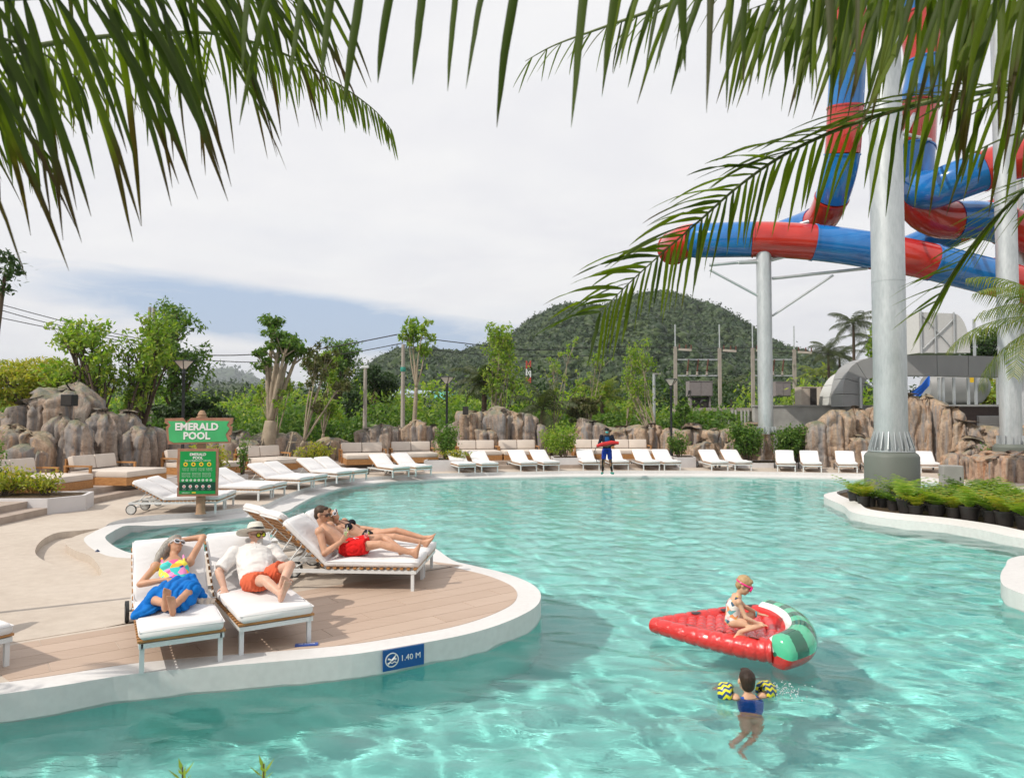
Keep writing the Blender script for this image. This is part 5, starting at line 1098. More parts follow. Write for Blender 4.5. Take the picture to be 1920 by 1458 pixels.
# speakers on rocks
def speaker(px, py, Y, w_, h_, label):
    q = P(px, py, Y); r = empty('outdoor_speaker', (q.x, Y, q.z), label=label, cat='speaker'); MB().box(-w_ / 2, w_ / 2, -.15, .15, 0, h_, bev=.02).build('housing', M_BLACK, r); MB().box(-w_ / 2 + .03, w_ / 2 - .03, -.165, -.152, .03, h_ - .03).build('grille', M_DARK, r); return r
speaker(130, 761, 22.3, .38, .36, 'black speaker box on top of the tall left rock cliff'); speaker(873, 777, 33.1, .26, .38, 'small black speaker on the left shoulder of the pale outcrop')
# communication mast
q = P(991, 676, 120); r = empty('radio_mast', (q.x, 120, 0), label='red and white lattice radio mast in front of the hill', cat='mast'); H = q.z; wd = .7
for k in range(8):
    z0, z1 = H * k / 8, H * (k + 1) / 8; b = MB()
    for sx in (-1, 1):
        for sy in (-1, 1): b.tube([(sx * wd * .5, sy * wd * .5, z0), (sx * wd * .5, sy * wd * .5, z1)], .09, 4)
        b.tube([(sx * wd * .5, -wd * .5, z0), (-sx * wd * .5, -wd * .5, z1)], .06, 4)
    b.build('mast_section', [M_WHITE, simple('mast_red', (.45, .05, .03), .6)][k % 2], r)
# houses in the woodland
def house(x0, x1, yr, yb, Y, wallc, roofc, label, dep=8):
    a, c = P(x0, yr, Y), P(x1, yb, Y); r = empty('house', (a.x, Y, 0), label=label, cat='house', group='houses among the trees'); w_ = c.x - a.x; H = a.z; hr = H * .22
    MB().box(0, w_, 0, dep, 0, H - hr).build('wall', wallc, r); b = MB(); b.add([(-.4, -.5, H - hr), (w_ + .4, -.5, H - hr), (w_ + .4, dep + .5, H - hr), (-.4, dep + .5, H - hr), (-.4, dep / 2, H), (w_ + .4, dep / 2, H)], [(0, 1, 5, 4), (2, 3, 4, 5), (0, 4, 3), (1, 2, 5), (0, 3, 2, 1)]); b.build('roof', roofc, r)
    n = max(2, int(w_ / 2.5))
    for k in range(n):
        wx_ = w_ * (k + .5) / n; o = MB().box(wx_ - .5, wx_ + .5, -.04, -.003, H - hr - 1.6, H - hr - .5).build('window', M_DARK, r)
MH1 = simple('house_white', (.6, .62, .62), .7); MH2 = simple('house_teal', (.12, .42, .36), .7); MR1 = simple('roof_blue', (.35, .42, .50), .6); MR2 = simple('roof_red', (.35, .09, .05), .7)
house(735, 760, 728, 760, 125, MH1, MR1, 'white house with pale blue roof left of the tufted tree'); house(765, 800, 730, 762, 118, MH1, MR1, 'wider white house with pale blue roof right of the tufted tree'); house(806, 850, 733, 770, 112, MH2, MH2, 'teal green building among trees behind the central lamp post')
house(1053, 1076, 752, 780, 100, MH1, MR2, 'small house with red roof behind the bare saplings')
# overhead wires
M_WIRE = simple('wire', (.02, .02, .022), .6)
wr = empty('overhead_cables', (-20, 40, 0), label='sagging black overhead cables crossing the sky at left and centre', cat='cables')
def wire(pts, rad=.022, par=None):
    path = catmull([P(*q) for q in pts], 8, closed=False); MB().tube([p - wr.location for p in path], rad, 5).build('cable', M_WIRE, wr)
wire([(-30, 562, 36), (80, 592, 38), (180, 617, 40), (285, 640, 40)]); wire([(-30, 572, 36), (80, 603, 38), (180, 624, 40), (285, 645, 40)]); wire([(-30, 589, 36), (80, 612, 38), (180, 630, 40), (285, 650, 40)])
wire([(285, 662, 40), (400, 666, 40), (480, 664, 39), (600, 654, 38), (745, 627, 38)], .03); wire([(285, 668, 40), (400, 676, 40), (500, 678, 39), (640, 664, 38), (756, 643, 38)], .024)
wire([(756, 628, 38), (850, 641, 42), (1000, 656, 46), (1130, 650, 46), (1266, 652, 46)], .028); wire([(756, 646, 38), (850, 660, 42), (1000, 668, 46), (1266, 664, 46)], .022); wire([(1266, 652, 46), (1310, 655, 46), (1349, 652, 46), (1411, 652, 46), (1489, 655, 46), (1560, 665, 50)], .025)
wire([(1266, 660, 46), (1349, 660, 46), (1411, 660, 46), (1489, 662, 46)], .02)
# ------------------------------------------------------------------ people
V = Vector
def skin(name, a, b_):
    m = NT(name, rough=.48, spec=.4); f = m.noise(14, 5); f2 = m.noise(3.5, 3); c = m.mix(.5, m.ramp(f, [(.35, a), (.65, b_)]), m.ramp(f2, [(.35, tuple(x * .86 for x in a)), (.65, b_)])); m.color(c)
    m.set('Subsurface Weight', .12); m.set('Subsurface Radius', (.012, .005, .003)); m.set('Subsurface Scale', 1.0); m.bump(m.noise(60, 3), .08, .002); return m.m
SK_A = skin('skin_tanned', (.48, .25, .155), (.60, .34, .22)); SK_B = skin('skin_fair', (.58, .34, .24), (.68, .43, .32)); SK_C = skin('skin_warm', (.46, .235, .14), (.58, .32, .20)); SK_K = skin('skin_child', (.58, .33, .205), (.68, .42, .28)); SK_D = skin('skin_brown', (.22, .11, .06), (.30, .16, .09))
def cloth(name, col, var=.08, fold=.35, fs=9, rough=.85, pat=None):
    m = NT(name, rough=rough, spec=.2); f = m.noise(6, 3); c = m.ramp(f, [(.3, tuple(x * (1 - var) for x in col)), (.7, tuple(min(1, x * (1 + var)) for x in col))])
    if pat:
        vo = m.N('ShaderNodeTexVoronoi'); vo.inputs['Scale'].default_value = pat[0]; m.L(m.coord(), vo.inputs['Vector']); sp = m.N('ShaderNodeSeparateColor'); m.L(vo.outputs['Color'], sp.inputs[0]); c = m.ramp(sp.outputs[0], pat[1], True)
    m.color(c); w1 = m.noise(fs, 4, m.coord('Object', (1.6, .8, 1.0), (.3, .5, .4)), .55, .8); m.bump(w1, fold, .03); return m.m
def seg_bm(segs):
    b = MB()
    for s in segs:
        if s[0] == 'c':
            _, a, c, ra, rb = s; a = V(a); c = V(c); d = c - a; L_ = d.length
            if L_ < 1e-5: d = V((0, 0, 1)); L_ = 1e-5
            d = d / L_; o1 = d.orthogonal().normalized(); o2 = d.cross(o1); n = 14; rings = []
            for k in range(5): t = math.pi / 2 * (1 - k / 4); rings.append((a - d * ra * math.sin(t), max(ra * math.cos(t), 1e-4)))
            for k in range(5): t = math.pi / 2 * k / 4; rings.append((c + d * rb * math.sin(t), max(rb * math.cos(t), 1e-4)))
            vs = [p + (o1 * math.cos(2 * math.pi * j / n) + o2 * math.sin(2 * math.pi * j / n)) * r for p, r in rings for j in range(n)]; m_ = len(rings)
            fs = [(i * n + j, i * n + (j + 1) % n, (i + 1) * n + (j + 1) % n, (i + 1) * n + j) for i in range(m_ - 1) for j in range(n)] + [tuple(range(n))[::-1], tuple((m_ - 1) * n + j for j in range(n))]; b.add(vs, fs)
        elif s[0] == 'e':
            bm = bmesh.new(); bmesh.ops.create_uvsphere(bm, u_segments=16, v_segments=10, radius=1); Mx = Matrix.Translation(s[1]) @ (s[3].to_4x4() if len(s) > 3 else Matrix.Identity(4)) @ Matrix.Diagonal((*s[2], 1)); b.bm(bm, Mx)
        elif s[0] == 'l':
            rings, sd = s[1], V(s[2]).normalized(); n = 20; vs = []; pts = [V(r[0]) for r in rings]
            for i, r in enumerate(rings):
                d = (pts[min(i + 1, len(pts) - 1)] - pts[max(i - 1, 0)]).normalized(); x = (sd - d * sd.dot(d)).normalized(); y = d.cross(x)
                for j in range(n):
                    t = 2 * math.pi * j / n; c_, s_ = math.cos(t), math.sin(t); k = (abs(c_) ** 2.4 + abs(s_) ** 2.4) ** (-1 / 2.4); vs.append(pts[i] + x * c_ * k * r[1] + y * s_ * k * r[2])
            m_ = len(rings); fs = [(i * n + j, i * n + (j + 1) % n, (i + 1) * n + (j + 1) % n, (i + 1) * n + j) for i in range(m_ - 1) for j in range(n)] + [tuple(range(n))[::-1], tuple((m_ - 1) * n + j for j in range(n))]; b.add(vs, fs)
    return b
def fuse(name, segs, mat, parent, voxel=.009, smooth=3, disp=None):
    o = seg_bm(segs).build(name, mat, parent, fix=True); md = o.modifiers.new('r', 'REMESH'); md.mode = 'VOXEL'; md.voxel_size = voxel; md.use_smooth_shade = True
    sm = o.modifiers.new('s', 'SMOOTH'); sm.iterations = smooth; sm.factor = .5
    dg = bpy.context.evaluated_depsgraph_get(); me = bpy.data.meshes.new_from_object(o.evaluated_get(dg)); o.modifiers.clear(); old = o.data; o.data = me; bpy.data.meshes.remove(old)
    if disp:
        for v in me.vertices: v.co = disp(v.co, v.normal)
    me.shade_smooth(); return o
def frame(f, u):
    f = V(f).normalized(); u = V(u); r = f.cross(u).normalized(); u = r.cross(f).normalized(); return Matrix((r, f, u)).transposed()   # columns right, forward, up
def head_segs(c, Mf, k=1.0, chin=1.0):
    T = lambda x, y, z: V(c) + Mf @ V((x, y, z)) * k; s = []
    s.append(('e', T(0, -.012, .032), (.074 * k, .094 * k, .084 * k), Mf)); s.append(('e', T(0, .022, -.028), (.058 * k, .068 * k, .082 * k), Mf)); s.append(('e', T(0, .052, -.082), (.030 * k * chin, .028 * k, .024 * k), Mf))
    s.append(('c', T(0, .084, .016), T(0, .106, -.018), .009 * k, .013 * k)); s.append(('e', T(0, .072, .030), (.046 * k, .018 * k, .010 * k), Mf)); s.append(('e', T(0, .084, -.048), (.022 * k, .010 * k, .007 * k), Mf)); s.append(('e', T(0, .082, -.058), (.018 * k, .010 * k, .007 * k), Mf))
    for e in (-1, 1): s.append(('e', T(e * .078, -.006, -.002), (.009 * k, .020 * k, .031 * k), Mf)); s.append(('e', T(e * .035, .062, -.012), (.022 * k, .016 * k, .02 * k), Mf))
    return s
def hand_segs(w_, d, nrm, k=1.0, curl=.25, spread=.16, thumb=1):
    w_ = V(w_); d = V(d).normalized(); nrm = V(nrm); nrm = (nrm - d * nrm.dot(d)).normalized(); sd = d.cross(nrm); s = [('l', [(w_ - d * .01 * k, .022 * k, .018 * k), (w_ + d * .03 * k, .034 * k, .016 * k), (w_ + d * .075 * k, .040 * k, .014 * k), (w_ + d * .088 * k, .036 * k, .010 * k)], sd)]
    for i, ln in enumerate((.060, .072, .068, .052)):
        off = (i - 1.5) * .0205 * k; b0 = w_ + d * .080 * k + sd * off; d1 = (d + sd * (i - 1.5) * spread).normalized(); d1 = (d1 - nrm * curl * .5).normalized(); p1 = b0 + d1 * ln * .5 * k; d2 = (d1 - nrm * curl * 1.1).normalized(); p2 = p1 + d2 * ln * .45 * k
        s += [('c', b0, p1, .0092 * k, .0085 * k), ('c', p1, p2, .0085 * k, .0070 * k)]
    b0 = w_ + d * .025 * k - sd * .03 * k * thumb; p1 = b0 + (d * .6 - sd * .8 * thumb - nrm * .2).normalized() * .036 * k; p2 = p1 + (d * .9 - sd * .3 * thumb - nrm * curl).normalized() * .030 * k
    s += [('c', b0, p1, .012 * k, .0105 * k), ('c', p1, p2, .0105 * k, .008 * k)]; return s
def foot_segs(ank, d, up, k=1.0):
    ank = V(ank); d = V(d).normalized(); up = V(up); up = (up - d * up.dot(d)).normalized(); sd = d.cross(up); heel = ank - up * .055 * k - d * .035 * k; ball = ank + d * .125 * k - up * .062 * k
    s = [('c', ank, heel, .036 * k, .030 * k), ('l', [(heel, .030 * k, .028 * k), (ank + d * .05 * k - up * .045 * k, .034 * k, .032 * k), (ball, .042 * k, .020 * k), (ball + d * .022 * k, .038 * k, .014 * k)], sd), ('c', ank + d * .01 * k, ank + d * .09 * k - up * .045 * k, .034 * k, .022 * k)]
    for i, (ln, r) in enumerate(((.042, .014), (.040, .0095), (.035, .009), (.028, .0085), (.020, .008))):
        for_ = ball + d * .015 * k + sd * (.030 - i * .0155) * k; s.append(('c', for_, for_ + d * ln * k, r * k, r * .85 * k))
    return s
def person(pr, J, sk, label, group, female=False, k=1.0, hw=None, voxel=.009, feet=True, belly=0.0):
    """J: joints in the local frame of root pr"""
    hip, chest, neck = V(J['hip']), V(J['chest']), V(J['neck']); sl, sr = V(J['sl']), V(J['sr']); side = (sl - sr).normalized()
    hd = .085 * k if female else .08 * k; hl, hr = J.get('hl', hip + side * hd * 1.0), J.get('hr', hip - side * hd * 1.0); hl, hr = V(hl), V(hr)
    W_ = (sl - sr).length / 2; d0 = (chest - hip); f = V(J.get('front', (0, 0, 1)))
    wst = .72 if female else .86
    tor = [(hip - d0 * .18, .09 * k, .07 * k), (hip, .150 * k if female else .145 * k, .10 * k), (hip + d0 * .45 + f * belly * .5, (.122 if female else .140) * k + belly * .5, .088 * k + belly), (chest + f * .01, W_ * .80, .105 * k + belly * .5), (chest + (neck - chest) * .45, W_ * .82, .088 * k), (chest + (neck - chest) * .82, W_ * .48, .062 * k), (neck, .055 * k, .055 * k)]
    segs = [('l', tor, side)]; Mf = frame(J['face'], J['up']); hc = V(J['head']); segs += head_segs(hc, Mf, k * J.get('hk', 1.0), .85 if female else 1.1)
    nb = hc + Mf @ V((0, -.02, -.06)) * k; segs.append(('c', neck - (neck - chest) * .1, nb, .054 * k if not female else .046 * k, .048 * k if not female else .042 * k))
    ar = (.042, .036, .026) if female else (.054, .044, .031)
    for s, S_ in (('l', sl), ('r', sr)):
        e, w_ = V(J['e' + s]), V(J['w' + s]); segs += [('e', S_, (.056 * k if female else .068 * k,) * 3), ('c', S_, e, ar[0] * k, ar[1] * k * .92), ('c', e, e.lerp(w_, .35), ar[1] * k, ar[1] * k * 1.02), ('c', e.lerp(w_, .35), w_, ar[1] * k, ar[2] * k)]
        hn = J.get('h' + s + 'n', (0, 0, 1)); segs += hand_segs(w_, V(J.get('h' + s + 'd', w_ - e)), hn, k, J.get('curl' + s, .3), thumb=J.get('th' + s, 1))
    for s, H_ in (('l', hl), ('r', hr)):
        kn, an = V(J['k' + s]), V(J['a' + s]); t_ = (.086, .078, .052) if not female else (.088, .074, .048)
        segs += [('c', H_, H_.lerp(kn, .4), t_[0] * k, t_[1] * k), ('c', H_.lerp(kn, .4), kn, t_[1] * k, t_[2] * k), ('e', kn, (t_[2] * k * 1.04,) * 3), ('c', kn, kn.lerp(an, .32), t_[2] * k * .95, .053 * k if not female else .048 * k), ('c', kn.lerp(an, .32), an, .052 * k if not female else .046 * k, .033 * k)]
        if feet: segs += foot_segs(an, J['f' + s + 'd'], J['f' + s + 'u'], k * .98)
    bx = fuse('body', segs, sk, pr, voxel); return Mf, hc, segs
def root_on(l, label, z=0):
    r = empty('person', l.location, label=label, cat='person'); r.rotation_euler = l.rotation_euler; return r
def acc(b, name, mat, par, Mf, hc, k=1.0, smooth='auto'):
    T = Matrix.Translation(hc) @ Mf.to_4x4() @ Matrix.Scale(k, 4); b.v = [tuple(T @ V(v)) for v in b.v]; return b.build(name, mat, par, smooth=smooth)
M_LENS = simple('dark_lens', (.01, .01, .012), .08, spec=.8, var=0); M_WF = simple('white_frame', (.75, .74, .76), .3, var=0); M_YL = NT('yellow_lens', rough=.06, metal=.6, spec=.8, col=(.75, .72, .02)).m; M_BF = simple('brown_frame', (.06, .02, .012), .3, var=0)
def glasses(par, Mf, hc, lens, fr_, k=1.0, w_=.030, h=.022, rnd_=False):
    g = MB(); g.tube([(-.074, .0, .016), (-.070, .075, .018), (-.03, .100, .018), (0, .104, .018), (.03, .100, .018), (.070, .075, .018), (.074, .0, .016)], .0045, 6)
    for e in (-1, 1):
        pts = [(e * .034 + math.cos(t) * w_, .094 - abs(math.cos(t)) * .006 * (e * math.cos(t) > 0), .010 + math.sin(t) * h) for t in [2 * math.pi * i / 14 for i in range(14)]]; g.tube(pts, .006, 6, closed=True)
    o = acc(g, 'sunglasses', fr_, par, Mf, hc, k); lm = MB()
    for e in (-1, 1): lm.add([(e * .034, .098, .010)] + [(e * .034 + math.cos(t) * w_, .093 - abs(math.cos(t)) * .006 * (e * math.cos(t) > 0), .010 + math.sin(t) * h) for t in [2 * math.pi * i / 14 for i in range(14)]], [(0, 1 + i, 1 + (i + 1) % 14) for i in range(14)])
    acc(lm, 'lens', lens, o, Mf, hc, k); return o
def hair_cap(par, Mf, hc, mat, k=1.0, extra=(), thick=.010, front=.035, name='hair', ptop=.045):
    T = lambda x, y, z: hc + Mf @ V((x, y, z)) * k
    s = [('e', T(0, -.022, .040), ((.074 + thick) * k, (.088 + thick) * k, (.080 + thick) * k), Mf), ('e', T(0, -.05, -.01), (.068 * k, .055 * k, .075 * k), Mf), ('e', T(0, ptop - .005, .095), (.05 * k, .035 * k, .022 * k), Mf)] + list(extra)
    o = fuse(name, s, mat, par, .009, 2, lambda c, n: c + n * noise.noise(c * 60) * .003)
    return o
def hairm(name, a, b_, st=70):
    m = NT(name, rough=.55, spec=.35); f = m.noise(1, 5, m.coord('Object', (st, st, 9), (.4, .3, .2)), .7); m.color(m.ramp(f, [(.3, a), (.7, b_)])); m.bump(f, .5, .004); return m.m
H_GREY = hairm('hair_grey', (.16, .145, .12), (.42, .39, .35)); H_BROWN = hairm('hair_brown', (.025, .016, .010), (.07, .04, .022)); H_AUB = hairm('hair_auburn', (.10, .045, .02), (.26, .13, .06)); H_BLOND = hairm('hair_blond', (.30, .18, .08), (.55, .38, .20)); H_DARK = hairm('hair_dark', (.02, .012, .008), (.055, .03, .018)); H_WHITE = hairm('beard_white', (.45, .40, .36), (.66, .62, .58))

# --- woman in blue sarong on the first lounger
r = root_on(L1, 'grey haired woman in blue sarong, one arm behind her head'); J = dict(hip=(.06, .02, .475), chest=(-.24, .02, .63), neck=(-.40, .03, .745), sl=(-.335, .18, .70), sr=(-.31, -.15, .69), head=(-.52, .05, .855), face=(.62, .42, .42), up=(-.60, .05, .75), front=(.6, 0, .8),
  el=(-.50, .335, .93), wl=(-.60, .14, .90), hld=(-.2, -1, .1), hln=(.3, .1, .9), er=(-.13, -.30, .56), wr=(.03, -.06, .615), hrd=(.5, .75, -.12), hrn=(.1, 0, 1), curlr=.35, thr=-1,
  kl=(.36, .14, .56), al=(.60, -.06, .465), kr=(.34, -.22, .50), ar=(.55, -.12, .50), fld=(.35, -.12, .9), flu=(-.9, 0, .3), frd=(.2, .1, 1), fru=(-1, 0, .2))
Mf, hc, sg = person(r, J, SK_C, '', '', True, .97)
hair_cap(r, Mf, hc, H_GREY, .97, [('c', hc + V((-.02, -.07, .02)), hc + V((.05, -.15, -.08)), .05, .045), ('c', hc + V((.05, -.15, -.08)), hc + V((.12, -.19, -.15)), .045, .03), ('c', hc + V((-.06, -.05, .0)), hc + V((0, -.12, -.08)), .05, .04)]); glasses(r, Mf, hc, M_LENS, M_WF, .97, .032, .025)
pt = [(0, (.80, .12, .30)), (.18, (.95, .42, .05)), (.34, (.85, .75, .10)), (.5, (.06, .55, .50)), (.64, (.85, .30, .55)), (.8, (.10, .60, .55)), (.92, (.05, .08, .35))]
M_SW1 = cloth('swimsuit_multicolour', (.5, .5, .5), pat=(13, pt), fold=.1)
fuse('swimsuit', [('l', [((.06, .02, .475), .155, .105), (V((.06, .02, .475)).lerp(V((-.24, .02, .63)), .5), .128, .097), ((-.24, .02, .635), .148, .112), ((-.305, .02, .675), .13, .098)], (0, 1, 0)), ('e', (-.20, -.06, .70), (.06, .06, .045)), ('e', (-.20, .09, .70), (.06, .06, .045)), ('c', (-.26, .12, .715), (-.35, .12, .775), .014, .012), ('c', (-.26, -.09, .705), (-.335, -.09, .765), .014, .012)], M_SW1, r, .009)
M_SAR = cloth('sarong_blue', (.006, .15, .50), fold=.9, fs=7)
def fold_d(amp, fr_): return lambda c, n: c + n * (abs(math.sin((c.y * 1.0 + c.x * .55 + noise.noise(c * 4) * .12) * fr_)) - .5) * amp
fuse('sarong', [('l', [((-.05, .03, .53), .155, .105), ((.08, .02, .49), .178, .125), ((.22, -.02, .50), .22, .115), ((.36, -.05, .49), .235, .095), ((.44, -.12, .46), .20, .065)], (0, 1, 0)), ('c', (.10, -.05, .50), (.34, -.22, .50), .105, .075), ('c', (.10, .08, .50), (.36, .14, .55), .11, .085), ('l', [((.25, -.18, .45), .12, .06), ((.42, -.28, .415), .10, .035), ((.50, -.36, .405), .06, .022), ((.52, -.40, .40), .03, .015)], (.6, .6, 0)), ('c', (.0, .17, .56), (.22, .24, .44), .05, .05), ('e', (-.02, .16, .60), (.05, .05, .04))], M_SAR, r, .011, 2, fold_d(.022, 34))
# straw bag / cream scarf beside her
bg_ = empty('scarf', L1.location, label='cream fringed scarf lying crumpled at the edge of the woman\'s lounger', cat='scarf'); bg_.rotation_euler = L1.rotation_euler
M_CREAM = cloth('cream_knit', (.62, .52, .42), fold=.8, fs=25); fuse('cloth', [('l', [((.20, .20, .395), .05, .012), ((.25, .25, .41), .09, .028), ((.32, .29, .405), .08, .024), ((.38, .30, .395), .05, .012)], (.6, .8, 0)), ('e', (.26, .22, .415), (.06, .05, .03))], M_CREAM, bg_, .008, 2, fold_d(.010, 70))
b = MB(); rg_ = random.Random(2)
for i in range(26):
    a = rg_.uniform(-1.2, 1.2); p = V((.34 + .05 * math.cos(a), .27 + .06 * math.sin(a), .396)); b.tube([p, p + V((.03, rg_.uniform(-.03, .03), 0)), p + V((.055, rg_.uniform(-.05, .05), -.004))], [.004, .0035, .003], 5)
b.build('fringe', M_CREAM, bg_)
bd = empty('blond_bag', L1.location, label='', cat=None); bpy.data.objects.remove(bd)

# --- older man in white shirt and hat on the second lounger
r = root_on(L2, 'older man in open white shirt, coral shorts and straw hat'); J = dict(hip=(.06, .02, .50), chest=(-.22, .06, .66), neck=(-.36, .10, .775), sl=(-.28, .28, .74), sr=(-.31, -.13, .73), head=(-.42, .13, .895), face=(.86, .36, .06), up=(-.15, 0, 1), front=(.5, 0, .85),
  el=(-.14, .37, .57), wl=(.05, .34, .47), hld=(1, -.1, -.3), hln=(0, 0, 1), er=(-.17, -.32, .58), wr=(-.05, -.29, .435), hrd=(.75, -.1, -.25), hrn=(.1, 0, 1), curlr=.15, thr=-1,
  kl=(.36, .30, .67), al=(.60, .13, .50), kr=(.45, .02, .56), ar=(.72, .10, .47), fld=(.35, .08, .95), flu=(-1, 0, .3), frd=(.28, .25, .95), fru=(-1, 0, .3))
Mf, hc, sg = person(r, J, SK_B, '', '', False, 1.0, belly=.045)
fuse('beard', [('e', hc + Mf @ V((0, .068, -.068)), (.040, .030, .032), Mf), ('e', hc + Mf @ V((0, .094, -.036)), (.03, .012, .009), Mf)], H_WHITE, r, .006, 2); glasses(r, Mf, hc, M_YL, M_BF, 1.0, .028, .025)
M_STRAW = NT('hat_straw', rough=.8, spec=.2); f = M_STRAW.noise(120, 2); M_STRAW.color(M_STRAW.ramp(f, [(.35, (.56, .53, .45)), (.65, (.74, .71, .63))])); M_STRAW.bump(f, .5, .003); M_STRAW = M_STRAW.m
ht = MB(); prof_ = [(.001, .155), (.03, .158), (.065, .150), (.082, .12), (.090, .06), (.096, .045), (.15, .036), (.195, .034), (.205, .031), (.195, .027), (.15, .029), (.092, .036)]; ht.lathe(prof_, 32, Matrix.Translation((0, -.012, 0)) @ Matrix.Rotation(R(13), 4, 'X') @ Matrix.Rotation(R(-7), 4, 'Y') @ Matrix.Diagonal((1, 1.12, 1, 1)), cap=False)
ht.v = [(x, y, z - .014 * (abs(x) > .1) * ((abs(x) - .1) / .07) * -1.4) for x, y, z in ht.v]; hat = acc(ht, 'hat', M_STRAW, r, Mf, hc, 1.0, True); hb = MB().lathe([(.0915, .048), (.0925, .08), (.0905, .082)], 32, Matrix.Translation((0, -.012, 0)) @ Matrix.Rotation(R(13), 4, 'X') @ Matrix.Rotation(R(-7), 4, 'Y') @ Matrix.Diagonal((1.02, 1.14, 1, 1)), cap=False); acc(hb, 'hat_band', M_BLACK, hat, Mf, hc)
M_SHIRT = cloth('linen_shirt', (.70, .67, .64), fold=.55, fs=8, var=.03)
fuse('shirt', [('l', [((.10, .02, .50), .175, .125), ((.0, .03, .56), .178, .15), ((-.10, .045, .60), .185, .158), ((-.22, .06, .665), .195, .148), ((-.295, .085, .73), .19, .115), ((-.345, .10, .775), .11, .08)], (0, 1, 0)), ('e', (-.28, .28, .74), (.085, .085, .085)), ('e', (-.31, -.13, .73), (.085, .085, .085)), ('l', [((-.31, -.13, .73), .08, .08), ((-.235, -.24, .65), .086, .078), ((-.19, -.30, .595), .084, .076)], (1, 0, .2)), ('l', [((-.28, .28, .74), .08, .08), ((-.20, .33, .65), .084, .078), ((-.155, .365, .595), .08, .074)], (1, 0, .2))], M_SHIRT, r, .010, 2, lambda c, n: c + n * (noise.noise(V((c.x * 18, c.y * 5, c.z * 18))) * .017 + noise.noise(c * 40) * .003))
pb = MB(); pb.tube([(-.30, .08, .872 - .03), (-.24, .08, .82), (-.12, .06, .768), (.0, .04, .715), (.08, .03, .635)], .008, 6, flat=.5); pb.build('button_placket', M_SHIRT, r, smooth=True)
fuse('collar', [('c', (-.355, .03, .80), (-.29, .02, .82), .02, .012), ('c', (-.345, .16, .80), (-.28, .15, .825), .02, .012), ('c', (-.39, .02, .80), (-.39, .18, .80), .022, .022)], M_SHIRT, r, .008, 2)
M_CORAL = cloth('coral_shorts', (.66, .13, .06), fold=.7, fs=12); fuse('shorts', [('l', [((.0, .02, .50), .165, .11), ((.10, .02, .485), .175, .115), ((.16, .02, .48), .15, .09)], (0, 1, 0)), ('l', [((.08, -.06, .485), .10, .105), ((.24, -.02, .515), .105, .10), ((.33, .0, .53), .108, .098)], (0, 1, 0)), ('l', [((.08, .10, .50), .10, .105), ((.20, .20, .575), .10, .10), ((.265, .245, .62), .102, .098)], (0, 1, -.2))], M_CORAL, r, .010, 2, fold_d(.010, 60))

# --- man in red shorts
r = root_on(L3, 'tanned bare chested man in red swim shorts holding two drinks'); J = dict(hip=(.0, -.02, .495), chest=(-.25, -.01, .63), neck=(-.37, -.02, .80), sl=(-.33, .19, .745), sr=(-.34, -.21, .735), head=(-.375, -.03, .935), face=(.96, -.12, -.16), up=(0, 0, 1), front=(.7, 0, .7),
  el=(-.06, .27, .56), wl=(.13, .10, .575), hld=(.9, -.35, .15), hln=(.1, .9, .5), curll=.9, er=(-.23, -.33, .475), wr=(-.06, -.20, .60), hrd=(.55, .25, .65), hrn=(.3, -.9, .1), curlr=.9, thr=-1,
  kl=(.42, .17, .60), al=(.70, .02, .475), kr=(.455, -.13, .565), ar=(.90, -.16, .455), fld=(.9, -.1, .25), flu=(0, -.4, .9), frd=(.22, .05, 1), fru=(-1, 0, .2))
Mf, hc, sg = person(r, J, SK_A, '', '', False, 1.0); hair_cap(r, Mf, hc, H_BROWN, 1.0, thick=.006); glasses(r, Mf, hc, M_LENS, M_BF, 1.0, .032, .02)
M_REDS = cloth('red_shorts', (.62, .012, .012), fold=.8, fs=12); fuse('shorts', [('l', [((-.085, -.02, .525), .155, .108), ((.0, -.02, .495), .165, .12), ((.08, -.02, .49), .15, .10)], (0, 1, 0)), ('l', [((.02, -.10, .495), .10, .105), ((.14, -.11, .515), .106, .105), ((.27, -.12, .535), .108, .100)], (0, 1, 0)), ('l', [((.02, .06, .50), .10, .105), ((.14, .10, .53), .105, .102), ((.25, .125, .56), .105, .098)], (0, 1, 0))], M_REDS, r, .010, 2, fold_d(.012, 55))
b = MB(); b.tube([(.06, -.03, .625), (.09, -.05, .622), (.11, -.08, .61)], .005, 5); b.tube([(.06, -.03, .625), (.09, -.0, .622), (.12, .02, .61)], .005, 5); b.build('drawstring', M_WF, r)
M_GLASS = NT('drink_glass', rough=.02, col=(.95, 1, .97)); M_GLASS.set('Transmission Weight', .85); M_GLASS.set('IOR', 1.3); M_GLASS = M_GLASS.m
def drink(l, loc, liq, label, tilt=0):
    g = empty('drink', l.matrix_basis @ V(loc), label=label, cat='drink'); g.rotation_euler = (0, tilt, 0); MB().lathe([(.022, 0), (.024, .004), (.036, .07), (.030, .105), (.033, .115)], 20, cap=False).build('glass', M_GLASS, g, smooth='auto'); MB().lathe([(0, .005), (.021, .005), (.033, .065), (0, .066)], 16, cap=False).build('liquid', liq, g, smooth='auto'); MB().tube([(-.01, 0, .02), (.02, 0, .16)], .0035, 6).build('straw', M_WF, g)
    MB().lathe([(0, 0), (.022, 0), (.022, .004), (0, .004)], 14, Matrix.Translation((.03, 0, .11)) @ Matrix.Rotation(R(80), 4, 'Y'), cap=False).build('lime_slice', simple('lime', (.45, .55, .10), .5), g)
drink(L3, (-.005, -.155, .655), simple('lime_drink', (.55, .60, .20), .2), 'glass of pale green drink with a straw held up by the man in red shorts'); drink(L3, (.215, .065, .565), simple('pink_drink', (.75, .16, .15), .2), 'glass of pink drink with a yellow straw in the man\'s lower hand')

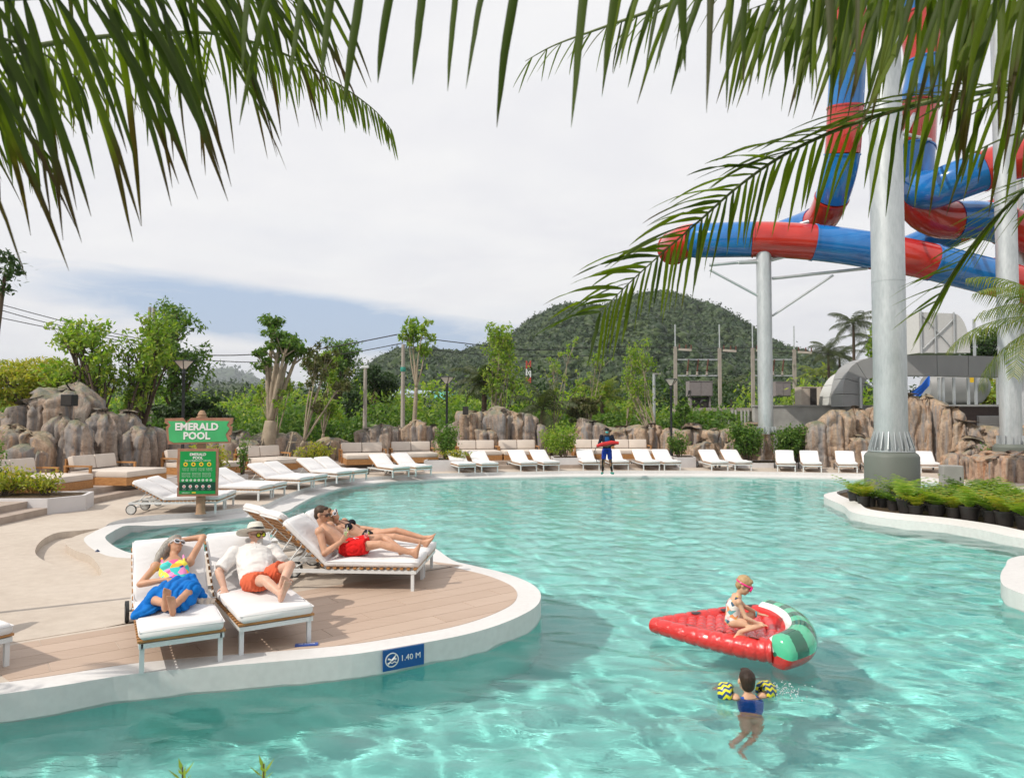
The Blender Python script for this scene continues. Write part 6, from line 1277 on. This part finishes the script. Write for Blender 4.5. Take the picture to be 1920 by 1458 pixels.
# --- woman in black bikini
r = root_on(L4, 'woman in black bikini and white sunglasses reclining beside the man'); J = dict(hip=(.05, -.03, .49), chest=(-.22, -.06, .60), neck=(-.36, -.09, .72), sl=(-.32, .07, .715), sr=(-.30, -.23, .66), head=(-.44, -.15, .83), face=(.72, -.30, .55), up=(-.55, -.35, .75), front=(.45, -.25, .8),
  el=(-.12, .22, .60), wl=(.08, .14, .60), hld=(.8, -.3, .1), hln=(0, 0, 1), er=(-.12, -.34, .50), wr=(.06, -.30, .46), hrd=(1, .2, -.1), hrn=(0, 0, 1),
  kl=(.46, .03, .60), al=(.88, .00, .50), kr=(.47, -.14, .54), ar=(.90, -.12, .455), fld=(.75, -.1, .65), flu=(-.6, 0, .7), frd=(.6, -.1, .8), fru=(-.8, 0, .6))
Mf, hc, sg = person(r, J, SK_A, '', '', True, .97); hair_cap(r, Mf, hc, H_AUB, .97, [('c', hc + V((-.03, -.03, .02)), hc + V((.02, -.09, -.12)), .06, .05), ('c', hc + V((.02, -.09, -.12)), hc + V((.06, -.10, -.20)), .045, .03)]); glasses(r, Mf, hc, M_LENS, M_WF, 1.0, .034, .026)
M_BIK = cloth('black_bikini', (.012, .012, .016), fold=.1); fuse('bikini_top', [('e', (-.20, -.13, .665), (.062, .066, .058)), ('e', (-.20, .035, .70), (.062, .066, .056)), ('c', (-.20, -.13, .69), (-.20, .035, .725), .014, .014), ('c', (-.23, -.14, .70), (-.345, -.12, .755), .008, .007), ('c', (-.23, .03, .725), (-.35, -.03, .76), .008, .007)], M_BIK, r, .008); fuse('bikini_bottom', [('l', [((-.02, -.035, .515), .150, .104), ((.06, -.03, .49), .166, .110), ((.13, -.04, .49), .12, .085)], (0, 1, 0))], M_BIK, r, .009)

# --- watermelon raft and girl
M_VR = NT('vinyl_red', rough=.14, spec=.6, col=(.60, .022, .018)); M_VR.bump(M_VR.noise(11, 4, M_VR.coord('Object', (1, 1, 1)), .55, 1.5), .55, .03); M_VR.set('Coat Weight', .5); M_VR = M_VR.m
def vin(n, c): m = NT(n, rough=.16, spec=.6, col=c); m.set('Coat Weight', .4); m.bump(m.noise(7, 3), .2, .02); return m.m
M_VW, M_VG, M_VD, M_VK = vin('vinyl_white', (.8, .8, .8)), vin('vinyl_light_green', (.08, .48, .27)), vin('vinyl_dark_green', (.012, .12, .065)), vin('vinyl_black', (.03, .012, .012))
TIP, CA, CB = V((1.62, 8.12, -.09)), V((2.60, 7.12, -.08)), V((2.98, 8.50, -.06)); RB = V((2.98, 7.74, -.04))
rf = empty('inflatable_raft', (2.6, 7.8, WZ), label='inflatable red watermelon slice raft floating with a girl on it', cat='pool float'); O_ = rf.location
def ribtube(pts, r0, r1, name, mat, nrib=9):
    path = catmull(pts, 30, closed=False); n = len(path); rr = [(r0 + (r1 - r0) * i / n) * (1 - .10 * abs(math.cos(math.pi * nrib * i / n)) ** 14) for i in range(n)]; return MB().tube([p - O_ for p in path], rr, 22).build(name, mat, rf, smooth=True)
ribtube([TIP + V((-.02, .03, 0)), TIP.lerp(CA, .35) + V((.0, -.05, 0)), TIP.lerp(CA, .7) + V((.02, -.04, 0)), CA + V((.02, .10, 0))], .085, .125, 'side_tube', M_VR, 11); ribtube([TIP, TIP.lerp(CB, .35) + V((0, .04, 0)), TIP.lerp(CB, .7) + V((0, .04, 0)), CB + V((0, -.06, 0))], .085, .125, 'side_tube', M_VR, 11)
# rind: fat curved tube, coloured by the angle round it
path = catmull([CA + V((.0, .0, 0)), CA.lerp(RB, .5) + V((.14, -.06, 0)), RB + V((.08, .0, 0)), CB.lerp(RB, .5) + V((.10, .04, 0)), CB], 36, closed=False); n = len(path); NS = 28; b = MB(); ctr = V((2.1, 7.9, 0)); vs = []; rad = [.175 * (1 - .12 * abs(2 * i / (n - 1) - 1) ** 3) for i in range(n)]
for i, p in enumerate(path):
    d = (path[min(i + 1, n - 1)] - path[max(i - 1, 0)]).normalized(); out_ = d.cross(V((0, 0, 1))).normalized(); out_ = out_ if out_.dot(p - ctr) > 0 else -out_; endr = 1.0 if 0 < i < n - 1 else .25
    e_ = min(i, n - 1 - i) / 10; endr = min(1.0, (max(.02, 1 - (1 - min(e_, 1)) ** 2)) ** .5)
    for j in range(NS): t = 2 * math.pi * j / NS; vs.append(p - O_ + out_ * math.cos(t) * rad[i] * endr + V((0, 0, 1)) * math.sin(t) * rad[i] * 1.08 * endr)
fs = []; mi = []
for i in range(n - 1):
    for j in range(NS):
        fs.append((i * NS + j, i * NS + (j + 1) % NS, (i + 1) * NS + (j + 1) % NS, (i + 1) * NS + j)); a = (j + .5) / NS * 360; st_ = int((i + 3 * math.sin(j * .9) * .35) / (n - 1) * 11) % 2
        mi.append(2 + st_ if -8 < (a if a < 180 else a - 360) < 118 else 1 if 118 <= a < 146 else 0)
fs += [tuple(range(NS))[::-1], tuple((n - 1) * NS + j for j in range(NS))]; mi += [3, 3]; b.v = vs; b.f = fs; b.mi = mi; b.build('rind_tube', [M_VR, M_VW, M_VG, M_VD], rf, smooth=True)
for k in range(10):
    t = .16 + k * .085; a, c = TIP.lerp(CA, t), TIP.lerp(CB, t); ribtube([a.lerp(c, .10) + V((0, 0, -.0)), a.lerp(c, .5) + V((0, 0, -.02)), a.lerp(c, .90) + V((0, 0, .0))], .075, .075, 'floor_tube', M_VR, 5)
for k in range(3):
    o1 = .05 + .09 * k; ribtube([CA + V((-.06, .12 + .02 * k, .0)), CA.lerp(CB, .5) + V((o1, 0, -.02)), CB + V((-.04, -.10, .0))], .075, .075, 'floor_tube', M_VR, 5)
def seed_at(a, c, t, up, sidev, s=.05):
    p = a.lerp(c, t); r_ = .085 + .04 * t; bb = MB(); nrm = (V((0, 0, 1)) * math.cos(up) + sidev * math.sin(up)).normalized(); dd = (c - a).normalized(); x = nrm.cross(dd).normalized(); cc = p + nrm * (r_ + .004)
    bb.add([cc - O_] + [cc + dd * math.cos(q_) * s * (1.5 if math.cos(q_) > 0 else .9) + x * math.sin(q_) * s * .55 - nrm * (math.sin(q_) ** 2) * .008 - O_ for q_ in [2 * math.pi * i / 14 for i in range(14)]], [(0, 1 + i, 1 + (i + 1) % 14) for i in range(14)]); bb.build('seed_mark', M_VK, rf, smooth=True)
sdA = V((.4, .5, 0)).normalized(); sdB = V((.1, -1, 0)).normalized()
for t, u_ in ((.3, .3), (.56, .4), (.82, .2)): seed_at(TIP + V((0, -.03, 0)), CA + V((0, -.02, 0)), t, u_, sdA); seed_at(TIP + V((0, .04, 0)), CB, t + .05, u_, sdB)
gx, gy = 2.38, 7.60
r = empty('person', (gx, gy, .05), R(-8), 'small blond girl in flowered swimsuit and pink goggles kneeling on the raft', 'person'); J = dict(hip=(-.05, 0, .06), chest=(-.035, 0, .22), neck=(.02, 0, .335), sl=(.0, .115, .29), sr=(.0, -.115, .285), head=(.075, -.01, .435), face=(.80, -.28, -.50), up=(.5, -.1, .85), front=(1, 0, .1),
  el=(.11, .16, .17), wl=(.25, .11, .11), hld=(1, -.1, -.1), hln=(0, 0, 1), er=(.06, -.16, .14), wr=(.20, -.13, .07), hrd=(1, .1, -.12), hrn=(0, 0, 1), curlr=.1, curll=.1, thr=-1,
  kl=(.20, .14, .09), al=(.03, .12, -.0), kr=(.22, -.12, .06), ar=(-.0, -.17, -.005), fld=(-.8, .5, .0), flu=(0, 0, 1), frd=(-.7, -.5, 0), fru=(0, .3, 1), hk=1.25)
Mf, hc, sg = person(r, J, SK_K, '', '', True, .66, voxel=.0075)
hair_cap(r, Mf, hc, H_BLOND, .83, [('e', hc + Mf @ V((0, -.085, .06)) * .83, (.028, .026, .026))]); M_PINK = simple('goggle_pink', (.85, .02, .22), .25, var=0)
g = MB(); g.tube([(math.cos(t) * .088, math.sin(t) * .102 - .008, .026 + .01 * math.sin(t)) for t in [2 * math.pi * i / 24 for i in range(24)]], .010, 8, closed=True)
for e in (-1, 1): g.tube([(e * .033 + math.cos(t) * .024, .096, .012 + math.sin(t) * .018) for t in [2 * math.pi * i / 12 for i in range(12)]], .011, 7, closed=True); g.lathe([(0, 0), (.026, 0)], 12, Matrix.Translation((e * .033, .102, .012)) @ Matrix.Rotation(R(-90), 4, 'X'), cap=False)
acc(g, 'goggles', M_PINK, r, Mf, hc, .83)
M_FLO = cloth('flowered_swimsuit', (.7, .5, .4), fold=.1, pat=(26, [(0, (.78, .70, .66)), (.3, (.80, .30, .12)), (.45, (.06, .12, .18)), (.58, (.80, .45, .45)), (.72, (.80, .74, .70)), (.86, (.15, .40, .42)), (.94, (.80, .50, .10))]))
fuse('swimsuit', [('l', [((-.065, 0, .02), .085, .068), ((-.05, 0, .06), .107, .074), ((-.045, 0, .14), .094, .070), ((-.035, 0, .22), .098, .078), ((-.01, 0, .265), .085, .064)], (0, 1, 0)), ('c', (.01, .06, .27), (.0, .065, .335), .012, .010), ('c', (.01, -.06, .27), (.0, -.065, .33), .012, .010), ('c', (-.05, -.06, .25), (-.01, -.065, .33), .012, .010)], M_FLO, r, .0075)
MB().tube([(.215 + .0 * t, .115 + math.cos(t) * .026, .108 + math.sin(t) * .026) for t in [2 * math.pi * i / 14 for i in range(14)]], .008, 6, closed=True).build('wristband', simple('band_blue', (.05, .35, .45), .5), r)

# --- boy in the water
bx_, by_ = 2.10, 6.42; r = empty('person', (bx_, by_, 0), R(6), 'small dark haired boy swimming with blue vest, seen from behind', 'person'); z = -.22
J = dict(hip=(-.06, -.19, z - .26), chest=(0, -.06, z - .075), neck=(0, .0, z + .035), sl=(-.125, -.015, z + .0), sr=(.125, -.015, z + .0), head=(.0, .03, z + .128), face=(.05, 1, .05), up=(.02, -.12, 1), front=(0, .4, -.9),
  el=(-.20, .07, z - .01), wl=(-.17, .21, z - .05), hld=(-.3, 1, 0), hln=(0, 0, 1), er=(.20, .07, z - .01), wr=(.20, .20, z - .05), hrd=(.4, 1, 0), hrn=(0, 0, 1), curll=.1, curlr=.1,
  kl=(-.19, -.33, z - .42), al=(-.38, -.50, z - .42), kr=(-.10, -.34, z - .48), ar=(-.30, -.52, z - .56), fld=(-.2, -.9, .1), flu=(0, -.1, -1), frd=(-.2, -.9, -.1), fru=(0, 0, -1), hk=1.42)
Mf, hc, sg = person(r, J, SK_K, '', '', False, .64, voxel=.0075); hair_cap(r, Mf, hc, H_DARK, .91, [('e', hc + Mf @ V((0, -.06, -.03)) * .82, (.05, .035, .05), Mf)], thick=.004)
M_VEST = simple('vest_blue', (.01, .09, .45), .25, var=.15, scale=30); vb = fuse('vest', [('l', [((0, -.0, z - .01), .10, .055), ((0, -.05, z - .06), .118, .072), ((-.02, -.10, z - .15), .108, .072), ((-.04, -.15, z - .21), .09, .06)], (1, 0, 0))], M_VEST, r, .0075)
m = NT('armband_chevron', rough=.35, spec=.5); cd = m.coord('Object', (1, 1, 1)); sp_ = m.N('ShaderNodeSeparateXYZ'); m.L(cd, sp_.inputs[0]); zz = m.math('ABSOLUTE', m.math('SUBTRACT', m.math('FRACT', m.math('MULTIPLY', sp_.outputs[0], 17)), .5)); ww = m.math('FRACT', m.math('ADD', m.math('MULTIPLY', m.math('ADD', sp_.outputs[1], sp_.outputs[2]), 16), m.math('MULTIPLY', zz, 1.0))); m.color(m.ramp(ww, [(0, (.02, .07, .20)), (.5, (.80, .72, .02))], True)); M_BAND = m.m
for s, c in ((-1, (-.185, .045, z + .03)), (1, (.19, .045, z + .03))):
    ax = V((s * .85, .5, -.05)).normalized(); c = V(c); x_ = ax.orthogonal().normalized(); o = MB(); pr_ = [(.045, -.055), (.068, -.062), (.084, -.04), (.088, 0), (.084, .04), (.068, .062), (.045, .055)]; Mx = ax.to_track_quat('Z', 'Y').to_matrix().to_4x4(); o.lathe(pr_ + [(.040, 0)], 24, Mx, cap=False); ob = o.build('armband', M_BAND, r, smooth=True); ob.location = c
rg_ = random.Random(8); M_FOAM = NT('water_drops', rough=.1, spec=.8, col=(.85, .9, .9)); M_FOAM.set('Transmission Weight', .3); M_FOAM = M_FOAM.m; b = MB(); bmS = bmesh.new(); bmesh.ops.create_icosphere(bmS, subdivisions=1, radius=1); sv = [v.co.copy() for v in bmS.verts]; sf = [[v.index for v in f.verts] for f in bmS.faces]; bmS.free()
for i in range(150):
    a = rg_.gauss(0, 1); c = V((bx_ + .34 + rg_.gauss(0, .075) + a * .05, by_ + .10 + rg_.gauss(0, .06) - a * .03, z + abs(rg_.gauss(0, .035)))); s_ = rg_.uniform(.0025, .008); b.add([c + v * s_ for v in sv], sf)
tag(b.build('water_splash', M_FOAM, smooth=True), kind='stuff')

# --- lifeguard
q = G(1138, 888); r = empty('person', (q.x, q.y, 0), R(0), 'lifeguard in dark rash guard and face mask holding a red rescue tube', 'person'); J = dict(hip=(0, 0, .93), chest=(0, .0, 1.28), neck=(0, .01, 1.47), sl=(.20, 0, 1.42), sr=(-.20, 0, 1.42), head=(.0, -.02, 1.63), face=(.0, -1, -.05), up=(0, 0, 1), front=(0, -1, 0),
  el=(.30, -.04, 1.14), wl=(.10, -.20, 1.10), hld=(-1, -.2, .1), hln=(0, -1, 0), curll=.5, er=(-.30, -.04, 1.14), wr=(-.12, -.20, 1.06), hrd=(1, -.2, .1), hrn=(0, -1, 0), curlr=.5,
  kl=(.13, -.01, .50), al=(.19, .0, .09), kr=(-.12, -.01, .50), ar=(-.17, .0, .09), fld=(.25, -1, 0), flu=(0, 0, 1), frd=(-.25, -1, 0), fru=(0, 0, 1))
Mf, hc, sg = person(r, J, SK_D, '', '', False, 1.0, voxel=.014)
M_RG = cloth('rash_guard_black', (.012, .016, .03)); M_RB = cloth('rash_guard_blue', (.01, .08, .22)); M_BS = cloth('blue_shorts', (.012, .04, .30)); M_LEG = cloth('black_leggings', (.01, .01, .012))
rgd = fuse('rash_guard', [('l', [((0, 0, .88), .165, .12), ((0, 0, 1.1), .16, .115), ((0, 0, 1.28), .185, .125), ((0, .0, 1.40), .18, .10), ((0, .01, 1.48), .07, .07)], (1, 0, 0))] + [s2 for sx in (1, -1) for s2 in (('e', (sx * .20, 0, 1.42), (.08, .08, .08)), ('c', (sx * .20, 0, 1.42), (sx * .30, -.04, 1.14), .066, .055), ('c', (sx * .30, -.04, 1.14), (sx * .13, -.175, 1.09), .053, .042))], M_RG, r, .014)
fuse('chest_panel', [('l', [((0, -.03, 1.15), .10, .10), ((0, -.035, 1.28), .125, .108), ((0, -.02, 1.40), .11, .095)], (1, 0, 0))], M_RB, rgd, .014)
fuse('shorts', [('l', [((0, 0, .98), .165, .125), ((0, 0, .90), .17, .13)], (1, 0, 0)), ('l', [((.09, 0, .90), .10, .11), ((.12, -.0, .56), .085, .095)], (1, 0, 0)), ('l', [((-.09, 0, .90), .10, .11), ((-.12, -.0, .56), .085, .095)], (1, 0, 0))], M_BS, r, .014)
fuse('leggings', [('c', (.125, 0, .58), (.185, 0, .12), .066, .044), ('c', (-.125, 0, .58), (-.165, 0, .12), .066, .044)], M_LEG, r, .014); fuse('shoe', [('c', (.18, .03, .035), (.22, -.14, .03), .05, .045)], simple('shoe_teal', (.02, .22, .18), .6), r, .014); fuse('shoe', [('c', (-.17, .03, .035), (-.21, -.14, .03), .05, .045)], simple('shoe_teal', (.02, .22, .18), .6), r, .014)
fuse('cap', [('e', hc + V((0, .01, .06)), (.09, .105, .075)), ('l', [(hc + V((0, -.05, .05)), .075, .012), (hc + V((0, -.16, .035)), .06, .008)], (1, 0, 0))], M_LEG, r, .011); fuse('face_mask', [('e', hc + V((0, -.05, -.04)), (.064, .06, .05))], simple('mask_teal', (.12, .50, .48), .7), r, .011)
rt = empty('rescue_tube', (q.x, q.y - .26, 1.16), label='red lifeguard rescue tube held across the lifeguard\'s body', cat='rescue tube'); fuse('float', [('l', [((-.42, 0, -.10), .05, .06), ((-.2, 0, -.03), .06, .08), ((.15, -.01, .04), .06, .08), ((.42, 0, .02), .05, .06)], (0, 1, 0))], simple('rescue_red', (.55, .02, .02), .45), rt, .014); MB().tube([(-.42, 0, -.1), (-.50, .02, -.3), (-.44, .02, -.55), (-.40, .03, -.72)], .012, 6).build('strap', M_LEG, rt)
# ------------------------------------------------------------------ overhanging palm fronds
LF_F1 = leaf_mat('frond_green', [(.045, .08, .005), (.075, .12, .008), (.11, .15, .012), (.19, .20, .02)], .6, .6, tip=.50)
LF_F2 = leaf_mat('frond_deep', [(.022, .04, .006), (.036, .06, .008), (.055, .085, .011), (.09, .11, .016)], .5, .6, tip=.60)
LF_F3 = leaf_mat('frond_brown', [(.05, .035, .02), (.08, .055, .025), (.05, .06, .015), (.09, .07, .03)], .3, .5)
M_RACH = simple('rachis_green', (.10, .13, .035), .5, var=.2)
def big_frond(root, ctrl, n, llen, width, mat, t0=.1, droop=1.0, side=.5, fwd=.6, sides=(1, -1), lenf=None, seed=0, thick=.016, skip=0.0, dn=.75, mat2=None, drop_dir=Vector((0, 0, -1)), upnorm=None, alt=None):
    """ctrl: list of (px, py, Y) or world Vectors along the rachis from crown to tip"""
    rg = random.Random(seed); pts = [c if isinstance(c, Vector) else P(*c) for c in ctrl]; path = catmull(pts, 12, closed=False); N_ = len(path)
    b = MB(); b.tube([p - root.location for p in path], [thick * (1.1 - i / N_) for i in range(N_)], 7); fr_ = b.build('frond', M_RACH, root, smooth=True)
    acc = [0]
    for a, c in zip(path, path[1:]): acc.append(acc[-1] + (c - a).length)
    for k in range(n):
        t = t0 + (1 - t0) * (k + .5) / n; s_ = t * acc[-1]; i = min(max(int(np.searchsorted(acc, s_)) - 1, 0), N_ - 2); p = path[i].lerp(path[i + 1], (s_ - acc[i]) / max(1e-6, acc[i + 1] - acc[i])); d = (path[i + 1] - path[i]).normalized()
        up_ = upnorm or Vector((0, 0, 1)); sd_ = d.cross(up_).normalized(); L0 = llen * (lenf(t) if lenf else math.sin(math.pi * min(.97, .2 + t * .75)) ** .6)
        for s in sides:
            if rg.random() < skip: continue
            L_ = L0 * rg.uniform(.72, 1.14); dn_ = dn * rg.uniform(.85, 1.15); u_ = (d * rg.gauss(0, .13) + sd_ * s * side * rg.uniform(.6, 1.4) + d * (fwd + .3 * t * t) + drop_dir * dn_).normalized() if (s > 0 or not alt) else (alt[0] + d * rg.uniform(-.1, .4) + V((0, rg.uniform(-.25, .25), rg.uniform(-.2, .15)))).normalized(); q = p.copy(); g = 0; cur = [q.copy()]; dirs = []
            M_ = 9
            for j in range(M_):
                u2 = (u_ + drop_dir * ((droop if (s > 0 or not alt) else alt[1]) * (j / M_) ** 1.0 * 1.7) + Vector((rg.uniform(-.05, .05), rg.uniform(-.05, .05), 0))).normalized(); dirs.append(u2); q = q + u2 * L_ / M_; cur.append(q.copy())
            dirs.append(dirs[-1]); vs = []; w0 = width * .68 * rg.uniform(.7, 1.15); tw = rg.uniform(-.5, .5)
            for j, c in enumerate(cur):
                tt = j / M_; wj = w0 * (min(1, .35 + tt * 4) * (1 - tt ** 3.2)) * .5 + .0006
                wd = dirs[j].cross(sd_ * s if abs(dirs[j].dot(sd_)) < .8 else up_); wd = wd.normalized() if wd.length > .01 else d
                wd = (d * .8 + wd * .3 + sd_ * tw * tt * .8); wd = (wd - dirs[j] * wd.dot(dirs[j])).normalized(); nn = wd.cross(dirs[j]).normalized() * wj * .45
                vs += [c - wd * wj - nn - p, c - p, c + wd * wj - nn - p]
            fs = []
            for j in range(M_): a = j * 3; fs += [(a, a + 1, a + 4, a + 3), (a + 1, a + 2, a + 5, a + 4)]
            mt = mat2 if (mat2 and rg.random() < .22) else mat
            o = MB().add(vs, fs).build('leaflet', mt, fr_, smooth=True, fix=False); o.location = p - root.location
    return fr_
V = Vector
pL = empty('coconut_palm', (-3.6, .6, 0), label='coconut palm whose drooping fronds fill the upper left corner', cat='palm tree', group='overhanging coconut palms')
MB().tube([(0, 0, 0), (.05, 0, 2), (.0, 0, 4.2)], [.17, .14, .13], 14).build('trunk', M_BARK, pL, smooth=True)
cL = V((-3.6, .6, 4.3)); lf = lambda a, b_: (lambda t: a if t < .6 else a + (b_ - a) * (t - .6) / .4)
big_frond(pL, [cL, (-300, 160, 2.6), (0, 100, 3.2), (150, 74, 3.5), (300, 62, 3.8), (420, 66, 4.1), (530, 100, 4.3), (630, 155, 4.45), (700, 205, 4.5), (735, 245, 4.5)], 110, .50, .024, LF_F1, t0=.36, droop=.5, side=.50, fwd=.10, dn=.75, seed=1, skip=.04, lenf=lf(1, .42))
big_frond(pL, [cL, (-420, -40, 1.9), (-150, -10, 2.1), (50, -5, 2.3), (230, -25, 2.5), (400, -65, 2.8), (560, -110, 3.1)], 62, .80, .040, LF_F2, t0=.28, droop=.7, side=.16, fwd=.30, dn=.85, seed=2, skip=.05, mat2=LF_F1, lenf=lf(1, .8))
big_frond(pL, [cL, (-450, 120, 2.0), (-240, 70, 2.2), (-80, 60, 2.5), (60, 90, 2.8), (150, 150, 3.0)], 42, .66, .036, LF_F2, t0=.32, droop=.8, side=.22, fwd=.22, dn=.8, seed=3, mat2=LF_F1, skip=.1)
big_frond(pL, [cL, (-520, -60, 2.2), (-330, 20, 2.5), (-150, 110, 2.9), (0, 200, 3.2), (90, 290, 3.4)], 34, .52, .034, LF_F2, t0=.35, droop=.5, side=.45, fwd=.35, dn=.4, seed=12, mat2=LF_F1, skip=.1, lenf=lf(1, .6))
big_frond(pL, [cL, (-260, -260, 2.3), (-60, -150, 2.5), (140, -90, 2.8), (330, -60, 3.1), (480, -30, 3.4), (580, 20, 3.6)], 44, .46, .028, LF_F2, t0=.35, droop=.8, side=.4, fwd=.4, dn=.55, seed=13, mat2=LF_F3, skip=.12, lenf=lf(1, .7))
p3 = empty('coconut_palm', (-6.9, 2.7, 0), label='unseen coconut palm added outside the left edge to shade the near water', cat='palm tree', group='overhanging coconut palms')  # unseen palm, added for the shadow it throws on the near water
MB().tube([(0, 0, 0), (.05, 0, 2), (.0, 0, 3.9)], [.17, .14, .13], 14).build('trunk', M_BARK, p3, smooth=True); c3 = V((-6.9, 2.7, 4.0))
for k in range(9):
    a = k * .7 + .2; h = V((math.cos(a), math.sin(a), 0)); big_frond(p3, [c3, c3 + h * .7 + V((0, 0, .45)), c3 + h * 1.5 + V((0, 0, .35)), c3 + h * 2.1 + V((0, 0, -.25))], 22, .6, .06, LF_F2, t0=.12, droop=.6, side=.8, fwd=.3, dn=.2, seed=30 + k)
pR = empty('coconut_palm', (3.9, .5, 0), label='coconut palm whose fronds hang across the top and the right side', cat='palm tree', group='overhanging coconut palms')
MB().tube([(0, 0, 0), (-.05, 0, 2.2), (.0, 0, 4.6)], [.17, .14, .13], 14).build('trunk', M_BARK, pR, smooth=True)
cR = V((3.9, .5, 4.7))
big_frond(pR, [cR, (1500, -240, 1.9), (1200, -110, 2.0), (1000, -75, 2.05), (850, -60, 2.1), (700, -55, 2.15), (560, -50, 2.2), (440, -45, 2.25)], 34, .54, .040, LF_F2, t0=.36, droop=1.0, side=.10, fwd=.02, dn=1.1, sides=(1,), seed=4, skip=.15, mat2=LF_F3, lenf=lf(1, .8))
big_frond(pR, [cR, (1560, -140, 2.8), (1400, -50, 3.2), (1250, 10, 3.6), (1130, 52, 3.9), (1040, 85, 4.1), (985, 115, 4.2)], 38, .34, .016, LF_F1, t0=.30, droop=.5, side=.35, fwd=.35, dn=.6, seed=5, skip=.08, mat2=LF_F3, lenf=lf(1, .6))
big_frond(pR, [cR, (1750, -200, 2.1), (1560, -90, 2.2), (1400, -60, 2.3), (1260, -50, 2.4), (1150, -40, 2.5)], 40, .60, .032, LF_F2, t0=.28, droop=.7, side=.16, fwd=.15, dn=1.0, seed=6, skip=.03, mat2=LF_F1, lenf=lf(1, .6))
big_frond(pR, [cR, (2300, -60, 2.3), (2100, -60, 2.4), (1900, -40, 2.6), (1740, -30, 2.8), (1600, -20, 3.0), (1480, -5, 3.2), (1400, 20, 3.3)], 84, .78, .040, LF_F1, t0=.26, droop=.6, side=.22, fwd=.12, dn=1.0, seed=7, mat2=LF_F2, lenf=lf(1, .55))
big_frond(pR, [cR, (2250, -10, 2.0), (2060, -50, 2.1), (1860, -80, 2.3), (1700, -90, 2.5), (1560, -80, 2.7)], 46, .70, .036, LF_F2, t0=.28, droop=.7, side=.15, fwd=.1, dn=1.0, seed=8, mat2=LF_F1, lenf=lf(1, .7))
big_frond(pR, [cR, (2350, 60, 2.5), (2100, 140, 2.9), (1900, 165, 3.2), (1740, 192, 3.4), (1600, 232, 3.55), (1480, 285, 3.65), (1390, 345, 3.7), (1310, 415, 3.75), (1235, 480, 3.8), (1170, 540, 3.8), (1122, 590, 3.8)], 96, .54, .034, LF_F1, t0=.28, droop=.35, side=.25, fwd=.14, dn=.95, seed=9, skip=.03, mat2=LF_F2, lenf=lf(.95, .75), alt=(V((-1, 0, .12)), .42))
big_frond(pR, [cR, (2250, 260, 2.9), (2050, 300, 3.2), (1940, 345, 3.4), (1870, 405, 3.5), (1815, 470, 3.55), (1775, 530, 3.6), (1755, 570, 3.6)], 64, .46, .018, LF_F1, t0=.33, droop=.15, side=.3, fwd=.35, dn=.75, seed=10, skip=.03, lenf=lf(1, .7), alt=(V((-1, 0, -.30)), .22), drop_dir=V((-.45, 0, -1)).normalized())
big_frond(pR, [cR, (2300, 160, 3.0), (2120, 210, 3.2), (1980, 230, 3.4), (1880, 260, 3.5), (1800, 300, 3.6)], 30, .42, .024, LF_F2, t0=.35, droop=.6, side=.4, fwd=.2, dn=.8, seed=11, skip=.05, mat2=LF_F3)
# ------------------------------------------------------------------ air
hz = MB().box(-2700, 2700, -300, 4000, -3, 190).build('haze', None, kind='stuff')
hm = bpy.data.materials.new('haze_air'); hm.use_nodes = True; hm.node_tree.nodes.clear(); ho = hm.node_tree.nodes.new('ShaderNodeOutputMaterial'); pv = hm.node_tree.nodes.new('ShaderNodeVolumePrincipled')
pv.inputs['Color'].default_value = (.86, .92, 1, 1); pv.inputs['Density'].default_value = .00022; pv.inputs['Anisotropy'].default_value = .2; hm.node_tree.links.new(pv.outputs[0], ho.inputs['Volume']); hz.data.materials.append(hm)
